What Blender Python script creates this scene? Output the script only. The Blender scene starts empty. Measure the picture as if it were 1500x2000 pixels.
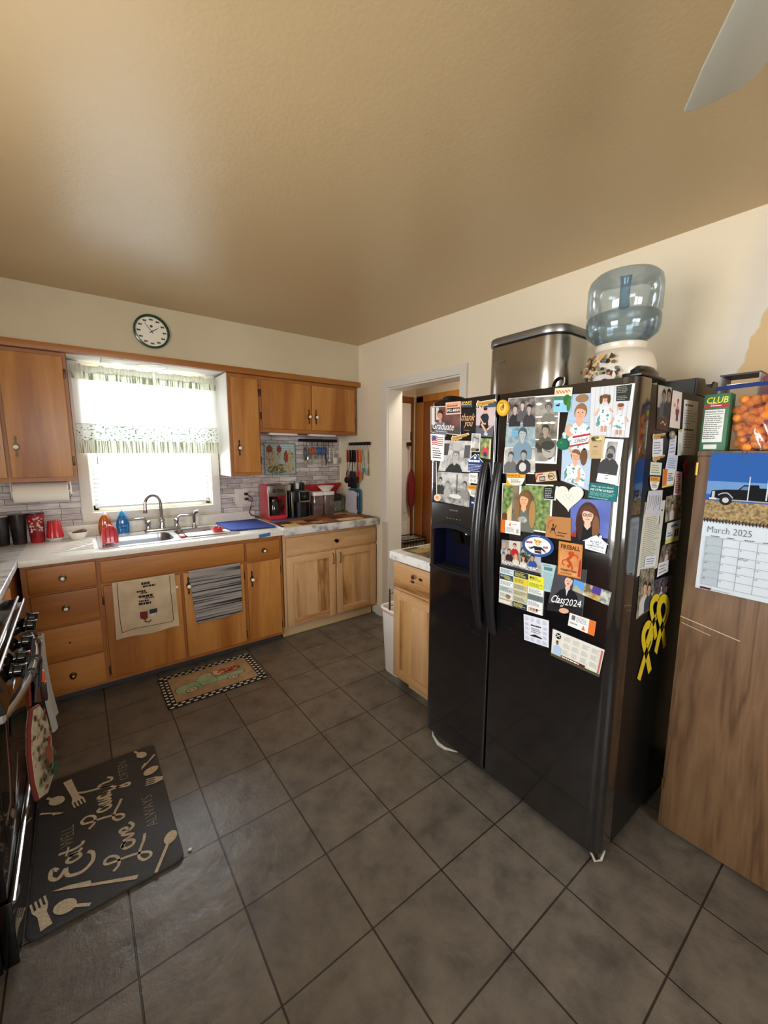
import bpy, bmesh, math, random
from mathutils import Vector, Matrix
random.seed(7)
SC = bpy.context.scene
COL = SC.collection

# ---------------------------------------------------------------- camera
cam_d = bpy.data.cameras.new('camera')
cam_d.sensor_fit = 'VERTICAL'; cam_d.sensor_height = 24.0; cam_d.lens = 790.73 / 2000 * 24.0
cam_d.clip_start = 0.02
cam = bpy.data.objects.new('camera', cam_d); COL.objects.link(cam)
YAW, PITCH, ROLL = -0.647506, 0.141473, 0.001219
_f = Vector((-math.sin(YAW), math.cos(YAW), 0)); _r = Vector((math.cos(YAW), math.sin(YAW), 0)); _u = Vector((0, 0, 1))
_f2 = _f * math.cos(PITCH) - _u * math.sin(PITCH); _u2 = _u * math.cos(PITCH) + _f * math.sin(PITCH)
_r3 = _r * math.cos(ROLL) + _u2 * math.sin(ROLL); _u3 = _u2 * math.cos(ROLL) - _r * math.sin(ROLL)
mw = Matrix((_r3, _u3, -_f2)).transposed().to_4x4(); mw.translation = Vector((-0.6306, -2.1093, 1.4947))
cam.matrix_world = mw
SC.camera = cam

# ---------------------------------------------------------------- exposure, world, daylight
SC.view_settings.view_transform = 'Standard'; SC.view_settings.look = 'None'
SC.view_settings.exposure = 0.78; SC.view_settings.gamma = 1.0
SC.view_settings.use_curve_mapping = False
SC.cycles.max_bounces = 8; SC.cycles.diffuse_bounces = 5; SC.cycles.glossy_bounces = 4
SC.cycles.transmission_bounces = 6; SC.cycles.transparent_max_bounces = 16
SC.cycles.sample_clamp_indirect = 6.0; SC.cycles.caustics_reflective = False; SC.cycles.caustics_refractive = False
SC.cycles.use_denoising = True
w = bpy.data.worlds.new('daylight'); SC.world = w; w.use_nodes = True
w.node_tree.nodes['Background'].inputs[0].default_value = (0.80, 0.90, 1.0, 1)
w.node_tree.nodes['Background'].inputs[1].default_value = 1.1

def area_light(name, loc, rot, sx, sy, power, col):
    l = bpy.data.lights.new(name, 'AREA'); l.shape = 'RECTANGLE'; l.size = sx; l.size_y = sy
    l.energy = power; l.color = col
    o = bpy.data.objects.new(name, l); COL.objects.link(o); o.location = loc; o.rotation_euler = rot
    return o
# daylight falling on the kitchen window and on the side window; the rear light is fill added behind the viewpoint
area_light('daylight_kitchen_window', (-0.14, 1.95, 1.62), (math.radians(-90), 0, 0), 1.3, 1.35, 190, (0.97, 0.98, 1.0))
area_light('daylight_side_window', (-1.90, -1.30, 1.55), (math.radians(90), 0, math.radians(-90)), 1.05, 1.1, 36, (0.97, 0.98, 1.0))
area_light('rear_window_fill', (-0.3, -4.30, 1.5), (math.radians(90), 0, 0), 1.5, 1.1, 36, (0.97, 0.98, 1.0))  # added fill through the unseen rear window
area_light('hall_fill_light', (2.0, 0.1, 2.36), (0, 0, 0), 0.3, 0.3, 7, (1.0, 0.93, 0.82))  # added light without a fixture, brightens the hall beyond the doorway

# ---------------------------------------------------------------- materials
def lin(h):
    if isinstance(h, tuple): return h
    c = [int(h[i:i + 2], 16) / 255 for i in (0, 2, 4)]
    return tuple(x / 12.92 if x <= 0.04045 else ((x + 0.055) / 1.055) ** 2.4 for x in c) + (1,)
_mc = {}
def newmat(name):
    m = bpy.data.materials.new(name); m.use_nodes = True
    return m, m.node_tree, m.node_tree.nodes['Principled BSDF']
def bump(nt, b, scale, strength, dist=0.002, detail=3, src=None, vec=None):
    n = nt.nodes.new('ShaderNodeBump'); n.inputs['Strength'].default_value = strength; n.inputs['Distance'].default_value = dist
    if src is None:
        t = nt.nodes.new('ShaderNodeTexNoise'); t.inputs['Scale'].default_value = scale; t.inputs['Detail'].default_value = detail
        if vec is None:
            g = nt.nodes.new('ShaderNodeTexCoord'); vec = g.outputs['Object']
        nt.links.new(vec, t.inputs['Vector']); src = t.outputs[0]
    nt.links.new(src, n.inputs['Height']); nt.links.new(n.outputs[0], b.inputs['Normal'])
    return n
def M(h, rough=0.5, metal=0.0, spec=0.5, bmp=None, trans=0.0, coat=0.0, alpha=1.0, ior=1.45):
    k = (h, rough, metal, spec, bmp, trans, coat, alpha)
    if k in _mc: return _mc[k]
    m, nt, b = newmat('surface_%s' % h)
    b.inputs['Base Color'].default_value = lin(h); b.inputs['Roughness'].default_value = rough
    b.inputs['Metallic'].default_value = metal; b.inputs['Specular IOR Level'].default_value = spec
    b.inputs['Transmission Weight'].default_value = trans; b.inputs['Coat Weight'].default_value = coat
    b.inputs['Alpha'].default_value = alpha; b.inputs['IOR'].default_value = ior
    if bmp: bump(nt, b, bmp[0], bmp[1])
    _mc[k] = m; return m
def ramp(nt, src, stops):
    r = nt.nodes.new('ShaderNodeValToRGB'); e = r.color_ramp.elements
    while len(e) < len(stops): e.new(0.5)
    for q, (p, c) in zip(e, stops): q.position = p; q.color = lin(c)
    nt.links.new(src, r.inputs[0]); return r
def MN(c1, c2, scale=20, rough=0.6, detail=3, c3=None, bmp=0.0, stretch=(1, 1, 1), lo=.35, hi=.65, metal=0.0, spec=.5):
    k = ('n', c1, c2, scale, rough, c3, bmp, stretch, lo, hi, metal)
    if k in _mc: return _mc[k]
    m, nt, b = newmat('mottled_%s' % c1)
    g = nt.nodes.new('ShaderNodeTexCoord'); mp = nt.nodes.new('ShaderNodeMapping'); mp.inputs['Scale'].default_value = stretch
    nt.links.new(g.outputs['Object'], mp.inputs[0])
    t = nt.nodes.new('ShaderNodeTexNoise'); t.inputs['Scale'].default_value = scale; t.inputs['Detail'].default_value = detail
    nt.links.new(mp.outputs[0], t.inputs['Vector'])
    st = [(lo, c1), (hi, c2)] if c3 is None else [(lo, c1), ((lo + hi) / 2, c3), (hi, c2)]
    r = ramp(nt, t.outputs[0], st); nt.links.new(r.outputs[0], b.inputs['Base Color'])
    b.inputs['Roughness'].default_value = rough; b.inputs['Metallic'].default_value = metal; b.inputs['Specular IOR Level'].default_value = spec
    if bmp: bump(nt, b, scale, bmp, src=t.outputs[0])
    _mc[k] = m; return m
def wood(name, c1, c2, c3, axis='z', scale=9.0, distort=6.0, rough=0.4, fine=.35, off=(0, 0, 0), bands=2.2, rng=(.25, .55, .85)):
    """plain sawn timber: grain runs along axis"""
    m, nt, b = newmat(name)
    g = nt.nodes.new('ShaderNodeTexCoord'); mp = nt.nodes.new('ShaderNodeMapping')
    s = {'z': (1, 1, .09), 'x': (.09, 1, 1), 'y': (1, .09, 1)}[axis]
    mp.inputs['Scale'].default_value = s; mp.inputs['Location'].default_value = off
    nt.links.new(g.outputs['Object'], mp.inputs[0])
    n = nt.nodes.new('ShaderNodeTexNoise'); n.inputs['Scale'].default_value = scale; n.inputs['Detail'].default_value = 3
    n.inputs['Distortion'].default_value = .6
    nt.links.new(mp.outputs[0], n.inputs['Vector'])
    mu = nt.nodes.new('ShaderNodeMath'); mu.operation = 'MULTIPLY'; mu.inputs[1].default_value = distort
    nt.links.new(n.outputs[0], mu.inputs[0])
    fr = nt.nodes.new('ShaderNodeMath'); fr.operation = 'PINGPONG'; fr.inputs[1].default_value = 1.0
    nt.links.new(mu.outputs[0], fr.inputs[0])
    n2 = nt.nodes.new('ShaderNodeTexNoise'); n2.inputs['Scale'].default_value = scale * 14; n2.inputs['Detail'].default_value = 2
    nt.links.new(mp.outputs[0], n2.inputs['Vector'])
    mx = nt.nodes.new('ShaderNodeMath'); mx.operation = 'MULTIPLY_ADD'; mx.inputs[1].default_value = fine
    nt.links.new(n2.outputs[0], mx.inputs[0])
    m3 = nt.nodes.new('ShaderNodeMath'); m3.operation = 'MULTIPLY'; m3.inputs[1].default_value = 1 - fine
    nt.links.new(fr.outputs[0], m3.inputs[0]); nt.links.new(m3.outputs[0], mx.inputs[2])
    r = ramp(nt, mx.outputs[0], [(rng[0], c1), (rng[1], c2), (rng[2], c3)])
    nt.links.new(r.outputs[0], b.inputs['Base Color']); b.inputs['Roughness'].default_value = rough
    bump(nt, b, 1, .12, .001, src=mx.outputs[0])
    return m

def m_tile():
    m, nt, b = newmat('slate_floor_tile')
    g = nt.nodes.new('ShaderNodeTexCoord')
    br = nt.nodes.new('ShaderNodeTexBrick'); br.offset = 0; br.squash = 1
    br.inputs['Scale'].default_value = 1; br.inputs['Brick Width'].default_value = .305; br.inputs['Row Height'].default_value = .305
    br.inputs['Mortar Size'].default_value = .0032; br.inputs['Mortar Smooth'].default_value = .35
    br.inputs['Color1'].default_value = lin('847f78'); br.inputs['Color2'].default_value = lin('7a756e'); br.inputs['Mortar'].default_value = lin('3c3228')
    nt.links.new(g.outputs['Object'], br.inputs['Vector'])
    n = nt.nodes.new('ShaderNodeTexNoise'); n.inputs['Scale'].default_value = 9; n.inputs['Detail'].default_value = 6; n.inputs['Roughness'].default_value = .65
    nt.links.new(g.outputs['Object'], n.inputs['Vector'])
    r = ramp(nt, n.outputs[0], [(.3, '9a938c'), (.5, 'c9c2b8'), (.72, 'e4dccf')])
    mx = nt.nodes.new('ShaderNodeMix'); mx.data_type = 'RGBA'; mx.blend_type = 'MULTIPLY'; mx.inputs[0].default_value = 1
    nt.links.new(br.outputs['Color'], mx.inputs[6]); nt.links.new(r.outputs[0], mx.inputs[7])
    nt.links.new(mx.outputs[2], b.inputs['Base Color'])
    b.inputs['Roughness'].default_value = .38; b.inputs['Specular IOR Level'].default_value = .6
    inv = nt.nodes.new('ShaderNodeMath'); inv.operation = 'SUBTRACT'; inv.inputs[0].default_value = 1
    nt.links.new(br.outputs['Fac'], inv.inputs[1])
    b1 = nt.nodes.new('ShaderNodeBump'); b1.inputs['Strength'].default_value = .8; b1.inputs['Distance'].default_value = .003
    nt.links.new(inv.outputs[0], b1.inputs['Height'])
    v = nt.nodes.new('ShaderNodeTexNoise'); v.inputs['Scale'].default_value = 9; v.inputs['Detail'].default_value = 7; v.inputs['Roughness'].default_value = .6; v.inputs['Distortion'].default_value = .25
    nt.links.new(g.outputs['Object'], v.inputs['Vector'])
    b2 = nt.nodes.new('ShaderNodeBump'); b2.inputs['Strength'].default_value = .8; b2.inputs['Distance'].default_value = .006
    nt.links.new(v.outputs[0], b2.inputs['Height']); nt.links.new(b1.outputs[0], b2.inputs['Normal'])
    nt.links.new(b2.outputs[0], b.inputs['Normal'])
    return m
def m_splash():
    m, nt, b = newmat('stick_on_stone_mosaic')
    g = nt.nodes.new('ShaderNodeTexCoord'); mp = nt.nodes.new('ShaderNodeMapping')
    mp.inputs['Rotation'].default_value = (math.radians(90), 0, 0)
    nt.links.new(g.outputs['Object'], mp.inputs[0])
    br = nt.nodes.new('ShaderNodeTexBrick'); br.offset = .37; br.offset_frequency = 2; br.squash = .62; br.squash_frequency = 3
    br.inputs['Scale'].default_value = 1; br.inputs['Brick Width'].default_value = .17; br.inputs['Row Height'].default_value = .0415
    br.inputs['Mortar Size'].default_value = .0016; br.inputs['Mortar Smooth'].default_value = .1; br.inputs['Bias'].default_value = -.1
    br.inputs['Color1'].default_value = lin('bdb2ad'); br.inputs['Color2'].default_value = lin('eae2de'); br.inputs['Mortar'].default_value = lin('51484a')
    nt.links.new(mp.outputs[0], br.inputs['Vector'])
    m2 = nt.nodes.new('ShaderNodeMapping'); m2.inputs['Scale'].default_value = (9, 1, 70)
    nt.links.new(g.outputs['Object'], m2.inputs[0])
    n = nt.nodes.new('ShaderNodeTexNoise'); n.inputs['Scale'].default_value = 1.2; n.inputs['Detail'].default_value = 4
    nt.links.new(m2.outputs[0], n.inputs['Vector'])
    r = ramp(nt, n.outputs[0], [(.3, '98918f'), (.6, 'ffffff')])
    mx = nt.nodes.new('ShaderNodeMix'); mx.data_type = 'RGBA'; mx.blend_type = 'MULTIPLY'; mx.inputs[0].default_value = .6
    nt.links.new(br.outputs['Color'], mx.inputs[6]); nt.links.new(r.outputs[0], mx.inputs[7]); nt.links.new(mx.outputs[2], b.inputs['Base Color'])
    b.inputs['Roughness'].default_value = .4
    return m
def m_sheer(name, col, tr=.5, transp=0.0, stripes=None):
    m = bpy.data.materials.new(name); m.use_nodes = True; nt = m.node_tree
    nt.nodes.clear(); o = nt.nodes.new('ShaderNodeOutputMaterial')
    d = nt.nodes.new('ShaderNodeBsdfDiffuse'); t = nt.nodes.new('ShaderNodeBsdfTranslucent'); mx = nt.nodes.new('ShaderNodeMixShader')
    d.inputs[0].default_value = lin(col); t.inputs[0].default_value = lin(col); mx.inputs[0].default_value = tr
    if stripes:
        g = nt.nodes.new('ShaderNodeTexCoord'); wv = nt.nodes.new('ShaderNodeTexNoise')
        mp = nt.nodes.new('ShaderNodeMapping'); mp.inputs['Scale'].default_value = stripes[2]
        nt.links.new(g.outputs['Object'], mp.inputs[0]); nt.links.new(mp.outputs[0], wv.inputs['Vector'])
        wv.inputs['Scale'].default_value = stripes[1]; wv.inputs['Detail'].default_value = stripes[3]
        r = ramp(nt, wv.outputs[0], [(stripes[4], stripes[0]), (stripes[4] + .04, col)])
        nt.links.new(r.outputs[0], d.inputs[0]); nt.links.new(r.outputs[0], t.inputs[0])
    nt.links.new(d.outputs[0], mx.inputs[1]); nt.links.new(t.outputs[0], mx.inputs[2])
    out = mx.outputs[0]
    if transp:
        tp = nt.nodes.new('ShaderNodeBsdfTransparent'); m2 = nt.nodes.new('ShaderNodeMixShader'); m2.inputs[0].default_value = transp
        nt.links.new(out, m2.inputs[1]); nt.links.new(tp.outputs[0], m2.inputs[2]); out = m2.outputs[0]
    nt.links.new(out, o.inputs[0]); return m
def m_clear(name, col='ffffff', gloss=.08, rough=.03, dens=0.0, dcol='ffffff'):
    """thin clear sheet: mostly see-through with a glossy face and a little body colour"""
    m = bpy.data.materials.new(name); m.use_nodes = True; nt = m.node_tree; nt.nodes.clear()
    o = nt.nodes.new('ShaderNodeOutputMaterial'); t = nt.nodes.new('ShaderNodeBsdfTransparent'); t.inputs[0].default_value = lin(col)
    gl = nt.nodes.new('ShaderNodeBsdfGlossy'); gl.inputs['Roughness'].default_value = rough
    lw = nt.nodes.new('ShaderNodeLayerWeight'); lw.inputs[0].default_value = .35
    mu = nt.nodes.new('ShaderNodeMath'); mu.operation = 'MULTIPLY_ADD'; mu.inputs[1].default_value = .5; mu.inputs[2].default_value = gloss
    nt.links.new(lw.outputs['Fresnel'], mu.inputs[0])
    mx = nt.nodes.new('ShaderNodeMixShader'); nt.links.new(mu.outputs[0], mx.inputs[0])
    nt.links.new(t.outputs[0], mx.inputs[1]); nt.links.new(gl.outputs[0], mx.inputs[2]); out = mx.outputs[0]
    if dens:
        d = nt.nodes.new('ShaderNodeBsdfDiffuse'); d.inputs[0].default_value = lin(dcol); m2 = nt.nodes.new('ShaderNodeMixShader'); m2.inputs[0].default_value = dens
        nt.links.new(out, m2.inputs[1]); nt.links.new(d.outputs[0], m2.inputs[2]); out = m2.outputs[0]
    nt.links.new(out, o.inputs[0]); return m

# ---------------------------------------------------------------- mesh helpers
class MB:
    def __init__(s): s.v = []; s.f = []; s.m = []; s.mats = []
    def mi(s, m):
        if m not in s.mats: s.mats.append(m)
        return s.mats.index(m)
    def add(s, vs, fs, m):
        n = len(s.v); k = s.mi(m)
        s.v += [tuple(p) for p in vs]
        for f in fs: s.f.append([i + n for i in f]); s.m.append(k)
        return s
    def bm(s, b, m):
        b.verts.index_update()
        s.add([v.co[:] for v in b.verts], [[v.index for v in f.verts] for f in b.faces], m); b.free(); return s
    def box(s, x0, x1, y0, y1, z0, z1, m, bev=0.0, seg=2, rot=None, xf=None):
        b = bmesh.new(); bmesh.ops.create_cube(b, size=1)
        sz = Vector((abs(x1 - x0), abs(y1 - y0), abs(z1 - z0))); c = Vector(((x0 + x1) / 2, (y0 + y1) / 2, (z0 + z1) / 2))
        for v in b.verts: v.co = Vector((v.co.x * sz.x, v.co.y * sz.y, v.co.z * sz.z))
        if bev: bmesh.ops.bevel(b, geom=list(b.edges), offset=min(bev, min(sz) * .45), segments=seg, profile=.6, affect='EDGES')
        R = rot.to_matrix() if rot is not None else None
        for v in b.verts:
            if R is not None: v.co = R @ v.co
            v.co += c
            if xf: v.co = xf @ v.co
        return s.bm(b, m)
    def prism(s, pts, axis, a0, a1, m, bev=0.0):
        def mk(p, a):
            return {'x': (a, p[0], p[1]), 'y': (p[0], a, p[1]), 'z': (p[0], p[1], a)}[axis]
        n = len(pts)
        vs = [mk(p, a0) for p in pts] + [mk(p, a1) for p in pts]
        fs = [list(range(n)), list(range(2 * n - 1, n - 1, -1))] + [[i, i + n, (i + 1) % n + n, (i + 1) % n] for i in range(n)]
        b = bmesh.new(); bv = [b.verts.new(v) for v in vs]
        for f in fs: b.faces.new([bv[i] for i in f])
        bmesh.ops.recalc_face_normals(b, faces=b.faces)
        if bev:
            es = [e for e in b.edges if abs((e.verts[0].co - e.verts[1].co).dot(Vector({'x': (1, 0, 0), 'y': (0, 1, 0), 'z': (0, 0, 1)}[axis]))) < 1e-6]
            bmesh.ops.bevel(b, geom=es, offset=bev, segments=2, profile=.6, affect='EDGES')
        return s.bm(b, m)
    def tube(s, pts, r, m, n=8, caps=True, flat=1.0):
        P = [Vector(p) for p in pts]; k = len(P); R = r if isinstance(r, (list, tuple)) else [r] * k
        T = [(P[min(i + 1, k - 1)] - P[max(i - 1, 0)]).normalized() for i in range(k)]
        up = Vector((0, 0, 1)) if abs(T[0].z) < .9 else Vector((0, 1, 0))
        N = (up - T[0] * up.dot(T[0])).normalized(); vs = []
        for i in range(k):
            N = (N - T[i] * N.dot(T[i])).normalized(); B = T[i].cross(N)
            for j in range(n):
                a = 2 * math.pi * j / n; vs.append(P[i] + (N * math.cos(a) * flat + B * math.sin(a)) * R[i])
        fs = [[i * n + j, i * n + (j + 1) % n, (i + 1) * n + (j + 1) % n, (i + 1) * n + j] for i in range(k - 1) for j in range(n)]
        if caps: fs += [list(range(n - 1, -1, -1)), [(k - 1) * n + j for j in range(n)]]
        return s.add(vs, fs, m)
    def cyl(s, p0, p1, r0, m, r1=None, n=20): return s.tube([p0, p1], [r0, r0 if r1 is None else r1], m, n)
    def lathe(s, c, prof, m, n=28, sx=1.0, sy=1.0, axis='z', flute=0.0, nf=0, pw=2.0):
        vs = []; c = Vector(c)
        for (r, z) in prof:
            for j in range(n):
                a = 2 * math.pi * j / n; rr = r * (1 + flute * math.cos(nf * a))
                ca, sa = math.cos(a), math.sin(a)
                if pw != 2.0:
                    q = (abs(ca) ** pw + abs(sa) ** pw) ** (-1 / pw); ca *= q; sa *= q
                p = {'z': (rr * ca * sx, rr * sa * sy, z), 'y': (rr * ca * sx, z, rr * sa * sy), 'x': (z, rr * ca * sx, rr * sa * sy)}[axis]
                vs.append(c + Vector(p))
        k = len(prof)
        fs = [[i * n + j, i * n + (j + 1) % n, (i + 1) * n + (j + 1) % n, (i + 1) * n + j] for i in range(k - 1) for j in range(n)]
        if prof[0][0] > 1e-5: fs.append(list(range(n - 1, -1, -1)))
        if prof[-1][0] > 1e-5: fs.append([(k - 1) * n + j for j in range(n)])
        return s.add(vs, fs, m)
    def ball(s, c, r, m, n=14, sc=(1, 1, 1)):
        pr = [(math.sin(math.pi * i / n) * r, -math.cos(math.pi * i / n) * r) for i in range(n + 1)]
        pr = [(max(a, 1e-6), z * sc[2]) for a, z in pr]
        return s.lathe(c, pr, m, n * 2, sc[0], sc[1])
    def surf(s, fn, nu, nv, m, th=0.0, nrm=None):
        g = [[Vector(fn(i / nu, j / nv)) for j in range(nv + 1)] for i in range(nu + 1)]
        vs = [p for row in g for p in row]; k = nv + 1
        fs = [[i * k + j, (i + 1) * k + j, (i + 1) * k + j + 1, i * k + j + 1] for i in range(nu) for j in range(nv)]
        if th:
            d = Vector(nrm) * th; o = len(vs); vs += [p + d for p in vs]
            fs += [[a + o for a in reversed(f)] for f in fs]
            rim = [i * k for i in range(nu + 1)] + [nu * k + j for j in range(1, nv + 1)] + [i * k + nv for i in range(nu - 1, -1, -1)] + [j for j in range(nv - 1, 0, -1)]
            for a, b in zip(rim, rim[1:] + rim[:1]): fs.append([b, a, a + o, b + o])
        return s.add(vs, fs, m)
    def plate(s, outer, holes, z, m, th=0.0):
        """flat horizontal plate with holes"""
        b = bmesh.new()
        loops = []
        for lp in [outer] + holes:
            vv = [b.verts.new((p[0], p[1], z)) for p in lp]
            es = [b.edges.new((vv[i], vv[(i + 1) % len(vv)])) for i in range(len(vv))]; loops.append(es)
        bmesh.ops.triangle_fill(b, edges=[e for l in loops for e in l], use_beauty=True, use_dissolve=False)
        if th:
            r = bmesh.ops.extrude_face_region(b, geom=list(b.faces))
            for e in r['geom']:
                if isinstance(e, bmesh.types.BMVert): e.co.z -= th
        bmesh.ops.recalc_face_normals(b, faces=b.faces)
        return s.bm(b, m)
    def rotate(s, c, R, i0=0):
        c = Vector(c); s.v = s.v[:i0] + [tuple(R @ (Vector(p) - c) + c) for p in s.v[i0:]]; return s
    def build(s, name, parent=None, smooth=True, angle=35):
        me = bpy.data.meshes.new(name)
        if parent is not None: o0 = root_of(parent)
        else:
            xs, ys, zs = zip(*s.v); o0 = Vector(((min(xs) + max(xs)) / 2, (min(ys) + max(ys)) / 2, min(zs)))
        me.from_pydata([tuple(Vector(p) - o0) for p in s.v], [], s.f)
        for m in s.mats: me.materials.append(m)
        me.polygons.foreach_set('material_index', s.m)
        if smooth:
            me.polygons.foreach_set('use_smooth', [True] * len(me.polygons))
            me.update(); me.set_sharp_from_angle(angle=math.radians(angle))
        me.update()
        o = bpy.data.objects.new(name, me); COL.objects.link(o)
        if parent is not None: o.parent = parent
        else: o.location = o0
        return o
def root_of(o):
    while o.parent: o = o.parent
    return o.location.copy()
def tag(o, label, cat, group=None, kind=None):
    o['label'] = label; o['category'] = cat
    if group: o['group'] = group
    if kind: o['kind'] = kind
    return o
def thing(name, loc, label, cat, group=None):
    o = bpy.data.objects.new(name, None); o.empty_display_size = .05; COL.objects.link(o); o.location = loc
    return tag(o, label, cat, group)
def struct(o): o['kind'] = 'structure'; return o
def rrect(x0, x1, y0, y1, r, n=5):
    out = []
    for cx, cy, a0 in ((x1 - r, y1 - r, 0), (x0 + r, y1 - r, 90), (x0 + r, y0 + r, 180), (x1 - r, y0 + r, 270)):
        for i in range(n + 1):
            a = math.radians(a0 + 90 * i / n); out.append((cx + r * math.cos(a), cy + r * math.sin(a)))
    return out
def wallx(y): return 1.522 + (1.11 - y) * .0405        # the fridge wall runs very slightly out of square
# ---------------------------------------------------------------- the room
def zero(o):
    """keep a structural mesh in room coordinates so its pattern lines up with the room grid"""
    l = o.location.copy()
    for v in o.data.vertices: v.co += l
    o.location = (0, 0, 0); return struct(o)
m_wall = MN('efe3c8', 'eaddc1', 3, .75, 2)
def m_patched():
    m, nt, b = newmat('cream_paint_with_bare_patch')
    g = nt.nodes.new('ShaderNodeTexCoord'); sp = nt.nodes.new('ShaderNodeSeparateXYZ'); nt.links.new(g.outputs['Object'], sp.inputs[0])
    n = nt.nodes.new('ShaderNodeTexNoise'); n.inputs['Scale'].default_value = 14; n.inputs['Detail'].default_value = 4; nt.links.new(g.outputs['Object'], n.inputs['Vector'])
    a = nt.nodes.new('ShaderNodeMath'); a.operation = 'MULTIPLY_ADD'; a.inputs[1].default_value = .29; nt.links.new(sp.outputs[2], a.inputs[0]); nt.links.new(sp.outputs[1], a.inputs[2])
    c = nt.nodes.new('ShaderNodeMath'); c.operation = 'MULTIPLY_ADD'; c.inputs[1].default_value = .05; nt.links.new(n.outputs[0], c.inputs[0]); nt.links.new(a.outputs[0], c.inputs[2])
    mr = nt.nodes.new('ShaderNodeMapRange'); mr.inputs[1].default_value = -1.132; mr.inputs[2].default_value = -.632; nt.links.new(c.outputs[0], mr.inputs[0])
    r = ramp(nt, mr.outputs[0], [(.19, 'd6b98a'), (.205, 'ddd8cb'), (.30, 'ddd5c6'), (.55, 'efe3c8')])
    nt.links.new(r.outputs[0], b.inputs['Base Color']); b.inputs['Roughness'].default_value = .75
    bump(nt, b, 60, .08); return m
def m_ceiling():
    m, nt, b = newmat('tan_ceiling_paint')
    b.inputs['Base Color'].default_value = lin('bfa57b'); b.inputs['Roughness'].default_value = .34; b.inputs['Specular IOR Level'].default_value = .6
    bump(nt, b, 70, .22, .003, 4); return m
m_floor = m_tile(); m_ceil = m_ceiling(); m_pw = m_patched()
m_white = M('e9e6df', .45); m_trim = M('e6e1d6', .5); m_black = M('0b0b0c', .3)
m_splashm = m_splash()

o = MB().box(-2.0, 2.6, -4.1, 1.6, -.06, 0, m_floor).build('floor', smooth=False); zero(o)
o = MB().box(-2.0, 2.6, -4.1, 1.6, 2.475, 2.54, m_ceil).build('ceiling', smooth=False); zero(o)
WX0, WX1, WZ0, WZ1 = -.555, .25, 1.085, 2.10
b = MB()
b.box(-1.72, WX0, 1.45, 1.57, 0, 2.475, m_wall); b.box(WX1, 1.66, 1.45, 1.57, 0, 2.475, m_wall)
b.box(WX0, WX1, 1.45, 1.57, 0, WZ0, m_wall); b.box(WX0, WX1, 1.45, 1.57, WZ1, 2.475, m_wall)
zero(b.build('wall_back', smooth=False))
b = MB()
def wseg(b, ya, yb, z0, z1, m, d0=0.0, d1=.14):
    b.prism([(wallx(ya) + d0, ya), (wallx(yb) + d0, yb), (wallx(yb) + d1, yb), (wallx(ya) + d1, ya)], 'z', z0, z1, m)
wseg(b, .705, 1.45, 0, 2.475, m_pw); wseg(b, -4.05, -.095, 0, 2.475, m_pw); wseg(b, -.095, .705, 2.048, 2.475, m_pw)
zero(b.build('wall_right', smooth=False))
b = MB()   # left wall with its side window, and the rear wall with an added window to let in fill: both behind the viewpoint
b.box(-1.70, -1.57, -.74, 1.45, 0, 2.475, m_wall); b.box(-1.70, -1.57, -4.05, -1.86, 0, 2.475, m_wall); b.box(-1.70, -1.57, -1.86, -.74, 2.10, 2.475, m_wall); b.box(-1.70, -1.57, -1.86, -.74, 0, .98, m_wall)
zero(b.build('wall_left', smooth=False))
b = MB()
b.box(-1.70, -1.1, -4.12, -4.0, 0, 2.475, m_wall); b.box(.5, 1.75, -4.12, -4.0, 0, 2.475, m_wall); b.box(-1.1, .5, -4.12, -4.0, 0, .95, m_wall); b.box(-1.1, .5, -4.12, -4.0, 2.1, 2.475, m_wall)
zero(b.build('wall_rear', smooth=False))
b = MB(); b.box(-1.66, -1.62, -1.86, -1.80, .98, 2.10, m_white); b.box(-1.66, -1.62, -.80, -.74, .98, 2.10, m_white); b.box(-1.66, -1.62, -1.80, -.80, 1.52, 1.56, m_white); b.box(-1.66, -1.62, -1.80, -.80, 2.04, 2.10, m_white); b.box(-1.66, -1.62, -1.80, -.80, .98, 1.03, m_white)
zero(b.build('window_2', smooth=False))
b = MB(); b.box(-1.1, .5, -4.08, -4.04, .95, 1.02, m_white); b.box(-1.1, .5, -4.08, -4.04, 2.03, 2.1, m_white); b.box(-1.1, -1.03, -4.08, -4.04, 1.02, 2.03, m_white); b.box(.43, .5, -4.08, -4.04, 1.02, 2.03, m_white); b.box(-.33, -.27, -4.08, -4.04, 1.02, 2.03, m_white)
zero(b.build('window_added', smooth=False))  # unseen window, added so the rear fill can enter the room

# soffit above the wall cabinets, with the white lined recess over the window
b = MB(); b.box(-1.57, 1.524, 1.125, 1.45, 2.135, 2.475, MN('cbbd9f', 'c5b697', 3, .75, 2)); zero(b.build('ceiling_soffit', smooth=False))
b = MB()
b.box(-.625, -.44, 1.13, 1.45, 2.124, 2.135, m_white); b.box(-.437, .345, 1.13, 1.45, 2.121, 2.135, m_white)
b.tube([(-.13 + .098 * math.cos(a * math.pi / 16), 1.335 + .098 * math.sin(a * math.pi / 16), 2.120) for a in range(33)], .003, M('cfc9bd', .5), 6, caps=False)
b.lathe((-.13, 1.335, 2.117), [(0.0001, .003), (.094, .003), (.097, .006)], M('f2f0ea', .4), 32)
zero(b.build('trim_1', smooth=True))
# orange-brown rail along the bottom edge of the soffit
m_old = wood('stained_birch', '985c24', 'ae7233', 'be8443', 'z', 4, 5, .36, .42, bands=2)
m_oldx = wood('stained_birch_sideways', '94591f', 'aa6e30', 'b87c3c', 'x', 4, 5, .36, .42)
m_oldf = wood('stained_birch_frame', '8f531f', '9c5e28', 'a86a30', 'z', 8, 2.5, .4, .5)
b = MB(); b.box(-1.57, 1.524, 1.095, 1.145, 2.105, 2.148, m_oldx, .004); zero(b.build('trim_2'))

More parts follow.
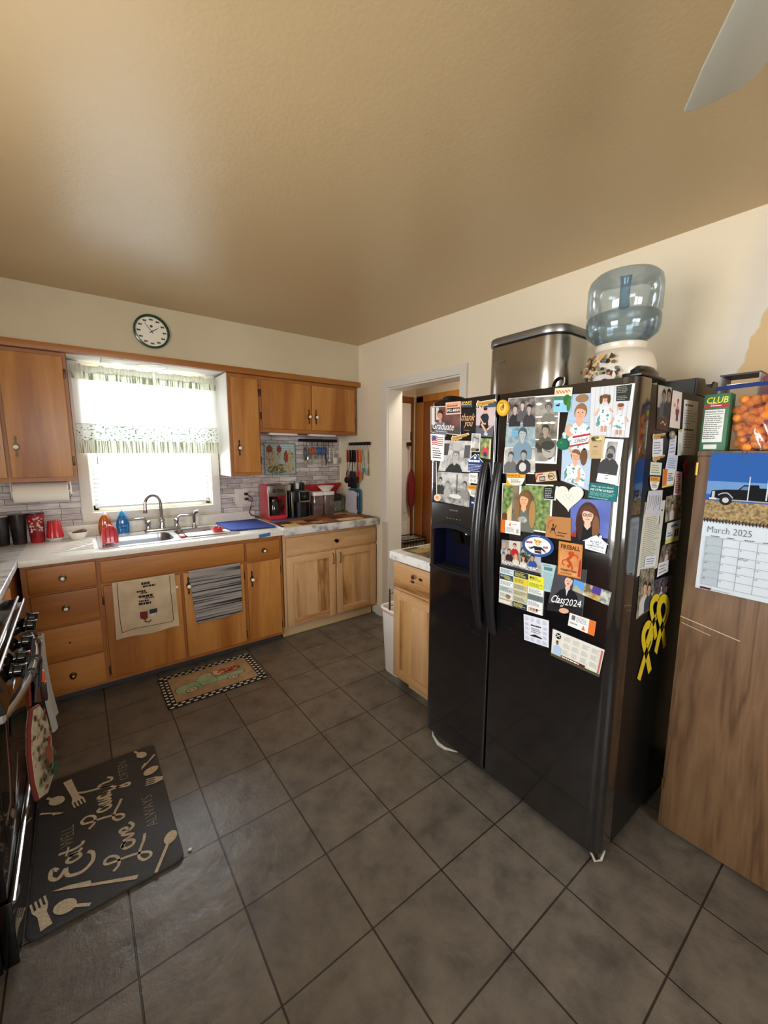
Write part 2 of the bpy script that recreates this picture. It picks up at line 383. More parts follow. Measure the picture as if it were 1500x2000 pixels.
# kitchen window: casing, sash, pane, blind
b = MB()
b.box(-.625, WX0 - .005, 1.424, 1.452, 1.02, 2.12, m_trim, .003); b.box(WX1 + .005, .318, 1.424, 1.452, 1.02, 2.12, m_trim, .003); b.box(-.62, .315, 1.42, 1.452, 1.018, 1.078, m_trim, .003)
win = struct(b.build('window_1'))
b = MB()
for a in ((WX0, WX0 + .035, WZ0, WZ1), (WX1 - .035, WX1, WZ0, WZ1), (WX0, WX1, WZ0, WZ0 + .04), (WX0, WX1, WZ1 - .04, WZ1), (WX0, WX1, 1.56, 1.60)):
    b.box(a[0], a[1], 1.50, 1.55, a[2], a[3], m_white, .003)
fr = b.build('window_frame', win)
MB().box(WX0 + .03, WX1 - .03, 1.522, 1.526, WZ0 + .03, WZ1 - .03, m_clear('window_glass', 'f6fbff', .04)).build('pane', win)
m_blind = m_sheer('blind_vinyl', 'bcbcba', .05)
bl = thing('window_blind', (-.15, 1.475, 1.12), 'white horizontal slat blind lowered inside the window over the sink', 'blind')
b = MB(); n = 30
for i in range(n):
    z = 1.135 + i * .0305; c = math.cos(.95) * .0125; s_ = math.sin(.95) * .0125
    b.add([(WX0 + .012, 1.475 - c, z - s_), (WX1 - .012, 1.475 - c, z - s_), (WX1 - .012, 1.475, z + .0015), (WX0 + .012, 1.475, z + .0015), (WX1 - .012, 1.475 + c, z + s_), (WX0 + .012, 1.475 + c, z + s_)], [[0, 1, 2, 3], [3, 2, 4, 5]], m_blind)
b.build('slats', bl)
MB().box(WX0 + .008, WX1 - .008, 1.458, 1.492, 2.052, 2.092, m_white, .004).build('headrail', bl)
MB().box(WX0 + .012, WX1 - .012, 1.463, 1.487, 1.104, 1.120, M('c9c9c6', .4), .004).build('bottom_rail', bl)
MB().tube([(-.50, 1.452, 2.05), (-.505, 1.45, 1.42)], .003, M('8e8e8e', .3), 6).build('wand', bl)
for x in (-.40, -.02, .16): MB().tube([(x, 1.461, 2.06), (x, 1.461, 1.11)], .0012, m_white, 5).build('cord', bl)

# valance curtain: ruffled header, sheer white panel, clover band, plaid hem
cur = thing('curtain_valance', (-.15, 1.40, 1.50), 'sheer white valance with green plaid edges and printed clover band at the window', 'curtain')
m_sh = m_sheer('sheer_cotton', 'f6f6f4', .22, .05); m_hd = m_sheer('header_cotton', 'dcdccb', .10)
m_pl = m_sheer('green_plaid', 'eceedd', .10, 0, ('8b9070', 1.0, (110, .01, 3), 2, .44)); m_cl = m_sheer('clover_print', 'f2f3ee', .11, 0, ('5f8a5c', 60, (1, .1, 1.3), 2, .385))
def cy(x, z):
    amp = .010 + .006 * math.sin(x * 9); k = 1 - .25 * (2.0 - z)
    return 1.398 + amp * k * math.sin(x * 62 + 1.7 * math.sin(x * 11)) + .004 * math.sin(x * 23 + z * 3)
def strip(x0, x1, z0, z1, m, name, amp=1.0, nv=6, topw=0.0, jit=0.0, par=None, dy=0.0):
    q = MB()
    def fn(u, v):
        x = x0 + (x1 - x0) * u; z = z0 + (z1 - z0) * v
        return (x, cy(x, z) + dy + (.006 * math.sin(x * 310) if jit else 0), z + jit * v * (math.sin(x * 41) * .7 + math.sin(x * 97) * .5))
    q.surf(fn, int((x1 - x0) * 420), nv, m); return q.build(name, par or cur)
for (x0, x1) in ((-.608, -.116), (-.110, .318)):
    strip(x0, x1, 1.998, 2.050, m_pl, 'plaid_casing', nv=3, jit=0.004)
    strip(x0, x1, 2.046, 2.092, m_hd, 'ruffle_header', jit=.009)
    strip(x0, x1, 1.70, 2.0, m_sh, 'sheer_panel', nv=8)
    strip(x0, x1, 1.588, 1.70, m_cl, 'clover_band'); strip(x0, x1, 1.50, 1.588, m_pl, 'plaid_hem')
    q = MB().tube([(x0 + (x1 - x0) * i / 60, cy(x0 + (x1 - x0) * i / 60, 1.7) - .002, 1.70) for i in range(61)], .0012, M('6d6f66', .8), 5); q.build('seam_braid', cur)
MB().tube([(-.615, 1.405, 2.045), (.322, 1.405, 2.045)], .005, m_white, 8).build('curtain_rod', cur)

# stick-on mosaic on the wall above the counters
b = MB(); b.box(-1.56, -.626, 1.444, 1.4495, .955, 1.36, m_splashm); b.box(.319, 1.492, 1.444, 1.4495, .93, 1.68, m_splashm); zero(b.build('trim_3', smooth=False))

# doorway casing into the hall, hall beyond
def wbox(b, ya, yb, z0, z1, d0, d1, m): wseg(b, ya, yb, z0, z1, m, d0, d1)
b = MB()
wbox(b, .70, .775, .90, 2.115, -.018, .0, m_trim); wbox(b, .70, .765, 0, .90, -.012, .0, M('cfc4b0', .6)); wbox(b, -.155, -.095, 0, 2.115, -.018, .0, m_trim); wbox(b, -.095, .70, 2.05, 2.115, -.018, .0, m_trim)
wbox(b, .695, .705, 0, 2.048, .0, .15, m_trim); wbox(b, -.095, -.085, 0, 2.048, .0, .15, m_trim); wbox(b, -.095, .705, 2.038, 2.05, .0, .15, m_trim)
zero(b.build('trim_4', smooth=False))
b = MB(); wbox(b, .775, .86, 0, .09, -.015, 0, m_trim); zero(b.build('baseboard_right', smooth=False))
m_brown = wood('dark_varnished_fir', '6e3c14', '82481a', '8f5220', 'z', 10, 2.5, .35, .5); m_amber = wood('amber_varnished_fir', '9a5f22', 'ad7030', 'b87b38', 'z', 9, 2.5, .35, .5)
m_hw = M('cdbfa6', .8)
b = MB(); b.box(2.42, 2.54, -1.0, 1.6, 0, 2.42, m_hw); b.box(1.66, 2.42, 1.34, 1.45, 0, 2.42, m_hw); b.box(1.62, 2.5, -1.0, 1.45, 2.40, 2.46, M('c9bda6', .8)); b.box(1.70, 2.5, -1.05, -1.0, 0, 2.42, m_hw)
zero(b.build('wall_hall', smooth=False))
b = MB(); b.box(1.67, 2.375, 1.322, 1.338, 2.045, 2.11, m_brown); b.box(2.33, 2.375, 1.322, 1.338, 0, 2.05, m_brown); zero(b.build('trim_5', smooth=False))
d = MB(); d.box(1.68, 2.328, 1.318, 1.34, .01, 2.04, m_white, .002)
for (a, c) in ((1.74, 1.98), (2.04, 2.28)):
    for (e, f) in ((.15, .75), (.85, 1.55), (1.65, 1.95)):
        d.box(a, c, 1.312, 1.32, e, f, m_white, .006)
dr = struct(d.build('door_1')); dr2 = MB().lathe((1.78, 1.315, .95), [(.0001, -.06), (.028, -.055), (.03, -.035), (.012, -.02), (.02, 0)], M('8a7a50', .3, 1), 16, axis='y').build('door_knob', dr)
MB().box(2.322, 2.332, 1.308, 1.318, 1.65, 1.74, M('4a3a28', .4, .8)).build('hinge', dr)
b = MB(); b.box(2.395, 2.42, 1.20, 1.30, 0, 2.11, m_amber); b.box(2.395, 2.42, .12, .20, 0, 2.11, m_amber); b.box(2.395, 2.42, .12, 1.30, 2.05, 2.12, m_amber); zero(b.build('trim_6', smooth=False))
d = MB(); d.box(2.405, 2.43, .20, 1.20, .01, 2.05, m_brown)
struct(d.build('door_2'))
g_ = thing('mesh_bag', (2.30, 1.27, .90), 'limp red mesh bag hanging in the hall beyond the doorway', 'bag')
b = MB(); b.lathe((2.30, 1.262, 0), [(.004, 1.345), (.03, 1.30), (.048, 1.18), (.05, 1.05), (.04, .95), (.018, .90), (.006, .86)], MN('8e1f1c', '5e1010', 90, .8, 2), 18, .95, .5, flute=.12, nf=7); b.build('net', g_)
b = MB(); b.tube([(2.29, 1.265, 1.34), (2.275, 1.27, 1.6)], .0025, M('8b8b85', .4, .8), 6); b.tube([(2.31, 1.265, 1.34), (2.285, 1.27, 1.6)], .0025, M('8b8b85', .4, .8), 6); b.build('hanging_wire', g_)
b = MB(); b.box(2.262, 2.298, 1.262, 1.312, 1.585, 1.625, M('3a3128', .4, .7), .004); b.build('hook', g_)
c_ = thing('wire_basket', (2.2, 1.2, 0), 'grey lidded basket with black wire rim on the hall floor', 'basket')
MB().box(2.05, 2.34, 1.08, 1.29, 0, .58, MN('9b958a', '7d776c', 40, .8)).build('basket_body', c_)
b = MB()
for z in (.60, .57): b.tube([(2.04, 1.07, z), (2.35, 1.07, z), (2.35, 1.29, z), (2.04, 1.29, z), (2.04, 1.07, z)], .006, m_black, 6)
for i in range(8): b.tube([(2.05 + i * .04, 1.07, .60), (2.05 + i * .04, 1.07, .1)], .003, m_black, 5)
b.build('wire_rim', c_)

# ---------------------------------------------------------------- old birch cabinets
m_cer = M('ece7dc', .2, coat=.5); m_brz = M('4e3a22', .35, .8); m_brass = M('8c6d35', .35, 1.0); m_chrome = M('c8c8c8', .16, 1.0)
def knob(par, x, y, z, white=True):
    q = MB(); q.lathe((x, y, z), [(.019, 0), (.018, -.004), (.008, -.006), (.007, -.014), (.014, -.018), (.0155, -.0235)], m_brz, 18, axis='y')
    if white: q.lathe((x, y - .0232, z), [(.0105, 0), (.010, -.003), (.006, -.0055), (.0001, -.0065)], m_cer, 18, axis='y')
    else: q.lathe((x, y - .0235, z), [(.013, 0), (.0125, -.004), (.008, -.0075), (.0001, -.009)], m_brass, 18, axis='y')
    return q.build('knob', par)
def pull(par, x, y, z):
    q = MB(); q.prism([(x - .006, z + .055), (x, z + .066), (x + .006, z + .055), (x + .004, z + .03), (x + .014, z + .008), (x + .014, z - .008), (x + .004, z - .03), (x + .007, z - .05), (x, z - .062), (x - .007, z - .05), (x - .004, z - .03), (x - .014, z - .008), (x - .014, z + .008), (x - .004, z + .03)], 'y', y - .003, y, m_brz)
    q.lathe((x, y - .003, z), [(.007, 0), (.006, -.014), (.013, -.018), (.0125, -.024), (.007, -.029), (.0001, -.03)], m_cer, 16, axis='y'); return q.build('handle', par)
def hinge(par, x, y, z):
    return MB().box(x - .006, x + .006, y - .004, y + .002, z - .028, z + .028, m_brz, .002).build('hinge', par)
def slab(par, name, x0, x1, z0, z1, y, m, th=.018):
    return MB().box(x0, x1, y - th, y, z0, z1, m, .006, 3).build(name, par)
YF = .85
m_toe = M('3c3a3a', .7)
dc = thing('drawer_cabinet', (-.75, 1.1, 0), 'orange-brown base cabinet with four stacked drawers left of the sink', 'cabinet', 'old birch base cabinets')
b = MB(); b.box(-.93, -.5725, YF, 1.44, .06, .878, m_oldf); b.build('carcass', dc)
MB().box(-.93, -.5725, .915, .935, 0, .07, m_toe).build('toe_kick', dc)
for i, (z0, z1, wht) in enumerate(((.705, .856, 1), (.503, .693, 1), (.290, .486, 0), (.082, .275, 2))):
    q = slab(dc, 'drawer', -.902, -.588, z0, z1, YF, m_oldx)
    if wht == 1: knob(q, -.748, YF - .018, (z0 + z1) / 2)
    elif wht == 2: knob(q, -.750, YF - .018, .175, False)
    else: MB().lathe((-.748, YF - .0185, .383), [(.006, 0), (.005, -.001), (.0001, -.001)], m_black, 10, axis='y').build('screw_hole', q)
sc = thing('sink_cabinet', (-.13, 1.1, 0), 'wide orange-brown cabinet under the sink with two doors and a long blank panel', 'cabinet', 'old birch base cabinets')
MB().box(-.5715, .3095, YF, 1.44, .06, .69, m_oldf).box(-.5715, .3095, YF, .87, .69, .878, m_oldf).build('carcass', sc)
MB().box(-.5715, .3095, .915, .935, 0, .07, m_toe).build('toe_kick', sc)
slab(sc, 'false_front', -.566, .303, .71, .848, YF, m_oldx)
for (x0, x1, hx) in ((-.562, -.132, None), (-.114, .294, -.085)):
    q = slab(sc, 'door', x0, x1, .088, .692, YF, m_old)
    if hx: pull(q, hx, YF - .018, .60)
    else:
        MB().lathe((-.158, YF - .018, .61), [(.005, 0), (.008, -.012), (.0001, -.016)], m_cer, 12, axis='y').build('knob', q)
    hx2 = x0 - .004 if not hx else x1 + .004
    hinge(q, hx2, YF - .002, .60); hinge(q, hx2, YF - .002, .14)
nc = thing('narrow_cabinet', (.45, 1.1, 0), 'narrow orange-brown base cabinet right of the sink with one drawer and one door', 'cabinet', 'old birch base cabinets')
MB().box(.3105, .600, YF, 1.44, .06, .878, m_oldf).build('carcass', nc)
MB().box(.3105, .600, .915, .935, 0, .07, m_toe).build('toe_kick', nc)
q = slab(nc, 'drawer', .320, .576, .703, .843, YF, m_oldx); knob(q, .452, YF - .018, .772)
q = slab(nc, 'door', .320, .578, .084, .690, YF, m_old); pull(q, .352, YF - .018, .565); hinge(q, .583, YF - .002, .60); hinge(q, .583, YF - .002, .14)
lc = thing('corner_cabinet', (-1.25, .5, 0), 'orange-brown base cabinet side between the drawer cabinet and the stove', 'cabinet')
MB().box(-1.56, -.955, .10, 1.44, .06, .878, m_oldf).build('carcass', lc); MB().box(-1.56, -1.0, .10, 1.44, 0, .06, m_toe).build('toe_kick', lc)
MB().box(-.955, -.9365, .13, .50, .09, .85, m_old, .005).build('door', lc)
nc2 = thing('base_cabinet', (-1.25, -1.1, 0), 'orange-brown base cabinet on the near side of the stove', 'cabinet')
MB().box(-1.56, -.945, -1.5, -.712, .06, .878, m_oldf).build('carcass', nc2); MB().box(-.945, -.928, -1.3, -.75, .09, .85, m_old, .005).build('door', nc2)
o = MB().box(-1.56, -.93, -1.5, -.712, .879, .915, m_white, .006).build('worktop'); tag(o, 'white worktop on the near side of the stove', 'counter')

# ---------------------------------------------------------------- wall cabinets
def upper(name, x0, x1, z0, label, doors, side=False):
    t = thing(name, ((x0 + x1) / 2, 1.3, z0), label, 'cabinet', 'old birch wall cabinets')
    MB().box(x0, x1, 1.135, 1.4435, z0, 2.104, m_oldf).build('carcass', t)
    for (a, c, d0, d1, hx, hz, hs) in doors:
        q = slab(t, 'door', a, c, d0, d1, 1.135, m_old); pull(q, hx, 1.117, hz)
        hinge(q, hs, 1.133, d0 + .1); hinge(q, hs, 1.133, d1 - .1)
    if side: MB().box(x0 - .006, x0 - .0005, 1.136, 1.4235, z0 - .002, 2.104, m_white).build('side_panel', t)
    return t
upper('wall_cabinet', -1.56, -.628, 1.325, 'tall two-door wall cabinet left of the window', [(-.938, -.646, 1.352, 2.082, -.902, 1.535, -.639), (-1.25, -.955, 1.352, 2.082, -.985, 1.535, -1.262)])
upper('wall_cabinet', .331, .5745, 1.325, 'tall single-door wall cabinet right of the window', [(.352, .562, 1.35, 2.078, .397, 1.542, .570)], True)
upper('wall_cabinet', .5755, 1.493, 1.672, 'short two-door wall cabinet over the coffee makers', [(.589, 1.024, 1.70, 2.078, 1.002, 1.811, .582), (1.032, 1.470, 1.70, 2.078, 1.068, 1.811, 1.478)])
for x0, x1, l in ((.668, .918, 'white under-cabinet light bar above the tile picture'), (1.037, 1.30, 'white under-cabinet light bar above the hook rail')):
    t = thing('light_bar', ((x0 + x1) / 2, 1.2, 1.656), l, 'light', 'light bars under the wall cabinet')
    MB().box(x0, x1, 1.175, 1.225, 1.657, 1.671, m_white, .003).build('housing', t); MB().box(x0 + .01, x1 - .01, 1.18, 1.22, 1.6545, 1.6568, M('f4f4f0', .3)).build('diffuser', t)

# ---------------------------------------------------------------- hickory cabinets
hk = [wood('hickory_%d' % i, a, c, d, ax, sc_, ds, .38, .4, (i * 1.7, i * .9, 0), rng=(.22, .42, .8)) for i, (a, c, d, ax, sc_, ds) in enumerate([
    ('8a6138', 'bd9262', 'cda675', 'z', 7, 3.0), ('8a5e34', 'bc8e58', 'cfa46c', 'z', 9, 3.2), ('8f5f33', 'bb8e60', 'cda678', 'z', 6, 2.4), ('8a5a30', 'ba8c5e', 'cca476', 'x', 6, 2.8), ('84542c', 'b88a58', 'cba274', 'y', 6, 3.0)])]
def shaker(par, a0, a1, z0, z1, f, axis, hx):
    """frame and panel door; axis 'y': faces -y at y=f ; axis 'x': faces -x at x=f"""
    def bx(q, p0, p1, d0, d1, e0, e1, m, bv=.002):
        if axis == 'y': q.box(p0, p1, d0, d1, e0, e1, m, bv)
        else: q.box(d0, d1, p0, p1, e0, e1, m, bv)
    s = .058; q = MB()
    bx(q, a0, a0 + s, f - .02, f, z0, z1, hk[2]); bx(q, a1 - s, a1, f - .02, f, z0, z1, hk[2])
    mm = hk[3] if axis == 'y' else hk[4]
    bx(q, a0 + s, a1 - s, f - .02, f, z1 - s, z1, mm); bx(q, a0 + s, a1 - s, f - .02, f, z0, z0 + s, mm)
    d = q.build('door', par); q = MB(); n = 3; w_ = (a1 - a0 - 2 * s) / n
    for i in range(n):
        bx(q, a0 + s + i * w_, a0 + s + (i + 1) * w_, f - .011, f - .003, z0 + s, z1 - s, hk[(0, 1, 2)[(i * 2 + int(a0 * 10)) % 3]], .0004)
    q.build('door_panel', d)
    q = MB()
    if axis == 'y': q.tube([(hx, f - .02, z1 - .025), (hx, f - .042, z1 - .028), (hx, f - .042, z1 - .112), (hx, f - .02, z1 - .115)], .0045, m_pewter, 8)
    else: q.tube([(f - .018, hx, z1 - .03), (f - .042, hx, z1 - .03)], .004, m_pewter, 8); q.tube([(f - .018, hx, z1 - .11), (f - .042, hx, z1 - .11)], .004, m_pewter, 8); q.box(f - .048, f - .040, hx - .006, hx + .006, z1 - .14, z1 + .0, m_pewter, .002)
    q.build('handle', d); return d
m_pewter = M('6b6257', .35, .9)
hc = thing('hickory_cabinet', (1.08, 1.1, 0), 'pale hickory base cabinet with one wide drawer over two doors in the corner', 'cabinet', 'hickory base cabinets')
MB().box(.615, 1.504, .862, 1.44, .10, .869, hk[2]).build('carcass', hc); MB().box(.615, 1.504, .915, .93, 0, .10, M('cdb083', .6)).build('toe_kick', hc)
q = MB().box(.635, 1.508, .842, .862, .700, .838, hk[3], .003).build('drawer', hc)
MB().lathe((1.083, .842, .767), [(.011, 0), (.007, -.006), (.008, -.014), (.017, -.022), (.016, -.028), (.0001, -.03)], M('2e211a', .25, .9), 18, axis='y').build('knob', q)
shaker(hc, .633, 1.077, .107, .684, .862, 'y', 1.052); shaker(hc, 1.092, 1.508, .107, .684, .862, 'y', 1.121)
h2 = thing('hickory_cabinet', (1.2, -.4, 0), 'pale knotty hickory base cabinet squeezed between the doorway and the refrigerator', 'cabinet', 'hickory base cabinets')
MB().box(.925, 1.535, -.628, -.185, .10, .851, hk[2]).build('carcass', h2); MB().box(.97, 1.535, -.628, -.26, 0, .10, M('cdb083', .6)).build('toe_kick', h2)
q = MB().box(.905, .925, -.620, -.180, .672, .835, hk[4], .003).build('drawer', h2)
MB().lathe((.905, -.388, .785), [(.008, 0), (.006, -.006), (.006, -.014), (.015, -.022), (.014, -.027), (.0001, -.03)], m_chrome, 18, axis='x').build('knob', q)
for ky, kz in ((-.36, .745), (-.43, .775)): MB().lathe((.9048, ky, kz), [(.0001, -.0004), (.011, 0)], M('3a1c10', .7), 12, 1.7, .8, axis='x').build('knot', q)
d = shaker(h2, -.620, -.180, .075, .655, .925, 'x', -.172)

# ---------------------------------------------------------------- worktops
m_lam = MN('e9e5db', 'e1dcd1', 60, .33, 4); m_mar = MN('8f8f96', 'd6d3cf', 11, .35, 6, 'c9c6c2', stretch=(1, 2.2, 1), lo=.34, hi=.56)
sw = thing('sink_worktop', (-.16, 1.1, .879), 'long white laminate worktop around the sink with raised back edge', 'counter')
b = MB(); b.plate([(-.93, .802), (.600, .802), (.600, 1.4435), (-.93, 1.4435)], [rrect(-.545, .285, .885, 1.355, .05)], .915, m_lam, .036)
b.box(-.93, .600, .790, .803, .879, .9155, m_lam, .006)
b.build('top', sw)
MB().box(-.93, .600, 1.420, 1.443, .9152, 1.000, m_lam, .006).build('upstand', sw)
b = MB()
for i in range(7):
    y = .93 + i * .055; x0 = -.80 + i * .017
    b.tube([(x0, y, .9155), (x0 + .03, y, .917), (-.585, y + .002, .918)], [.001, .003, .004], m_lam, 6)
b.tube([(-.72, .93, .9165), (-.575, 1.10, .918)], .003, m_lam, 6)
b.build('drain_ribs', sw)
lw_ = MB().box(-1.565, -.9305, .095, 1.4435, .879, .9152, m_mar, .007, 3).build('worktop'); tag(lw_, 'grey-veined marble pattern worktop between the corner and the stove', 'counter')
hw = thing('worktop', (1.06, 1.1, .87), 'grey-veined laminate worktop in the corner on the hickory cabinet', 'counter')
MB().box(.602, 1.507, .795, 1.4435, .870, .930, m_mar, .004).build('top', hw)
m_quilt = None
def m_patch(name, pal, sx, sy):
    m, nt, bb = newmat(name); g = nt.nodes.new('ShaderNodeTexCoord'); mp = nt.nodes.new('ShaderNodeMapping'); mp.inputs['Scale'].default_value = (sx, sy, 1)
    nt.links.new(g.outputs['Object'], mp.inputs[0]); v = nt.nodes.new('ShaderNodeTexVoronoi'); v.distance = 'CHEBYCHEV'; v.inputs['Scale'].default_value = 1; v.inputs['Randomness'].default_value = .25
    nt.links.new(mp.outputs[0], v.inputs['Vector']); sp = nt.nodes.new('ShaderNodeSeparateColor'); nt.links.new(v.outputs['Color'], sp.inputs[0])
    n = nt.nodes.new('ShaderNodeTexNoise'); n.inputs['Scale'].default_value = 45; n.inputs['Detail'].default_value = 4; nt.links.new(g.outputs['Object'], n.inputs['Vector'])
    a = nt.nodes.new('ShaderNodeMath'); a.operation = 'MULTIPLY_ADD'; a.inputs[1].default_value = .5; nt.links.new(n.outputs[0], a.inputs[0]); s2 = nt.nodes.new('ShaderNodeMath'); s2.operation = 'MULTIPLY_ADD'; s2.inputs[1].default_value = 1.3; s2.inputs[2].default_value = -.40
    nt.links.new(sp.outputs[0], s2.inputs[0]); nt.links.new(s2.outputs[0], a.inputs[2])
    r = ramp(nt, a.outputs[0], [(i / (len(pal) - 1), c) for i, c in enumerate(pal)]); r.color_ramp.interpolation = 'LINEAR'
    nt.links.new(r.outputs[0], bb.inputs['Base Color']); bb.inputs['Roughness'].default_value = .5; return m
m_quilt = m_patch('autumn_leaf_vinyl', ['4a1a14', 'b0602e', '6e2a1c', 'c9a05a', '8a3a22', '5b4a22', 'b98a48', 'd8c08a'], 8, 9)
MB().box(.612, 1.503, .805, 1.40, .9302, .9325, m_quilt).build('leaf_print_liner', hw)
w3 = thing('worktop', (1.2, -.4, .852), 'short white-edged worktop on the cabinet beside the refrigerator', 'counter')
m_wr = MN('b9b6ae', 'e6e4de', 22, .3, 4, 'dedbd4', lo=.3, hi=.55)
MB().box(.872, 1.54, -.632, -.175, .852, .905, m_wr, .01, 3).build('top', w3)
MB().box(.94, 1.535, -.628, -.21, .9052, .9075, m_patch('olive_leaf_vinyl', ['3c3418', '8a7a3c', '5a4a20', 'b8a060', '6e3a20', 'c8b878'], 10, 10)).build('leaf_print_liner', w3)
# ---------------------------------------------------------------- refrigerator
m_fr = M('111012', .13, 0, 1.0, bmp=(260, .03), coat=.8); m_frb = M('0c0c0d', .34, 0, .5, bmp=(420, .12)); m_frp = M('0e0e10', .3); m_navy = M('0b0e22', .25)
fr_ = thing('refrigerator', (1.15, -1.10, 0), 'black side-by-side refrigerator covered in photographs and magnets', 'refrigerator')
MB().box(.862, 1.555, -1.556, -.650, .03, 1.722, m_frb, .006).build('body', fr_)
def dprof(y0, y1, rl, rr):
    """door section seen from above: flat face at x=.755 with rounded side edges"""
    p = [(.852, y1)]
    for i in range(7): a = math.radians(90 * i / 6); p.append((.755 + rl[0] * (1 - math.sin(a)), y1 - rl[1] * (1 - math.cos(a)) + 0))
    for i in range(9): a = math.radians(90 * (1 - i / 8)); p.append((.755 + rr[0] * (1 - math.sin(a)), y0 + rr[1] * (1 - math.cos(a))))
    p.append((.852, y0)); return p
# refrigerator door (right)
b = MB(); b.prism(dprof(-1.560, -1.0435, (.012, .010), (.040, .045)), 'z', .045, 1.735, m_fr, .004)
fd = b.build('door', fr_)
# freezer door (left) with the dispenser cavity
zd = MB(); Y0, Y1 = -1.0365, -.645
pr = dprof(Y0, Y1, (.030, .030), (.012, .010))
zd.prism(pr, 'z', .045, .950, m_fr); zd.prism(pr, 'z', 1.175, 1.738, m_fr)
zd.prism([(.852, Y1)] + [p for p in pr[1:8]] + [(.755, -.690), (.852, -.690)], 'z', .950, 1.175, m_fr)
zd.prism([(.852, -.945), (.755, -.945)] + [p for p in pr[8:]], 'z', .950, 1.175, m_fr)
zf = zd.build('freezer_door', fr_)
b = MB(); b.box(.835, .852, -.944, -.691, .951, 1.174, m_navy); b.box(.757, .836, -.694, -.691, .951, 1.174, m_navy); b.box(.757, .836, -.944, -.941, .951, 1.174, m_navy); b.build('dispenser_recess', zf)
# arched control panel above the cavity
arch = [(-.672, 1.262), (-.672, 1.150)] + [(-.672 - .272 * i / 12, 1.150 + .026 * math.sin(math.pi * i / 12)) for i in range(1, 12)] + [(-.944, 1.146), (-.952, 1.262)]
b = MB(); b.prism(arch, 'x', .7535, .758, M('252320', .28, 0, .5), .001)
b.prism([(-.944, 1.152)] + [(-.672 - .272 * i / 12, 1.150 + .026 * math.sin(math.pi * i / 12)) for i in range(11, 0, -1)] + [(-.672, 1.150), (-.672, 1.12)] + [(-.672 - .272 * i / 12, 1.128 + .022 * math.sin(math.pi * i / 12)) for i in range(1, 12)] + [(-.944, 1.122)], 'x', .751, .80, M('14161c', .35))
cpan = b.build('control_panel', zf)
FRIDGE_PANEL = (cpan, zf)
for y in (-.800, -.865):
    b = MB(); b.prism([(y - .026, 1.135), (y + .026, 1.135), (y + .020, 1.075), (y, 1.062), (y - .020, 1.075)], 'x', .790, .802, M('0a0a0c', .15)); b.rotate((.796, y, 1.13), Matrix.Rotation(math.radians(-18), 3, 'Y')); b.build('paddle', zf)
MB().box(.786, .79, -.872, -.862, 1.125, 1.14, m_white).build('water_spout', zf)
b = MB(); b.prism([(.757, -.657)] + [(.757 - .022 * math.sin(math.pi * i / 10), -.657 - .290 * i / 10) for i in range(1, 10)] + [(.757, -.947)], 'z', .936, .951, M('1b1a19', .22), .001)
for i in range(6): b.box(.762 + i * .011, .767 + i * .011, -.935, -.70, .950, .9545, M('1a1a1a', .3))
b.build('drip_tray', zf)
def arc_handle(par, y):
    q = MB(); n = 22; P = []
    for i in range(n + 1):
        t = i / n; z = 1.462 - t * .735; bow = math.sin(math.pi * t) ** .75
        P.append((.752 - .050 * bow, y + .004 * bow, z))
    vs = []; prof = [(-.013, .010), (-.008, -.009), (.008, -.009), (.013, .010)]
    for i, p in enumerate(P):
        wd = .8 + .45 * math.sin(math.pi * i / n)
        for (dy, dx) in ((-.020, .006), (-.017, -.006), (-.008, -.011), (.008, -.011), (.017, -.006), (.020, .006)): vs.append((p[0] + dx * 1.2, p[1] + dy * wd, p[2]))
    k = 6; fs = [[i * k + j, i * k + (j + 1) % k, (i + 1) * k + (j + 1) % k, (i + 1) * k + j] for i in range(n) for j in range(k)] + [list(range(k - 1, -1, -1)), [n * k + j for j in range(k)]]
    q.add(vs, fs, M('19181a', .25, 0, .6)); return q.build('handle', par, angle=60)
arc_handle(zf, -.995); arc_handle(fd, -1.066)
for y0, y1 in ((-.66, -.71), (-1.555, -1.495)):
    b = MB(); b.box(.785, .985, min(y0, y1), max(y0, y1), 1.7385, 1.750, m_frp, .006)
    b.lathe((.885, (y0 + y1) / 2, 0), [(.048, 1.7385), (.046, 1.762), (.030, 1.776), (.0001, 1.779)], m_frp, 20, 1.9, .6); b.build('hinge_cover', fr_)
b = MB(); b.box(.80, .86, -1.50, -.70, .004, .040, m_frp, .004); b.build('toe_grille', fr_)
b = MB(); b.tube([(.80, -.66, .030), (.765, -.70, .012), (.748, -.755, .007), (.752, -.80, .007), (.78, -.86, .012)], [.004, .006, .010, .008, .003], M('b9b5a6', .5), 8); b.build('torn_bumper_strip', fr_)
b = MB(); b.tube([(.80, -1.50, .03), (.775, -1.545, .008), (.80, -1.555, .006), (.82, -1.557, .035)], [.003, .005, .005, .003], M('b9b5a6', .5), 8); b.build('torn_bumper_strip', fr_)

# ---------------------------------------------------------------- tall oak-look cabinet
m_oak = wood('oak_print_panel', '513824', '6c5036', '7e6144', 'z', 9, 11, .5, .45, rng=(.12, .45, .9)); m_oakd = M('4a3a2a', .6)
pc = thing('pantry_cabinet', (1.38, -2.1, 0), 'tall cabinet with dark oak-grain doors right of the refrigerator', 'cabinet')
MB().box(1.152, 1.60, -2.60, -1.626, .0, 1.490, m_oakd).box(1.133, 1.605, -2.602, -1.622, 1.4902, 1.508, m_oak, .002).build('carcass', pc)
q = MB().box(1.133, 1.151, -2.105, -1.624, .015, 1.4895, m_oak, .002).build('door', pc)
for z in (1.445, .2): MB().cyl((1.129, -1.626, z - .022), (1.129, -1.626, z + .022), .005, m_brass, n=10).build('hinge', q)
q = MB().box(1.133, 1.151, -2.60, -2.110, .015, 1.4895, m_oak, .002).build('door', pc)
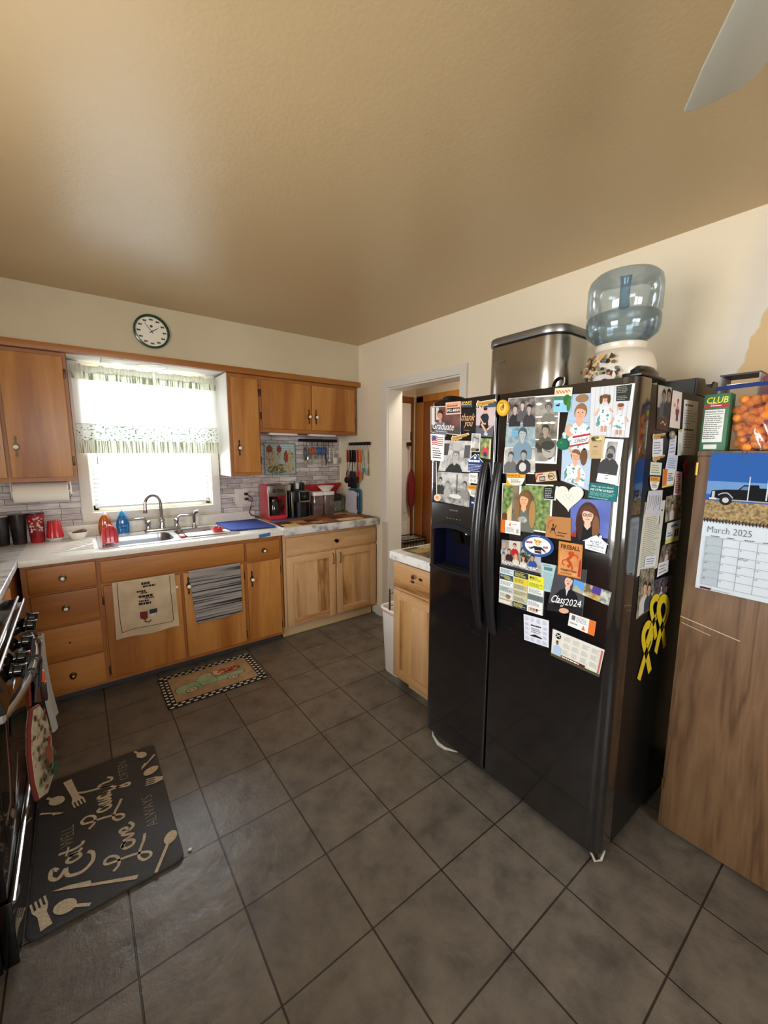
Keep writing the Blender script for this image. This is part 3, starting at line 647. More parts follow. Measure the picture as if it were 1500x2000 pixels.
b = MB(); b.tube([(1.1325, -1.624, .895), (1.1325, -1.80, .862)], .0016, M('c9b79a', .7), 5); b.tube([(1.1325, -1.63, .872), (1.1325, -1.72, .852)], .001, M('c9b79a', .7), 5); b.build('scratch', q)

# ---------------------------------------------------------------- gas stove at the left edge
m_ss = M('cfcfcc', .28, 1.0); m_bgl = M('060607', .08, 0, .6); m_cast = M('121212', .35)
st = thing('stove', (-1.2, -.31, 0), 'black and stainless freestanding gas stove at the left edge', 'stove')
SY0, SY1 = -.700, .082
MB().box(-1.54, -.915, SY0, SY1, .03, .885, m_bgl, .004).build('body', st)
b = MB(); b.box(-1.54, -.872, SY0, SY1, .886, .905, m_bgl, .005)
b.tube([(-.868, SY0, .910), (-.868, SY1, .910)], .0045, m_ss, 8); b.tube([(-.850, SY0, .898), (-.850, SY1, .898)], .004, m_ss, 8); b.build('cooktop', st)
b = MB()
for cy_ in (-.50, -.12):
    for cx_ in (-1.37, -1.08):
        for a in range(4): b.box(cx_ - .12, cx_ + .12, cy_ - .006, cy_ + .006, .925, .937, m_cast, .002) if a == 0 else b.box(cx_ - .006, cx_ + .006, cy_ - .14, cy_ + .14, .925, .937, m_cast, .002) if a == 1 else b.box(cx_ - .125, cx_ + .125, cy_ + (.14 if a == 2 else -.15), cy_ + (.15 if a == 2 else -.14), .906, .937, m_cast, .002)
b.build('grate', st)
b = MB(); b.prism([(-.916, .884), (-.852, .888), (-.836, .800), (-.916, .790)], 'y', SY0, SY1, m_bgl, .003); b.build('control_panel', st)
for ky in (-.015, -.105, -.275, -.42, -.52):
    b = MB(); R = Matrix.Rotation(math.radians(10), 3, 'Y')
    b.lathe((-.842, ky, .845), [(.024, 0), (.024, .006), (.019, .010), (.0185, .026), (.015, .030), (.0001, .031)], m_bgl, 22, axis='x')
    b.box(-.835, -.806, ky - .006, ky + .006, .826, .866, m_bgl, .003); b.box(-.8065, -.8045, ky - .006, ky + .006, .826, .866, M('8d8d8d', .2, 1.0), .0008)
    b.rotate((-.842, ky, .845), R); b.build('knob', st)
ov = MB().box(-.914, -.886, SY0 + .004, SY1 - .004, .250, .785, m_bgl, .006).box(-.888, -.884, SY0 + .09, SY1 - .09, .36, .66, M('020203', .04), .002).build('oven_door', st)
P = []; n = 20
for i in range(n + 1):
    t = i / n; P.append((-.855 + .048 * math.sin(math.pi * t) ** .8, .045 - .70 * t, .770))
b = MB(); vs = []
for p in P:
    for (dx, dz) in ((-.008, -.014), (.006, -.014), (.011, -.006), (.011, .008), (.005, .015), (-.008, .012)): vs.append((p[0] + dx, p[1], p[2] + dz))
k = 6; fs = [[i * k + j, i * k + (j + 1) % k, (i + 1) * k + (j + 1) % k, (i + 1) * k + j] for i in range(n) for j in range(k)] + [list(range(k)), [n * k + j for j in range(k - 1, -1, -1)]]
b.add(vs, fs, m_ss); b.box(-.888, -.855, .018, .048, .755, .785, m_ss, .003); b.box(-.888, -.850, -.658, -.628, .755, .785, m_ss, .003)
b.build('handle', ov, angle=50)
dw = MB().box(-.914, -.880, SY0 + .004, SY1 - .004, .035, .240, M('4a4948', .08, 1.0), .004, 3).build('drawer', st)
MB().tube([(-.877, SY0 + .01, .232), (-.877, SY1 - .01, .232)], .006, m_ss, 8).build('drawer_lip', dw)

# ---------------------------------------------------------------- ceiling fan (one blade reaches into view)
cf = thing('ceiling_fan', (.03, -2.115, 2.2), 'pale grey ceiling fan with one rounded blade reaching in at the upper right', 'ceiling fan')
b = MB(); b.cyl((.03, -2.115, 2.34), (.03, -2.115, 2.47), .012, m_white); b.lathe((.03, -2.115, 0), [(.0001, 2.475), (.07, 2.474), (.06, 2.44), (.02, 2.42)], m_white, 24); b.build('downrod', cf)
b = MB(); b.lathe((.03, -2.115, 0), [(.0001, 2.24), (.05, 2.245), (.085, 2.27), (.09, 2.31), (.06, 2.345), (.01, 2.35)], m_white, 28); b.build('motor_housing', cf)
for a4 in range(4):
    an = math.atan2(.55, .835) + a4 * math.pi / 2
    pts = [(.12, -.052), (.58, -.068), (.66, -.060), (.688, -.038), (.698, .0), (.700, .058), (.692, .066), (.58, .068), (.12, .052)]
    R = Matrix.Rotation(an, 3, 'Z'); b = MB()
    b.prism(pts, 'z', 0, .006, M('b9b6a6', .5), .0015); b.v = [tuple(R @ (Matrix.Rotation(math.radians(-9), 3, 'X') @ Vector(p)) + Vector((.03, -2.115, 2.298))) for p in b.v]
    bl_ = b.build('blade', cf)
# ---------------------------------------------------------------- clock
ck = thing('wall_clock', (-.150, 1.115, 2.205), 'round wall clock with green rim and fish-like marks above the window', 'clock')
C0 = Vector((-.150, 1.1245, 2.308))
MB().lathe(C0, [(.0001, 0), (.100, 0), (.100, -.010), (.0001, -.0105)], M('e9e2cf', .5), 48, axis='y').build('dial', ck)
MB().lathe(C0, [(.093, -.010), (.094, -.020), (.100, -.027), (.107, -.024), (.109, -.008), (.106, 0)], M('0d3d22', .22, coat=.5), 56, axis='y').build('rim', ck)
b = MB(); mk = M('4a4436', .6)
for i in range(12):
    a = math.radians(90 - 30 * i); cx, cz = C0.x + .076 * math.cos(a), C0.z + .076 * math.sin(a)
    b.prism([(cx - .013, cz + .003), (cx - .006, cz + .006), (cx + .004, cz + .004), (cx + .012, cz + .007), (cx + .010, cz), (cx + .013, cz - .006), (cx + .003, cz - .004), (cx - .007, cz - .006)], 'y', C0.y - .0112, C0.y - .0104, mk)
b.lathe((C0.x, C0.y - .0106, C0.z + .034), [(.0085, 0), (.0085, -.0006), (.0001, -.0008)], mk, 16, axis='y')
b.build('hour_marks', ck)
b = MB()
for an, L, w_ in ((math.radians(35), .050, .0028), (math.radians(127), .068, .0020)):
    d = Vector((math.cos(an), 0, math.sin(an))); nn = Vector((-d.z, 0, d.x)); c = C0 + Vector((0, -.013, 0))
    p = [c - d * .014 + nn * w_, c + d * L + nn * w_ * .4, c + d * L - nn * w_ * .4, c - d * .014 - nn * w_]
    b.prism([(q.x, q.z) for q in p], 'y', c.y - .0008, c.y, m_black)
b.lathe((C0.x, C0.y - .0105, C0.z), [(.004, 0), (.004, -.004), (.0001, -.0045)], m_black, 12, axis='y'); b.build('hand', ck)

# ---------------------------------------------------------------- sink, tap, bowls
m_steel = M('a9aaab', .24, 1.0); m_enam = M('d9d8d4', .18, 0, .5)
sk = thing('kitchen_sink', (-.13, 1.1, .74), 'double-bowl stainless steel sink set in the white worktop', 'sink')
bl1, bl2 = rrect(-.525, -.128, .905, 1.250, .075, 6), rrect(-.088, .255, .905, 1.285, .075, 6)
b = MB(); b.plate(rrect(-.560, .300, .870, 1.372, .045), [bl1, bl2], .9205, M('c9c9c7', .2, .6), .004); b.build('rim', sk)
def bowl(lp, name, depth):
    q = MB(); n = len(lp); cx = sum(p[0] for p in lp) / n; cy2 = sum(p[1] for p in lp) / n; vs = []
    lv = [(1.0, .9200), (.985, .912), (.97, .88), (.94, .92 - depth + .03), (.90, .92 - depth + .006), (.80, .92 - depth), (.12, .92 - depth - .004), (.02, .92 - depth - .006)]
    for s_, z in lv: vs += [(cx + (p[0] - cx) * s_, cy2 + (p[1] - cy2) * s_, z) for p in lp]
    fs = [[i * n + j, i * n + (j + 1) % n, (i + 1) * n + (j + 1) % n, (i + 1) * n + j] for i in range(len(lv) - 1) for j in range(n)] + [[(len(lv) - 1) * n + j for j in range(n)]]
    q.add(vs, fs, m_steel); o = q.build(name, sk, angle=70)
    MB().lathe((cx, cy2, .92 - depth), [(.0001, .001), (.025, .0), (.040, .004), (.043, .002)], m_chrome, 24).build('drain', o); return o
bowl(bl1, 'bowl', .17); bowl(bl2, 'bowl', .17)
fa = thing('faucet', (-.145, 1.335, .9205), 'chrome two-lever kitchen tap with a high arched spout', 'tap')
m_ch = M('b5b3b0', .12, 1.0)
MB().prism(rrect(-.265, -.020, 1.300, 1.352, .024), 'z', .9210, .938, m_ch, .005).build('deck_plate', fa)
b = MB(); b.lathe((-.145, 1.328, 0), [(.024, .938), (.022, .95), (.018, .965), (.017, .99), (.021, .995), (.019, 1.008), (.0125, 1.02)], m_ch, 20)
P = [(-.145, 1.328, 1.01), (-.145, 1.328, 1.06), (-.147, 1.326, 1.11)]
for i in range(13):
    a = math.pi * i / 12 * 1.03; P.append((-.201 + .054 * math.cos(a), 1.328 - .03 * (1 - math.cos(a)), 1.13 + .064 * math.sin(a)))
P += [(-.2565, 1.265, 1.09)]
b.tube(P, .0115, m_ch, 14); b.tube([P[-1], (P[-1][0] - .001, P[-1][1], P[-1][2] - .022)], .0145, m_ch, 14); b.build('spout', fa)
for s_, x in ((-1, -.238), (1, -.046)):
    b = MB(); b.lathe((x, 1.328, 0), [(.021, .938), (.018, .945), (.015, .975), (.019, .985), (.016, 1.0), (.004, 1.008)], m_ch, 18)
    b.tube([(x, 1.328, 1.0), (x + s_ * .03, 1.322, 1.022), (x + s_ * .085, 1.315, 1.022)], [.010, .008, .006], m_ch, 10); b.build('lever', fa)
sp = thing('sink_sprayer', (.045, 1.33, .92), 'chrome side sprayer standing right of the tap', 'sprayer')
b = MB(); b.lathe((.080, 1.33, 0), [(.020, .9208), (.018, .93), (.012, .945), (.011, .955)], m_ch, 16); b.build('holder', sp)
b = MB(); b.tube([(.080, 1.33, .95), (.082, 1.33, .99), (.081, 1.328, 1.02), (.092, 1.32, 1.042), (.112, 1.31, 1.045)], [.009, .012, .012, .014, .015], m_ch, 12); b.build('spray_head', sp)

def bottle(x, y, name, label, mb, mc, prof, capprof, sx=1.0, sy=.6, liquid=None):
    t = thing(name, (x, y, .9155), label, 'bottle'); MB().lathe((x, y, .9158), prof, mb, 24, sx, sy, pw=2.4).build('bottle_body', t)
    MB().lathe((x, y, .9158), capprof, mc, 18).build('cap', t)
    return t
m_or = M('f08a48', .12, 0, .5, trans=.5); m_blu = M('2aa0e4', .1, 0, .5, trans=.5)
bottle(-.500, 1.392, 'dish_soap_bottle', 'orange dish soap bottle with clear cap behind the sink', m_clear('orange_soap', 'f8b070', .1, .05, .40, 'f07c34'), M('f1ede4', .25), [(.0001, 0), (.036, .001), (.040, .02), (.041, .07), (.034, .10), (.030, .115), (.016, .14), (.012, .146)], [(.014, .144), (.013, .156), (.006, .160), (.005, .172), (.0001, .173)])
bottle(-.392, 1.392, 'dish_soap_bottle', 'bright blue dish soap bottle behind the sink', m_clear('blue_soap', '50b8f0', .1, .05, .40, '2098e0'), M('2f9bd8', .25), [(.0001, 0), (.036, .001), (.040, .02), (.041, .07), (.036, .10), (.028, .12), (.018, .135)], [(.018, .134), (.017, .15), (.012, .160), (.005, .170), (.0001, .171)])
t = thing('scrub_pad_holder', (-.50, 1.02, .9155), 'red rounded silicone scrubber leaning at the left rim of the sink', 'scrubber')
m_red = M('c8202c', .3, coat=.4)
pts = [(-.042, 0), (-.046, .05), (-.036, .095), (-.012, .120), (.012, .120), (.034, .098), (.046, .05), (.044, 0)]
b = MB(); b.prism(pts, 'y', -.010, .010, m_red, .005)
for i in (-.022, 0, .022): b.tube([(i, -.012, .012), (i * 1.05, -.013, .08), (i * .6, -.012, .105)], .0035, m_red, 6)
b.v = [tuple(Matrix.Rotation(math.radians(-12), 3, 'X') @ Vector(p) + Vector((-.495, .985, .923))) for p in b.v]; b.build('body', t)
b = MB(); b.tube([(-.528, 1.0, .955), (-.518, 1.0, 1.02), (-.495, 1.0, 1.05), (-.472, 1.0, 1.02)], .003, M('f0cfd0', .3), 6); b.build('rim_band', t)
t = thing('sponge_scourer', (-.065, .955, .921), 'small pink scrubber lying on the sink divider', 'scrubber')
MB().box(-.095, -.065, .925, 1.005, .9212, .936, M('d96a62', .6), .006).build('sponge', t)
t = thing('cutting_board', (.08, 1.0, .915), 'white plastic board laid across the right bowl', 'cutting board')
MB().prism(rrect(-.050, .245, .925, 1.06, .02), 'z', .9212, .928, M('e4e1d8', .35), .002).build('board', t)
t = thing('sink_strainer', (.160, .985, .93), 'red sink strainer cup on the front edge of the right bowl', 'strainer')
MB().lathe((.165, .985, 0), [(.0001, .929), (.034, .929), (.037, .948), (.043, .952), (.043, .956), (.036, .956), (.032, .94), (.0001, .938)], m_red, 24).build('cup', t)
MB().lathe((.165, .985, 0), [(.005, .938), (.005, .962), (.009, .970), (.0001, .975)], M('8a7a52', .4), 12).build('post', t)

# tumblers, bowl
def tumbler(x, y, r, h, m, label, lid=None, art=None):
    t = thing('tumbler', (x, y, .9155), label, 'tumbler', 'tumblers on the left worktop')
    MB().lathe((x, y, .9157), [(.0001, 0), (r * .78, 0), (r * .82, .006), (r, h * .97), (r, h), (r * .93, h), (r * .76, .01), (.0001, .01)], m, 32).build('cup_body', t)
    if lid: MB().lathe((x, y, .9157), [(r * .92, h - .004), (r * 1.02, h), (r * 1.02, h + .006), (.0001, h + .008)], lid, 32).build('lid', t)
    return t
tumbler(-1.045, 1.375, .042, .185, MN('1c1a1c', '2a2628', 30, .3), 'plain black tumbler with a pale lid band at the left edge', M('b9b0a0', .4))
t = tumbler(-.962, 1.375, .043, .187, MN('141215', '4a3436', 16, .3, lo=.45, hi=.8), 'dark smoky tumbler with a blurred print between two others', m_black)
t = tumbler(-.873, 1.375, .045, .190, MN('7c1420', 'b02430', 14, .22), 'dark red glossy tumbler with pale floral print beside the red cup', M('2a0c10', .2))
b = MB(); mf = MN('c9a79a', 'dcc6b4', 60, .5)
for i in range(34):
    a = math.radians(-140 + random.random() * 110); z = .085 + random.random() * .09 - abs(a + 1.5) * .02; rr = .0362 + .0088 * z / .19 + .0006
    c = Vector((-.873 + rr * math.cos(a), 1.375 + rr * math.sin(a), .9157 + z)); b.ball(c, .004 + random.random() * .0035, mf, 5, (1, 1, 1))
b.build('floral_print', t)
t = thing('fluted_cup', (-.785, 1.367, .9155), 'red fluted plastic cup upside down on a white dish', 'cup')
MB().lathe((-.782, 1.367, 0), [(.0001, .9157), (.034, .9157), (.047, .935), (.046, .938), (.0001, .935)], m_enam, 28).build('dish', t)
MB().lathe((-.782, 1.367, 0), [(.044, .939), (.046, .941), (.034, 1.045), (.030, 1.052), (.0001, 1.053)], m_red, 64, flute=.035, nf=16).build('cup_body', t)
t = thing('serving_bowl', (-.660, 1.345, .9155), 'white oval bowl holding a brown scrubber by the upstand', 'bowl')
MB().lathe((-.660, 1.335, .9157), [(.0001, 0), (.035, 0), (.038, .004), (.058, .045), (.061, .050), (.056, .049), (.034, .008), (.0001, .006)], M('e7e2d6', .25), 32, 1.0, .8).build('bowl_body', t)
b = MB(); b.lathe((-.652, 1.335, .950), [(.0001, 0), (.040, .004), (.046, .014), (.036, .024), (.0001, .028)], MN('4a2e22', '6b4636', 70, .7), 20, 1.0, .6); b.rotate((-.652, 1.335, .96), Matrix.Rotation(math.radians(-14), 3, 'Y')); tag(b.build('scrubber_pad'), 'brown oval scrubber resting in the white bowl', 'scrubber')

# paper towels under the wall cabinet
t = thing('paper_towel_roll', (-.82, 1.25, 1.18), 'white paper towel roll under the left wall cabinet', 'paper towels')
b = MB(); b.lathe((0, 1.25, 1.255), [(.018, -.952), (.063, -.952), (.063, -.686), (.018, -.686)], M('ece6da', .85, bmp=(300, .2)), 36, axis='x'); b.build('roll', t)
b = MB(); b.tube([(-.670, 1.25, 1.324), (-.670, 1.25, 1.235)], .004, m_white, 8); b.box(-.676, -.666, 1.235, 1.265, 1.24, 1.27, m_white, .003); b.tube([(-.962, 1.25, 1.324), (-.962, 1.25, 1.235)], .004, m_white, 8); b.cyl((-.966, 1.25, 1.255), (-.668, 1.25, 1.255), .006, m_white); b.build('holder', t)

# outlet with plug and cord
t = thing('wall_outlet', (.495, 1.44, 1.06), 'white double outlet and switch plate on the mosaic', 'outlet')
MB().prism([(p[0], p[1]) for p in rrect(.440, .552, 1.062, 1.198, .006)], 'y', 1.437, 1.4435, M('ddd6c8', .4), .002).build('plate', t)
b = MB(); b.box(.462, .472, 1.430, 1.438, 1.115, 1.145, m_white, .002); b.build('switch', t)
for z in (1.152, 1.108): MB().lathe((.527, 1.437, z), [(.016, 0), (.016, -.002), (.0001, -.002)], M('cfc8ba', .4), 18, axis='y').build('socket', t)
for k, (z, P) in enumerate(((1.152, [(.53, 1.405, 1.152), (.575, 1.40, 1.12), (.585, 1.405, 1.06), (.55, 1.41, 1.0), (.56, 1.405, .96), (.60, 1.40, .95), (.632, 1.39, .95)]), (1.108, [(.53, 1.405, 1.108), (.57, 1.40, 1.09), (.56, 1.40, 1.04), (.545, 1.40, .985), (.60, 1.39, .945), (.634, 1.37, .94)]))):
    t = thing('power_cord', P[-1], ['black power cord from the upper socket to the red coffee maker', 'black power cord from the lower socket looping over the worktop'][k], 'cord', 'appliance cords')
    MB().box(P[0][0] - .012, P[0][0] + .012, 1.404, 1.434, z - .012, z + .012, m_black, .005).build('plug', t)
    MB().tube(P, .0028, m_black, 7).build('cord', t)

# ---------------------------------------------------------------- coffee corner
ZC = .9327
cm = thing('coffee_maker', (.725, 1.31, ZC), 'red retro drip coffee maker with stainless front', 'coffee maker')
m_rc = M('c32a38', .28, coat=.5); m_bs = M('8e8984', .3, 1.0, bmp=(200, .05))
pr = rrect(1.209, 1.400, .950, 1.238, .022)
b = MB(); b.prism(pr, 'x', .640, .655, m_rc, .004); b.prism(pr, 'x', .803, .818, m_rc, .004)
b.box(.655, .803, 1.345, 1.396, .950, 1.236, m_rc); b.box(.655, .803, 1.225, 1.345, 1.14, 1.234, m_rc, .004); b.box(.645, .813, 1.214, 1.396, .9345, .968, m_rc, .006)
b.build('housing', cm)
b = MB(); b.box(.653, .805, 1.206, 1.222, 1.136, 1.230, m_bs, .004); b.build('control_face', cm)
b = MB()
for x, r in ((.700, .018), (.740, .015), (.770, .013)): b.lathe((x, 1.206, 1.185), [(r, 0), (r, -.004), (r * .8, -.008), (.0001, -.008)], M('6a6663', .3, 1.0), 20, axis='y')
b.build('dial', cm)
b = MB(); b.tube([(.648, 1.207, .955), (.648, 1.207, 1.225), (.660, 1.207, 1.235), (.798, 1.207, 1.235), (.810, 1.207, 1.225), (.810, 1.207, .955)], .006, m_bs, 8); b.build('front_frame', cm)
cr = MB().lathe((.720, 1.275, 0), [(.0001, .9690), (.044, .969), (.052, .985), (.054, 1.02), (.044, 1.075), (.034, 1.10), (.036, 1.112), (.0001, 1.114)], M('2a201c', .06, 0, .6), 28).build('carafe', cm)
b = MB(); b.tube([(.752, 1.255, 1.098), (.785, 1.235, 1.09), (.790, 1.232, 1.04), (.768, 1.245, 1.0)], [.007, .009, .008, .006], m_black, 8); b.build('carafe_handle', cr)
MB().lathe((.720, 1.275, 0), [(.036, 1.112), (.038, 1.122), (.0001, 1.126)], m_black, 24).build('carafe_lid', cr)
kg = thing('pod_coffee_maker', (.945, 1.30, ZC), 'black single-cup coffee machine with silver trim beside the red one', 'coffee maker')
m_kb = M('101114', .3)
b = MB(); b.box(.858, 1.034, 1.262, 1.405, .934, 1.170, m_kb, .010); b.box(.880, 1.034, 1.205, 1.262, 1.075, 1.178, m_kb, .008); b.build('housing', kg)
b = MB(); b.lathe((.962, 1.235, 0), [(.046, .9345), (.046, 1.07)], M('16181c', .25), 24, 1.1, .6); b.lathe((.955, 1.235, 0), [(.0001, .9344), (.066, .9344), (.068, .944), (.0001, .946)], m_kb, 24, 1.15, .7); b.build('drip_base', kg)
MB().box(.862, .882, 1.222, 1.262, .9345, 1.165, M('9c9a94', .25, 1.0), .004).build('silver_pillar', kg)
MB().box(1.034, 1.040, 1.222, 1.262, .9345, 1.165, M('9c9a94', .25, 1.0), .002).build('silver_pillar', kg)
b = MB(); b.prism(rrect(.925, 1.035, 1.068, 1.170, .014), 'y', 1.196, 1.205, M('c4c2bd', .2, 1.0), .002); b.build('display_bezel', kg)
b = MB(); b.prism(rrect(.933, 1.028, 1.082, 1.166, .010), 'y', 1.194, 1.197, M('08090b', .1), .001); b.build('display', kg)
b = MB(); b.lathe((.978, 1.1938, 1.12), [(.014, 0), (.014, -.001), (.0001, -.001)], M('3c4048', .2), 20, axis='y'); b.build('brew_button', kg)
t = thing('pod_rack', (.985, 1.36, 1.171), 'black pod rack standing on top of the single-cup machine', 'rack')
b = MB(); b.box(.925, 1.035, 1.31, 1.39, 1.1713, 1.180, m_kb, .003); b.box(.925, .935, 1.31, 1.39, 1.18, 1.232, m_kb, .003); b.box(1.012, 1.035, 1.31, 1.39, 1.18, 1.236, m_kb, .003)
b.tube([(.941, 1.32, 1.18), (.941, 1.32, 1.252)], .005, m_kb, 8); b.tube([(1.006, 1.32, 1.18), (1.006, 1.32, 1.256)], .005, m_kb, 8); b.build('frame', t)
for i, (x, y, z, h) in enumerate(((.973, 1.335, 1.1802, .052), (.893, 1.345, 1.1712, .045))):
    o = MB().lathe((x, y, z), [(.0001, 0), (.018, 0), (.022, h), (.024, h + .003), (.0001, h + .004)], M('d9d4ca', .4), 20).build('coffee_pod'); tag(o, ['white coffee pod cup in the black pod rack', 'white coffee pod cup on the machine left of the rack'][i], 'pod', 'coffee pods')
# blue tray, drying mat, tape
o = MB().prism([(.640, 1.085), (.880, 1.175), (.905, 1.190), (.850, 1.195), (.66, 1.20), (.628, 1.12)], 'z', .9329, .9342, M('2f78b4', .35), .0005).build('serving_tray'); tag(o, 'blue flat tray under the two coffee machines', 'tray')
o = MB(); o.prism([(.265, 1.405), (.255, 1.30), (.26, 1.0), (.285, .975), (.590, .945), (.604, .96), (.602, 1.30), (.590, 1.405)], 'z', .9217, .9295, M('34478f', .9, bmp=(240, .6)), .003); tag(o.build('drying_mat'), 'blue microfibre drying mat on the worktop right of the sink', 'mat')
o = MB().prism([(.405, .880), (.402, .906), (.492, .9135), (.492, .888)], 'y', .7885, .7897, M('2f6d9c', .6)).build('masking_tape'); tag(o, 'blue tape strip stuck on the worktop edge', 'tape')
# canisters, filters, box
m_can = m_clear('clear_plastic', 'f2eeee', .10, .05, .10, 'ccbab8')
for i, (x0, x1, l) in enumerate(((1.078, 1.184, 'clear canister with white lid left of its twin'), (1.190, 1.300, 'clear canister with white lid under the paper filters'))):
    t = thing('food_canister', ((x0 + x1) / 2, 1.27, ZC), l, 'canister', 'clear canisters by the wall')
    MB().prism(rrect(x0, x1, 1.215, 1.32, .018), 'z', .934, 1.115, m_can, .002).build('jar', t)
    MB().prism(rrect(x0 - .003, x1 + .003, 1.212, 1.323, .02), 'z', 1.1155, 1.150, m_white, .006).build('lid', t)
    o = MB().prism(rrect(x0 + .006, x1 - .006, 1.221, 1.314, .014), 'z', .9365, 1.03 - .02 * i, MN('4b2a24', '6a3a34', 120, .8), .004).build('coffee_grounds'); tag(o, ['dark ground coffee filling the left canister', 'dark ground coffee filling the canister below the filters'][i], 'coffee', kind='stuff')
t = MB().lathe((1.233, 1.265, 0), [(.0001, 1.152), (.034, 1.152), (.036, 1.154), (.078, 1.200), (.076, 1.201), (.034, 1.156), (.0001, 1.156)], M('ece8de', .8), 72, flute=.03, nf=26).build('coffee_filter'); tag(t, 'white fluted paper coffee filters on the canister lid', 'coffee filters')
t = thing('plastic_tray', (1.34, 1.425, ZC), 'flat red plastic panel standing behind the canisters', 'tray')
b = MB(); b.prism([(1.05, 1.165), (1.06, 1.205), (1.34, 1.208), (1.49, 1.212), (1.488, 1.185), (1.44, 1.135), (1.43, 1.03), (1.36, 1.03), (1.36, 1.10), (1.05, 1.10)], 'y', 1.415, 1.430, M('b3201f', .4), .003); b.box(1.05, 1.36, 1.415, 1.43, .934, 1.10, M('8e1b1b', .4), .003); b.build('panel', t)
t = thing('plastic_jug', (1.40, 1.35, ZC), 'clear jug with dark lid behind the canisters', 'jug')
MB().prism(rrect(1.318, 1.425, 1.30, 1.395, .015), 'z', .934, 1.045, m_clear('jug_plastic', 'e6ece2', .1, .05, .25, 'a9ad9e'), .003).build('jar', t)
MB().prism(rrect(1.312, 1.430, 1.295, 1.40, .015), 'z', 1.0455, 1.11, M('23241f', .3), .004).build('lid', t)
b = MB(); b.tube([(1.432, 1.30, 1.09), (1.455, 1.285, 1.07), (1.450, 1.285, .96), (1.428, 1.30, .945)], .007, M('3a3a36', .3), 8); b.build('handle', t)
for k, (x, th, c1, l, dz) in enumerate(((1.470, .008, 'd4d2d8', 'white plastic cutting board leaning by the corner wall', 0), (1.484, .007, '2c4f96', 'blue-rimmed cutting board behind the white one', .012), (1.496, .007, '3b8f86', 'teal-rimmed cutting board nearest the wall', .020))):
    t = thing('cutting_board', (x, 1.17, ZC), l, 'cutting board', 'cutting boards in the corner')
    pts = rrect(1.075 - dz * .5, 1.285, .9335, 1.148 + dz, .035)
    b = MB(); b.prism(pts, 'x', x, x + th, M(c1, .35), .002); i0 = 0
    b.build('board', t)
    b = MB(); b.prism(rrect(1.083, 1.098, .97, 1.10, .006), 'x', x - .0012, x + .0002, M('26334f' if k == 0 else c1, .4)); b.build('grip_slot', t)
    if k == 0:
        b = MB(); P = [(1.4695, 1.082, .94), (1.4695, 1.077, .97), (1.4695, 1.076, 1.10), (1.4695, 1.09, 1.142), (1.4695, 1.13, 1.149)]; b.tube(P, .005, M('16202c', .35), 8); b.build('rubber_edge', t)

# tile picture
t = thing('tile_picture', (.862, 1.435, 1.31), 'hand-painted tile picture of a garden and brown animals above the coffee machines', 'picture')
MB().box(.712, 1.012, 1.4305, 1.4435, 1.308, 1.598, M('6f8c8c', .35), .003).build('tile', t)
b = MB(); yy = 1.4302; b.box(.720, 1.004, yy, yy + .001, 1.316, 1.59, M('9fb6b4', .4))
for z in (1.57, 1.552, 1.535, 1.52): b.box(.73, .995, yy - .0004, yy, z, z + .004, M('cfd8d4', .4))
def blob(cx, cz, rx, rz, m, q=.0006): b.prism([(cx + rx * math.cos(a * math.pi / 8) * (1 + .18 * math.sin(a * 2.3)), cz + rz * math.sin(a * math.pi / 8) * (1 + .15 * math.cos(a * 1.7))) for a in range(16)], 'y', yy - q, yy, m)
m1 = MN('5a3a2c', 'a89a78', 90, .4, 4, 'c2b48e'); m2 = MN('7c2e20', '9c4a30', 60, .4); m3 = MN('2f7a72', 'c9b878', 80, .4, 4, '5a4a30')
blob(.765, 1.49, .045, .075, m1); blob(.76, 1.54, .030, .035, m2, .0008); blob(.850, 1.54, .022, .035, m2, .0008); blob(.848, 1.49, .018, .04, m1, .0007); blob(.945, 1.47, .048, .065, m1); blob(.915, 1.47, .022, .055, m2, .0008)
blob(.79, 1.40, .07, .045, m1, .0009); blob(.86, 1.36, .13, .040, m3, .0010); blob(.94, 1.375, .055, .05, m1, .0011); blob(.80, 1.345, .06, .028, m3, .0012)
b.build('painting', t)

# hook rails and hanging tools ------------------------------------------------
def rail(y_or_wall, a0, a1, z, n, label, wall):
    t = thing('hook_rail', ((a0 + a1) / 2, 1.42, z) if not wall else (wallx((a0 + a1) / 2) - .02, (a0 + a1) / 2, z), label, 'hook rail', 'black hook rails')
    q = MB()
    if not wall: q.box(a0, a1, 1.418, 1.4435, z - .012, z + .016, m_black, .004)
    else: q.box(wallx(a0) - .030, wallx(a0) - .002, a1, a0, z - .012, z + .016, m_black, .004)
    q.build('rail', t); return t
ra = rail(1.44, 1.045, 1.455, 1.622, 9, 'black hook rail on the mosaic with small tools', False)
m_wire = M('17171a', .35, .6)
def hookA(x, dx=0.0):
    MB().tube([(x, 1.416, 1.618), (x - dx, 1.402, 1.585), (x - dx, 1.398, 1.565), (x - dx + .004, 1.392, 1.558), (x - dx + .012, 1.388, 1.566)], .0022, m_wire, 6).build('hook', ra)
hx = [1.095, 1.125, 1.180, 1.240, 1.285, 1.305, 1.328, 1.362, 1.402]
for x in hx: hookA(x, .012)
def hung(name, label, cat): return thing(name, (0, 0, 0), label, cat, 'small tools on the mosaic rail')
def place(t, x, y, z): t.location = (x, y, z); return t
YH = 1.395; ZH = 1.556
def tool(name, x, label, cat, zlow=None):
    return thing(name, (x, YH, zlow or 1.40), label, cat, 'small tools on the mosaic rail')
t = tool('can_opener', 1.088, 'black-handled can opener with silver wheel, first on the mosaic rail', 'can opener')
b = MB(); b.tube([(1.086, YH, ZH), (1.082, YH, 1.50), (1.090, YH, 1.435)], [.005, .007, .006], m_black, 8); b.tube([(1.090, YH, ZH), (1.106, YH, 1.50), (1.100, YH, 1.435)], [.004, .006, .005], m_black, 8); b.build('handle', t)
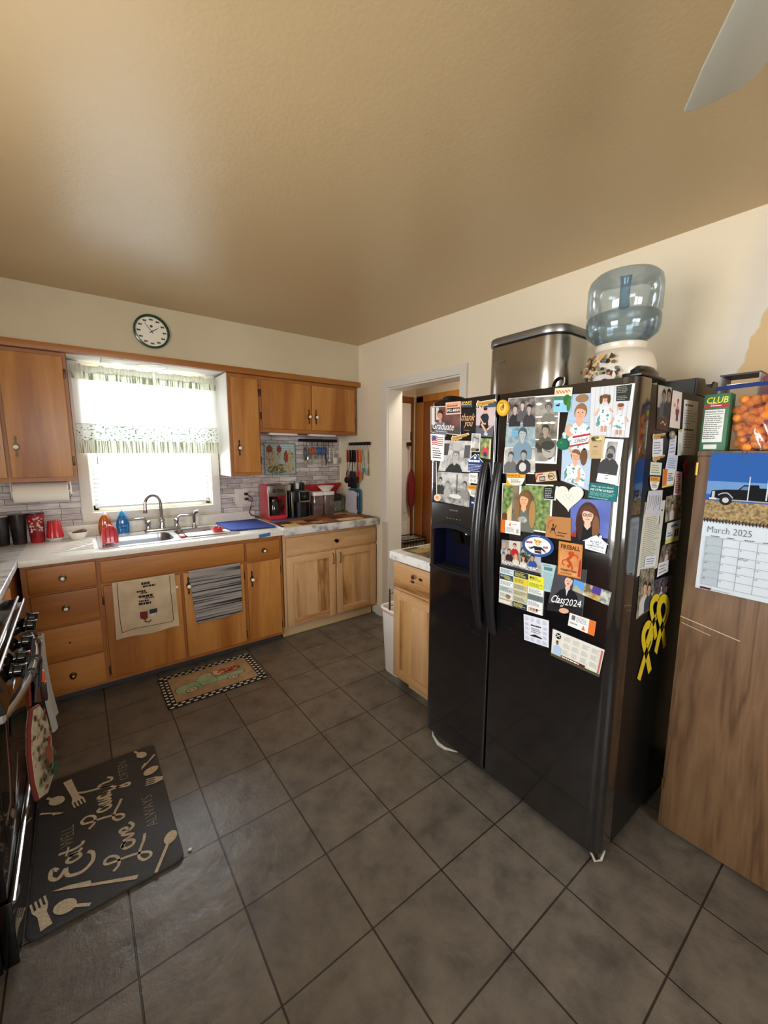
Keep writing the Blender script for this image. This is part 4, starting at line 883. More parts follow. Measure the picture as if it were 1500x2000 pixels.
MB().lathe((1.095, YH - .004, 1.415), [(.017, 0), (.017, .010), (.0001, .010)], m_chrome, 18, axis='y').build('wheel', t)
t = tool('vegetable_peeler', 1.118, 'green and silver peeler, second on the mosaic rail', 'peeler')
b = MB(); b.tube([(1.118, YH, ZH), (1.118, YH, 1.47)], [.005, .008], M('4f7a4a', .4), 8); b.build('handle', t); b = MB(); b.tube([(1.118, YH, 1.47), (1.118, YH, 1.42), (1.128, YH, 1.402)], [.007, .010, .004], m_chrome, 8); b.build('blade', t)
def scissors(x, col, label, zt=1.40):
    t = tool('kitchen_scissors', x, label, 'scissors', zt); m = M(col, .4)
    for s_ in (-1, 1):
        q = MB(); q.tube([(x + s_ * .014 + .014 * math.cos(a * math.pi / 8), YH, 1.528 + .027 * math.sin(a * math.pi / 8)) for a in range(17)], .0058, m, 8, caps=False); q.tube([(x + s_ * .010, YH, 1.508), (x, YH, 1.485)], .006, m, 8); q.build('handle', t)
        q = MB(); q.prism([(x - .005 + s_ * .002, 1.49), (x + .005 + s_ * .002, 1.49), (x - s_ * .003, zt)], 'y', YH - .001 + s_ * .001, YH + .001 + s_ * .001, m_chrome); q.build('blade', t)
scissors(1.170, 'b8542c', 'orange-handled scissors on the mosaic rail'); scissors(1.228, '2f5fa0', 'blue-handled long scissors in the middle of the rail', 1.375); scissors(1.275, '38599a', 'second blue-handled scissors right of the first', 1.42)
t = tool('paring_knife', 1.315, 'black-handled knife with curved tip on the mosaic rail', 'knife', 1.38)
b = MB(); b.tube([(1.315, YH, ZH), (1.314, YH, 1.46)], .008, m_black, 8); b.build('handle', t); b = MB(); b.tube([(1.314, YH, 1.46), (1.320, YH, 1.42), (1.310, YH, 1.385)], [.008, .008, .004], m_black, 8); b.build('blade_guard', t)
t = tool('measuring_spoon', 1.352, 'slim white measuring spoon on the mosaic rail', 'spoon', 1.42)
b = MB(); b.tube([(1.350, YH, ZH), (1.350, YH, 1.455)], .004, m_white, 8); b.ball((1.352, YH, 1.438), .015, m_white, 8, (1, .6, 1)); b.build('spoon_body', t)
t = tool('measuring_cup', 1.405, 'white measuring scoop at the right end of the mosaic rail', 'scoop', 1.40)
b = MB(); b.tube([(1.388, YH, ZH), (1.402, YH, 1.46)], [.004, .007], M('dcd9cc', .4), 8); b.build('handle', t); b = MB(); b.lathe((1.410, YH - .012, 0), [(.0001, 1.402), (.024, 1.402), (.030, 1.46), (.027, 1.46), (.022, 1.407), (.0001, 1.407)], M('dcd9cc', .4), 22); b.build('cup_body', t)

wa = rail(0, 1.262, .925, 1.590, 10, 'black hook rail on the cream wall with long utensils', True)
def XW(y): return wallx(y) - .034
def hookW(y): MB().tube([(XW(y) + .006, y, 1.585), (XW(y) - .010, y + .004, 1.555), (XW(y) - .014, y + .004, 1.538), (XW(y) - .024, y + .008, 1.545)], .0018, M('7c7a74', .35, .9), 6).build('hook', wa)
ut = [('serving_spoon', 1.250, 'a02028', 'dark red long spoon, first utensil on the cream wall', 'spoon', 1.235, 'spoon'),
      ('ladle', 1.205, '141416', 'black ladle behind the black turners', 'ladle', 1.22, 'ladle'),
      ('slotted_turner', 1.165, '121214', 'black slotted turner on the cream wall', 'turner', 1.18, 'turner'),
      ('turner', 1.130, '17171a', 'wide black turner hanging beside the slotted one', 'turner', 1.175, 'turner2'),
      ('basting_brush', 1.085, 'c02a28', 'red brush with dark bristles on the cream wall', 'brush', 1.225, 'brush'),
      ('spatula', 1.045, 'd8742e', 'orange rubber spatula on the cream wall', 'spatula', 1.25, 'spat'),
      ('tongs', .995, '3f8f90', 'silver tongs with teal tips on the cream wall', 'tongs', 1.31, 'tongs'),
      ('whisk', .950, 'c9c6ae', 'pale translucent spatula at the right end of the rail', 'spatula', 1.30, 'spat2')]
for (nm, y, c, lab, cat, zl, kd) in ut:
    hookW(y); x = XW(y) - .014; m = M(c, .4); t = thing(nm if nm != 'whisk' else 'spatula', (x, y, zl), lab, cat, 'long utensils on the cream wall'); zt = 1.535
    hd = MB(); hm = m_black if kd in ('ladle', 'turner', 'turner2') else m
    if kd == 'tongs':
        for s_ in (-1, 1):
            q = MB(); q.tube([(x, y, zt), (x, y + s_ * .014, 1.43), (x, y + s_ * .012, 1.37)], [.004, .006, .005], M('d6d8d8', .25, .8), 8); q.build('arm', t)
            q = MB(); q.tube([(x, y + s_ * .012, 1.37), (x, y + s_ * .004, 1.315)], [.010, .006], m, 8, flat=.5); q.build('tip', t)
        continue
    hd.tube([(x, y, zt), (x, y, 1.42)], [.012, .014], hm, 8, flat=.6); hd.build('handle', t)
    q = MB()
    if kd == 'spoon': q.tube([(x, y, 1.42), (x, y + .006, 1.33)], .0035, m, 8); q.lathe((x, y + .012, 0), [(.0001, 1.235), (.010, 1.245), (.020, 1.28), (.016, 1.32), (.004, 1.34)], m, 16, .35, 1)
    elif kd == 'ladle': q.tube([(x, y, 1.42), (x - .02, y + .004, 1.35), (x - .032, y + .008, 1.28)], .004, M('9c9c9c', .2, 1.0), 8); q.ball((x - .038, y + .010, 1.250), .034, m, 10, (.5, 1, .9))
    elif kd in ('turner', 'turner2'):
        d = .022 if kd == 'turner' else .004
        q.tube([(x, y, 1.42), (x, y + d * .5, 1.30)], .0045, M('a0a0a0', .2, 1.0) if kd == 'turner2' else m, 8); w2 = .066 if kd == 'turner' else .058; yc = y + d
        q.prism([(yc - .020, 1.335), (yc + .020, 1.335), (yc + w2, zl + .015), (yc + w2 - .008, zl), (yc - w2 + .008, zl), (yc - w2, zl + .015)], 'x', x - .016 if kd == 'turner2' else x - .004, x - .012 if kd == 'turner2' else x, m, .0006)
    elif kd == 'brush': q.tube([(x, y, 1.42), (x, y, 1.34)], [.006, .012], M('c8262c', .35), 8, flat=.6); q.tube([(x, y, 1.338), (x, y - .002, 1.29)], [.016, .016], M('c8262c', .35), 8, flat=.5); q.tube([(x, y - .002, 1.289), (x, y - .004, 1.228)], [.015, .012], M('1a1410', .7), 8, flat=.5)
    elif kd == 'spat': q.tube([(x, y, 1.42), (x, y - .004, 1.33)], [.006, .008], M('b98a4c', .5), 8); q.prism([(y - .018, 1.33), (y + .010, 1.335), (y + .014, 1.26), (y - .012, 1.25)], 'x', x - .003, x + .003, m, .001)
    else: q.tube([(x, y, 1.42), (x, y, 1.36)], .005, m, 8); q.prism([(y - .016, 1.37), (y + .012, 1.37), (y + .018, 1.305), (y - .020, 1.300)], 'x', x - .002, x + .002, M('9fb6b2', .4), .0006)
    q.build('head', t)

# ---------------------------------------------------------------- printed artwork on flat things
_tg = {}
def textgeo(s, shear=0.0, bold=0.0):
    k = (s, shear, bold)
    if k in _tg: return _tg[k]
    c = bpy.data.curves.new('lettering', 'FONT'); c.body = s; c.shear = shear; c.offset = bold; c.resolution_u = 2
    o = bpy.data.objects.new('lettering', c); COL.objects.link(o)
    bpy.context.view_layer.update()
    me = o.evaluated_get(bpy.context.evaluated_depsgraph_get()).to_mesh()
    vs = [(v.co.x, v.co.y) for v in me.vertices]; fs = [list(p.vertices) for p in me.polygons]
    o.evaluated_get(bpy.context.evaluated_depsgraph_get()).to_mesh_clear()
    bpy.data.objects.remove(o); bpy.data.curves.remove(c)
    x0 = min(v[0] for v in vs); x1 = max(v[0] for v in vs); y0 = min(v[1] for v in vs); y1 = max(v[1] for v in vs)
    _tg[k] = ([((x - x0) / (x1 - x0), (y - y0) / (y1 - y0)) for x, y in vs], fs, (x1 - x0) / (y1 - y0)); return _tg[k]
def pm(c): return c if not isinstance(c, str) else M(c, .6, 0, .25)
class Art:
    def __init__(s, P, h0, step=.00010): s.q = MB(); s.P = P; s.h = h0; s.step = step
    def poly(s, pts, c):
        s.h += s.step; s.q.add([s.P(u, v, s.h) for u, v in pts], [list(range(len(pts)))], pm(c)); return s
    def rect(s, u0, v0, u1, v1, c): return s.poly([(u0, v0), (u1, v0), (u1, v1), (u0, v1)], c)
    def ell(s, u, v, ru, rv, c, n=18, a0=0): return s.poly([(u + ru * math.cos(a0 + 2 * math.pi * i / n), v + rv * math.sin(a0 + 2 * math.pi * i / n)) for i in range(n)], c)
    def stroke(s, pts, w, c, n=6, taper=False):
        # smooth ribbon through the points
        P = [Vector(p) for p in pts]; out = []
        for i in range(len(P) - 1):
            a = P[max(i - 1, 0)]; b = P[i]; d = P[i + 1]; e = P[min(i + 2, len(P) - 1)]
            for k in range(n):
                t = k / n; out.append(.5 * ((2 * b) + (d - a) * t + (2 * a - 5 * b + 4 * d - e) * t * t + (3 * b - a - 3 * d + e) * t ** 3))
        out.append(P[-1]); s.h += s.step; vs = []; m = len(out)
        for i, p in enumerate(out):
            d = (out[min(i + 1, m - 1)] - out[max(i - 1, 0)]); d = d.normalized() if d.length > 1e-9 else Vector((1, 0)); nn = Vector((-d.y, d.x)) * w * .5 * (1 - (.6 * i / m if taper else 0))
            vs += [s.P(*(p + nn), s.h), s.P(*(p - nn), s.h)]
        s.q.add(vs, [[2 * i, 2 * i + 1, 2 * i + 3, 2 * i + 2] for i in range(m - 1)], pm(c)); return s
    def text(s, t, u, v, w, h, c, shear=0.0, bold=0.0, rot=0.0):
        """fit the words in the box whose lower left corner is u, v"""
        vs, fs, asp = textgeo(t, shear, bold); s.h += s.step; ca, sa = math.cos(rot), math.sin(rot)
        s.q.add([s.P(u + x * w * ca - y * h * sa, v + x * w * sa + y * h * ca, s.h) for x, y in vs], fs, pm(c)); return s
    def bars(s, u0, v0, u1, v1, rows, c, sd=1, fill=.55):
        r = random.Random(sd); s.h += s.step; dv = (v1 - v0) / rows; vs = []; fs = []
        for i in range(rows):
            v = v1 - (i + 1) * dv + dv * (1 - fill) / 2; u = u0; end = u0 + (u1 - u0) * (.6 + .4 * r.random())
            while u < end:
                L = (u1 - u0) * (.08 + .14 * r.random()); e = min(u + L, u1); k = len(vs)
                vs += [s.P(u, v, s.h), s.P(e, v, s.h), s.P(e, v + dv * fill, s.h), s.P(u, v + dv * fill, s.h)]; fs.append([k, k + 1, k + 2, k + 3]); u = e + (u1 - u0) * .03
        s.q.add(vs, fs, pm(c)); return s
    def person(s, u, v, k, skin, hair, top, long=False, specs=False, cap=None, smile=True, face=True):
        dk = '3a2a22'
        if long: s.ell(u, v - .55 * k, 1.25 * k, 1.9 * k, hair)
        s.poly([(u - 2.0 * k, v - 5.2 * k), (u - 2.1 * k, v - 3.0 * k), (u - 1.4 * k, v - 2.0 * k), (u - .5 * k, v - 1.5 * k), (u + .5 * k, v - 1.5 * k), (u + 1.4 * k, v - 2.0 * k), (u + 2.1 * k, v - 3.0 * k), (u + 2.0 * k, v - 5.2 * k)], top)
        s.poly([(u - .4 * k, v - .6 * k), (u + .4 * k, v - .6 * k), (u + .45 * k, v - 1.6 * k), (u, v - 2.1 * k), (u - .45 * k, v - 1.6 * k)], skin)
        s.ell(u, v + .15 * k, .98 * k, 1.15 * k, hair); s.ell(u, v - .12 * k, .78 * k, 1.0 * k, skin)
        s.poly([(u - .82 * k, v + .25 * k), (u - .5 * k, v + .55 * k), (u + .1 * k, v + .5 * k), (u + .82 * k, v + .15 * k), (u + .75 * k, v + .9 * k), (u, v + 1.25 * k), (u - .75 * k, v + .95 * k)], cap or hair)
        if long: s.ell(u - .95 * k, v - 1.3 * k, .35 * k, 1.3 * k, hair); s.ell(u + .95 * k, v - 1.3 * k, .35 * k, 1.3 * k, hair)
        if face:
            for d in (-.3, .3): s.ell(u + d * k, v + .0 * k, .11 * k, .07 * k, dk, 10)
            s.ell(u, v - .28 * k, .09 * k, .12 * k, 'c08a70', 8)
            s.ell(u, v - .58 * k, .28 * k, .09 * k, 'a8453f' if smile else '7a4a40', 12)
            if smile: s.ell(u, v - .56 * k, .2 * k, .035 * k, 'f4ece6', 10)
        if specs:
            for d in (-.34, .34): s.stroke([(u + d * k + .27 * k * math.cos(a * math.pi / 5), v + .0 * k + .19 * k * math.sin(a * math.pi / 5)) for a in range(11)], .07 * k, '1a1a1c', 2)
        return s

def quadP(q, lay, side):
    TL, TR, BR, BL = [Vector(p) for p in q]; A = ((TR - TL).length + (BR - BL).length) / ((TL - BL).length + (TR - BR).length)
    def P(u, v, h):
        s_ = u / A; t = v; p = (BL * (1 - s_) + BR * s_) * (1 - t) + (TL * (1 - s_) + TR * s_) * t
        return (.7546 - lay * .0013 - h, p.x, p.y) if side == 'F' else (p.x, -1.5563 - lay * .0013 - h, p.y)
    return P, A
def card(name, label, cat, q, lay, draw, base='f2f0ea', th=.0006, shape=None, side='F', group=None):
    P, A = quadP(q, lay, side); a = Art(P, th); sh = shape(A) if shape else [(0, 0), (A, 0), (A, 1), (0, 1)]
    n = len(sh); mb = pm(base); a.q.add([P(u, v, 0) for u, v in sh] + [P(u, v, th) for u, v in sh], [list(range(n)), list(range(n, 2 * n))] + [[i, (i + 1) % n, (i + 1) % n + n, i + n] for i in range(n)], mb)
    draw(a, A); o = a.q.build(name, smooth=False); return tag(o, label, cat, group)
def ellsh(A, n=40): return [(A / 2 + A / 2 * math.cos(2 * math.pi * i / n), .5 + .5 * math.sin(2 * math.pi * i / n)) for i in range(n)]
def heartsh(A):
    o = []
    for i in range(40):
        t = 2 * math.pi * i / 40; x = 16 * math.sin(t) ** 3; y = 13 * math.cos(t) - 5 * math.cos(2 * t) - 2 * math.cos(3 * t) - math.cos(4 * t)
        o.append((A * (.5 + x / 33), (y + 17.5) / 30))
    return o
def housesh(ch): return lambda A: [(A * .08, 0), (A * .95, 0), (A * .95, .52), (A * 1.02, .52), (A * .72, .80), (A * .72, .98), (A * .62, .98), (A * .62, .86), (A * .5, 1.0), (A * -.02, .52), (A * .08, .52)]
def planesh(A): return [(0, .55), (A * .08, .95), (A * .2, .80), (A * .95, 1.0), (A, .72), (A * .62, .55), (A * .58, .30), (A * .38, .25), (A * .30, 0), (A * .18, .02), (A * .14, .2), (A * .04, .1)]
def badgesh(A): return [(0, 1), (A, 1), (A * .98, .55), (A * .85, .12), (A * .5, 0), (A * .2, .1), (A * .02, .5)]
SK, SK2, GR = 'd9a789', 'c88f70', '9a9a98'
bwbg = MN('5c5c5a', 'b9b7b2', 40, .4, 4); bwl = MN('8f8f8c', 'd6d4ce', 26, .4, 3); grn = MN('3e5a2a', '9aa868', 60, .45, 4, '6f8848'); drk = MN('241e1c', '6a5a50', 50, .45, 4); redbrick = MN('4a2c28', '7c4a42', 22, .5, 3)
def d_grad(a, A):
    a.rect(.02, .02, A - .02, .98, redbrick).rect(.05, .3, .22, .96, 'd8d2ca').rect(.30, .5, .45, .96, 'c9c2ba').rect(.02, .02, A - .02, .28, '4e4640')
    a.person(.52, .68, .15, 'c98c70', '2e201a', '6a6a78', smile=True); a.text('Graduate', .12, .14, A * .72, .26, 'f0efec', .35); a.bars(.3, .05, A * .75, .09, 1, 'd0cec8', 3)
def d_phone(a, A):
    a.rect(.04, .05, A - .04, .95, 'e6a98c').rect(.08, .12, A - .08, .52, '1a1a1a').text('992-8800', .13, .2, A - .26, .25, 'f4ede0', 0, .01).bars(.14, .62, A - .14, .76, 1, 'a8502c', 5, .9).bars(.2, .8, A - .2, .88, 1, 'c87850', 2)
def d_spam(a, A): a.rect(0, 0, A, 1, '1b2440').rect(0, 0, A, .35, '3d4a5c').text('SPAM', .08, .55, A - .16, .38, 'f0c22e', 0, .02).text('MUSEUM', .08, .34, A - .16, .16, 'ece8dc', 0, .01)
def d_ty(a, A): a.rect(0, 0, A, 1, '1c1512').text('thank', .04, .52, A - .08, .30, 'd8a878', .4, .006).text('you', A * .22, .20, A * .6, .28, 'd8a878', .4, .006).bars(.2, .10, A - .2, .13, 1, 'b8a890', 4)
def d_boysit(a, A):
    a.rect(0, 0, A, 1, 'c9b8b8').rect(0, 0, A, .33, '5c5e66').rect(0, .86, A, 1, '43586c'); u = A * .5
    a.poly([(u - .16, .40), (u - .17, .60), (u - .08, .68), (u + .08, .68), (u + .15, .58), (u + .12, .40)], '26282c').poly([(u - .2, .26), (u + .16, .24), (u + .14, .42), (u - .16, .42)], '1c1d20')
    a.stroke([(u - .12, .38), (u + .02, .22), (u + .10, .12)], .07, SK).stroke([(u + .30, .34), (u + .12, .20)], .06, SK).poly([(u, .05), (u + .14, .02), (u + .18, .09), (u + .05, .16)], 'b4c4d8').stroke([(u - .17, .55), (u - .05, .40), (u + .06, .38)], .045, SK)
    a.ell(u, .76, .065, .085, SK).ell(u, .82, .07, .045, '2a1e18')
def d_plane(a, A): a.poly([(p[0] * .94 + A * .03, p[1] * .84 + .08) for p in planesh(A)], 'c89a4c').rect(A * .12, .48, A * .9, .58, 'a87830').ell(A * .27, .13, .1, .1, '2a2622').ell(A * .12, .2, .08, .08, '2a2622').ell(A * .35, .45, .09, .08, '7c3a1c').bars(A * .45, .62, A * .9, .7, 1, '5a4020', 3)
def d_flag(a, A):
    a.rect(.04, .55, A - .04, .93, 'f0eee8')
    for i in range(5): a.stroke([(.06, .60 + i * .072), (A * .35, .625 + i * .072), (A * .65, .585 + i * .072), (A - .05, .61 + i * .072)], .034, 'b8343a')
    a.rect(.06, .76, A * .42, .94, '2c4478'); 
    for i in range(3):
        for j in range(3): a.ell(.11 + i * .075, .80 + j * .05, .012, .012, 'f0f0f0', 6)
    a.bars(.1, .44, A - .1, .5, 1, '8a8a88', 3).bars(.12, .08, A - .12, .42, 4, '3a3c44', 5, .4)
def d_bwhat(a, A): a.rect(0, 0, A, 1, bwl).rect(.02, .52, .28, .9, '4a4a48').rect(A - .30, .45, A - .06, .86, '565654').person(A * .5, .52, .16, 'b4b2ae', '787672', '2c2c2c').ell(A * .5, .74, .34, .07, 'a8a6a0').ell(A * .5, .80, .18, .13, 'b8b6b0')
def d_bwfam(a, A): a.rect(0, 0, A, 1, bwbg).rect(0, .55, A, 1, bwl).person(.16, .72, .09, 'a8a6a2', '3a3a38', '343434').person(.50, .62, .08, 'b4b2ae', '6a6a66', 'a8a6a0').person(A - .22, .66, .085, 'a8a6a2', '4a4a48', '8c8a86').stroke([(A * .62, .95), (A * .63, .3)], .02, '262626').ell(A * .6, .26, .26, .07, 'd8d6d0')
def d_strip(a, A): a.rect(.05, .2, A - .05, .96, bwl).person(A * .38, .72, .09, 'c8c6c0', '4a4a48', 'd8d6d0').person(A * .66, .66, .08, 'c0beb8', '5a5a58', 'b8b6b0').rect(.05, .03, A - .05, .19, '1a1a1a').bars(.1, .06, A - .1, .16, 2, 'c8a850', 3)
def d_redkid(a, A): a.rect(0, 0, A, 1, grn).rect(A - .1, 0, A, .96, 'd8c8a8').person(A * .48, .70, .10, SK, 'b8926a', 'c2454c').rect(A * .34, .10, A * .62, .3, '2c3c6c')
def d_bhouse(a, A): a.poly([(p[0] * .92 + A * .04, p[1] * .92 + .03) for p in housesh(0)(A)], '1f3a72').ell(A * .5, .78, .09, .08, 'f0f0f0').bars(A * .14, .52, A * .88, .66, 1, 'f2f2f2', 5, .9).bars(A * .14, .08, A * .88, .42, 4, 'c8d4e8', 6, .35)
def d_vegas(a, A): a.rect(.03, .03, A - .03, .97, 'eeece6').stroke([(.12, .80), (.22, .64), (.3, .8), (.4, .66), (.5, .74), (.62, .66), (A - .14, .72)], .04, '2a2a2c').stroke([(.15, .5), (.4, .56), (A - .15, .48)], .03, '8a8a88').ell(A * .3, .25, .12, .1, '4a4a4a').ell(A * .7, .25, .12, .1, '4a4a4a').ell(A * .3, .25, .08, .06, 'eeece6').ell(A * .7, .25, .08, .06, 'eeece6')
def d_badge(a, A): a.poly([(p[0] * .96 + A * .02, p[1] * .94 + .03) for p in badgesh(A)], 'e8e4da').rect(.02, .70, A - .02, .98, 'e0a828').bars(.08, .74, A - .1, .94, 1, 'c86a1c', 11, .8).rect(.1, .66, A - .1, .70, '2a2a2a').bars(A * .24, .2, A * .8, .6, 4, '4a4a4e', 7, .4)
def d_badge2(a, A): a.rect(A * .8, 0, A, 1, '1c1c1c'); d_badge(a, A)
def d_cross(a, A): a.rect(0, 0, A, 1, '1e2a52').rect(.12, .42, A - .12, .56, 'f0f0f0').ell(A / 2, .76, .07, .07, 'f0f0f0').ell(A / 2, .22, .07, .07, 'f0f0f0')
def d_pin(a, A): a.ell(A / 2, .5, A * .36, .36, 'e2b088').stroke([(A * .34, .55), (A * .42, .65), (A * .5, .55), (A * .58, .65), (A * .66, .55), (A * .5, .36), (A * .34, .55)], .04, 'b87848')
def d_bear(a, A): a.ell(A / 2, .5, A * .44, .44, 'd8a82c').ell(A / 2, .5, A * .30, .30, 'e8c860').ell(A * .45, .48, A * .17, .16, 'c2902a').ell(A * .55, .6, A * .08, .14, '8a3c20').bars(A * .25, .76, A * .75, .84, 1, '6a4a14', 3)
def d_colA(a, A):
    a.rect(.01, .67, A, .995, MN('3a3836', '9a8c88', 40, .4)).rect(0, .35, A, .665, MN('6a8088', 'a8bcc0', 30, .4)).rect(.01, .01, A, .345, bwl)
    a.person(.13, .86, .045, 'b8a8a0', '3a3430', '2c2c2e', face=False).person(.25, .90, .04, 'c0b0a8', '4a4038', '5a5658', face=False).person(.36, .85, .045, 'b0a098', '2a2624', '3c3a3c', face=False)
    a.rect(.1, .50, .2, .58, '6aa8c8').person(.27, .53, .065, 'a8b4b4', '4a5a60', '7890a0')
    a.person(.11, .24, .045, 'a8a6a2', '4a4a48', '6a6a68', face=False).person(.30, .26, .045, 'a09e9a', '3a3a38', '323234', face=False).ell(.29, .08, .1, .09, '383838').ell(.29, .09, .05, .06, 'c8c8c6')
def d_colB(a, A):
    a.rect(.02, .70, A - .02, .98, MN('5a5a54', 'a8a498', 18, .4)).rect(.02, .365, A - .02, .68, MN('4a463e', 'a89c88', 24, .4)).rect(.02, .03, A - .02, .345, MN('6a6862', 'b4b0a6', 16, .4))
    a.ell(.08, .88, .05, .02, 'f0ece0').ell(.22, .92, .04, .015, 'f0ece0').person(A * .58, .83, .055, '8c8880', '3a3834', '7a766e', cap='5c5a54')
    for i in range(3): a.ell(A * (.25 + .25 * i), .60, .055, .018, 'f0e8d4')
    a.person(A * .5, .50, .065, 'a09682', '3c362c', '5a5448')
    a.poly([(.04, .25), (.30, .05), (.34, .08), (.06, .32)], '3c3a36').ell(A * .66, .2, .11, .12, 'a8a49a', 18, .4).ell(A * .62, .27, .11, .07, '3c3a38').stroke([(A * .5, .2), (A * .75, .17)], .012, '2c2a28').poly([(A * .6, .03), (A - .03, .03), (A - .03, .11)], 'f0f0ee')
def d_lake(a, A): a.rect(0, .66, A, 1, 'ead9b8').stroke([(.06, .74), (.1, .9), (.16, .76), (.22, .9), (.3, .78), (.36, .88), (.42, .78), (.5, .9), (.56, .8), (.62, .9), (.7, .82)], .035, 'd8633a').rect(0, .0, A, .4, '8cc4e0').rect(0, .38, A, .5, 'a8d0dc').rect(0, .5, A, .66, '3f7a68').ell(A * .75, .5, .16, .22, '2f6a34').ell(A * .88, .3, .09, .28, '3c7a3a').ell(A * .25, .28, .1, .04, '23282c').stroke([(A * .32, .29), (A * .33, .38)], .03, '23282c')
teald = MN('3f8f84', 'e8ecea', 70, .5, 2, 'd8dede', lo=.40, hi=.5)
def d_girl1(a, A): a.rect(0, 0, A, 1, 'a9c0d6').stroke([(0, .42), (A, .38)], .008, '8098b0').person(A * .56, .60, .155, SK, '8a6846', teald).ell(A * .56, .9, .17, .09, '97734c').stroke([(.1, .34), (.06, .2), (.16, .08)], .09, SK)
def d_girls2(a, A):
    a.rect(0, 0, A, 1, 'cfd2d6')
    for i in range(9): a.rect(A * i / 9, 0, A * i / 9 + .006, 1, 'aeb2b8')
    for (u, v, k, h) in ((A * .36, .76, .072, 1), (A * .74, .58, .062, .8)):
        a.poly([(u - .09, v - .16), (u + .09, v - .16), (u + .16 * h, v - .55 * h), (u - .16 * h, v - .55 * h)], teald).ell(u, v, k * .8, k, SK).ell(u, v + k * .55, k * .95, k * .6, '6a4c30').stroke([(u - .1, v - .2), (u - .19, v - .34)], .03, SK).stroke([(u + .1, v - .2), (u + .17, v - .28)], .03, SK).rect(u - .05, v - .66 * h, u - .01, v - .54 * h, SK2).rect(u + .02, v - .66 * h, u + .06, v - .54 * h, SK2)
        if h == 1: a.ell(u - .075, v - .02, .03, .09, '5c4028').ell(u + .075, v - .02, .03, .09, '5c4028')
        for d in (-.02, .02): a.ell(u + d, v + .005, .007, .006, '3a2a22', 6)
        a.ell(u, v - .035, .02, .006, 'a8453f', 8)
def d_dark(a, A): a.rect(0, 0, A * .86, .97, '2b2e26').bars(.06, .5, A * .8, .92, 4, '8f9488', 8, .4).bars(.06, .06, A * .7, .36, 3, '8f9488', 9, .4)
def d_united(a, A): a.rect(0, .8, A, 1, 'b03038').rect(0, 0, A, .16, 'b03038').text('United', A * .22, .28, A * .7, .42, '28345e', .35, .01)
def d_green(a, A): a.ell(A / 2, .5, A * .42, .42, '186a4c').ell(A * .4, .62, .12, .1, '3c8a6c')
def d_girl3(a, A): a.rect(0, 0, A, 1, 'b0c4da').stroke([(0, .22), (A, .1)], .008, '7f97b2').ell(A * .75, .72, .09, .2, '6a4a30').person(A * .48, .72, .13, SK, '7c5a3a', teald).ell(A * .6, .38, .1, .14, teald).stroke([(A * .62, .42), (A * .64, .2), (A * .5, .12)], .07, SK).stroke([(A * .36, .76), (A * .26, .92), (A * .4, .98)], .05, SK)
def d_tan(a, A): a.rect(.06, .02, A - .04, .76, 'bca47a').rect(.1, .74, A - .1, .80, '8a7650').ell(A * .35, .86, .14, .09, '4a3c28').ell(A * .62, .86, .14, .08, 'd8c890').ell(A * .5, .9, .1, .06, '6a7a3a').bars(.2, .48, A - .2, .56, 1, '5a4a30', 3).bars(.16, .15, A - .16, .38, 4, 'a08a62', 4, .3)
def d_obit(a, A): a.rect(.08, .32, A - .12, .94, MN('6c6c6a', 'b8b6b2', 20, .4)).person(A * .44, .72, .10, '8c8a86', '2c2c2c', '3c3c3e', cap='5a5a5c', smile=False).ell(A * .44, .62, .07, .06, '3a3836').bars(.16, .08, A - .2, .26, 3, '6a6a6c', 5, .3)
def d_teal(a, A): a.rect(0, 0, A, 1, '1d6a6c').text('Stay up-to-date!', .1, .72, A * .8, .14, 'bfe0d8', .15, .004).text('NE 57TH STREET', .1, .52, A * .82, .13, 'eaf2ee', 0, .01).bars(.1, .2, A - .12, .46, 4, '7cb0ac', 6, .4).bars(.1, .06, A * .9, .12, 1, 'a8ccc8', 9)
def d_coffee(a, A): a.rect(0, 0, A, 1, '3c1d18').rect(.08, .1, A - .08, .88, 'cdb894').rect(A * .2, .14, A * .46, .56, '3c3038').rect(A * .23, .22, A * .43, .48, 'a89c9c').ell(A * .74, .48, .3, .3, '3c1d18').ell(A * .74, .48, .24, .24, 'cdb894').bars(A * .60, .38, A * .9, .6, 1, '3c1d18', 4, .9).stroke([(.12, .3), (.3, .7), (A * .4, .75)], .1, 'a83a2c')
def d_gtree(a, A):
    a.rect(.02, .03, A - .04, .98, grn).poly([(.02, .1), (.28, .6), (.5, .5), (.5, .03), (.02, .03)], MN('b8a868', 'd8cc94', 8, .5)).rect(.28, .1, .46, .98, MN('5a5040', '8a7c68', 30, .6)).rect(.03, .1, .16, .32, '6a3c28').rect(.45, .62, .5, .98, 'dfe6e8')
    a.ell(.62, .48, .24, .40, '6a4c30'); a.person(.58, .66, .135, 'e0ae86', '7a5836', '6c6f66', long=True); a.ell(.80, .36, .08, .3, 'a8824c', 18).ell(.42, .40, .06, .26, '8a6a40')
    a.ell(.57, .22, .12, .07, MN('8a8c88', 'c8cac6', 50, .5))
def d_btext(a, A): a.rect(0, .06, A * .84, 1, '16171a').bars(.08, .14, A * .78, .92, 6, 'b8b8b6', 8, .4)
def d_heart(a, A): a.poly([((p[0] - A / 2) * .9 + A / 2, (p[1] - .5) * .9 + .5) for p in heartsh(A)], MN('e2ded2', 'd0d0c4', 6, .4)).stroke([(A * .3, .55), (A * .42, .66), (A * .5, .52), (A * .6, .66), (A * .68, .5)], .014, 'a8c4b0').stroke([(A * .36, .42), (A * .5, .5), (A * .66, .38)], .012, 'b4ccd0')
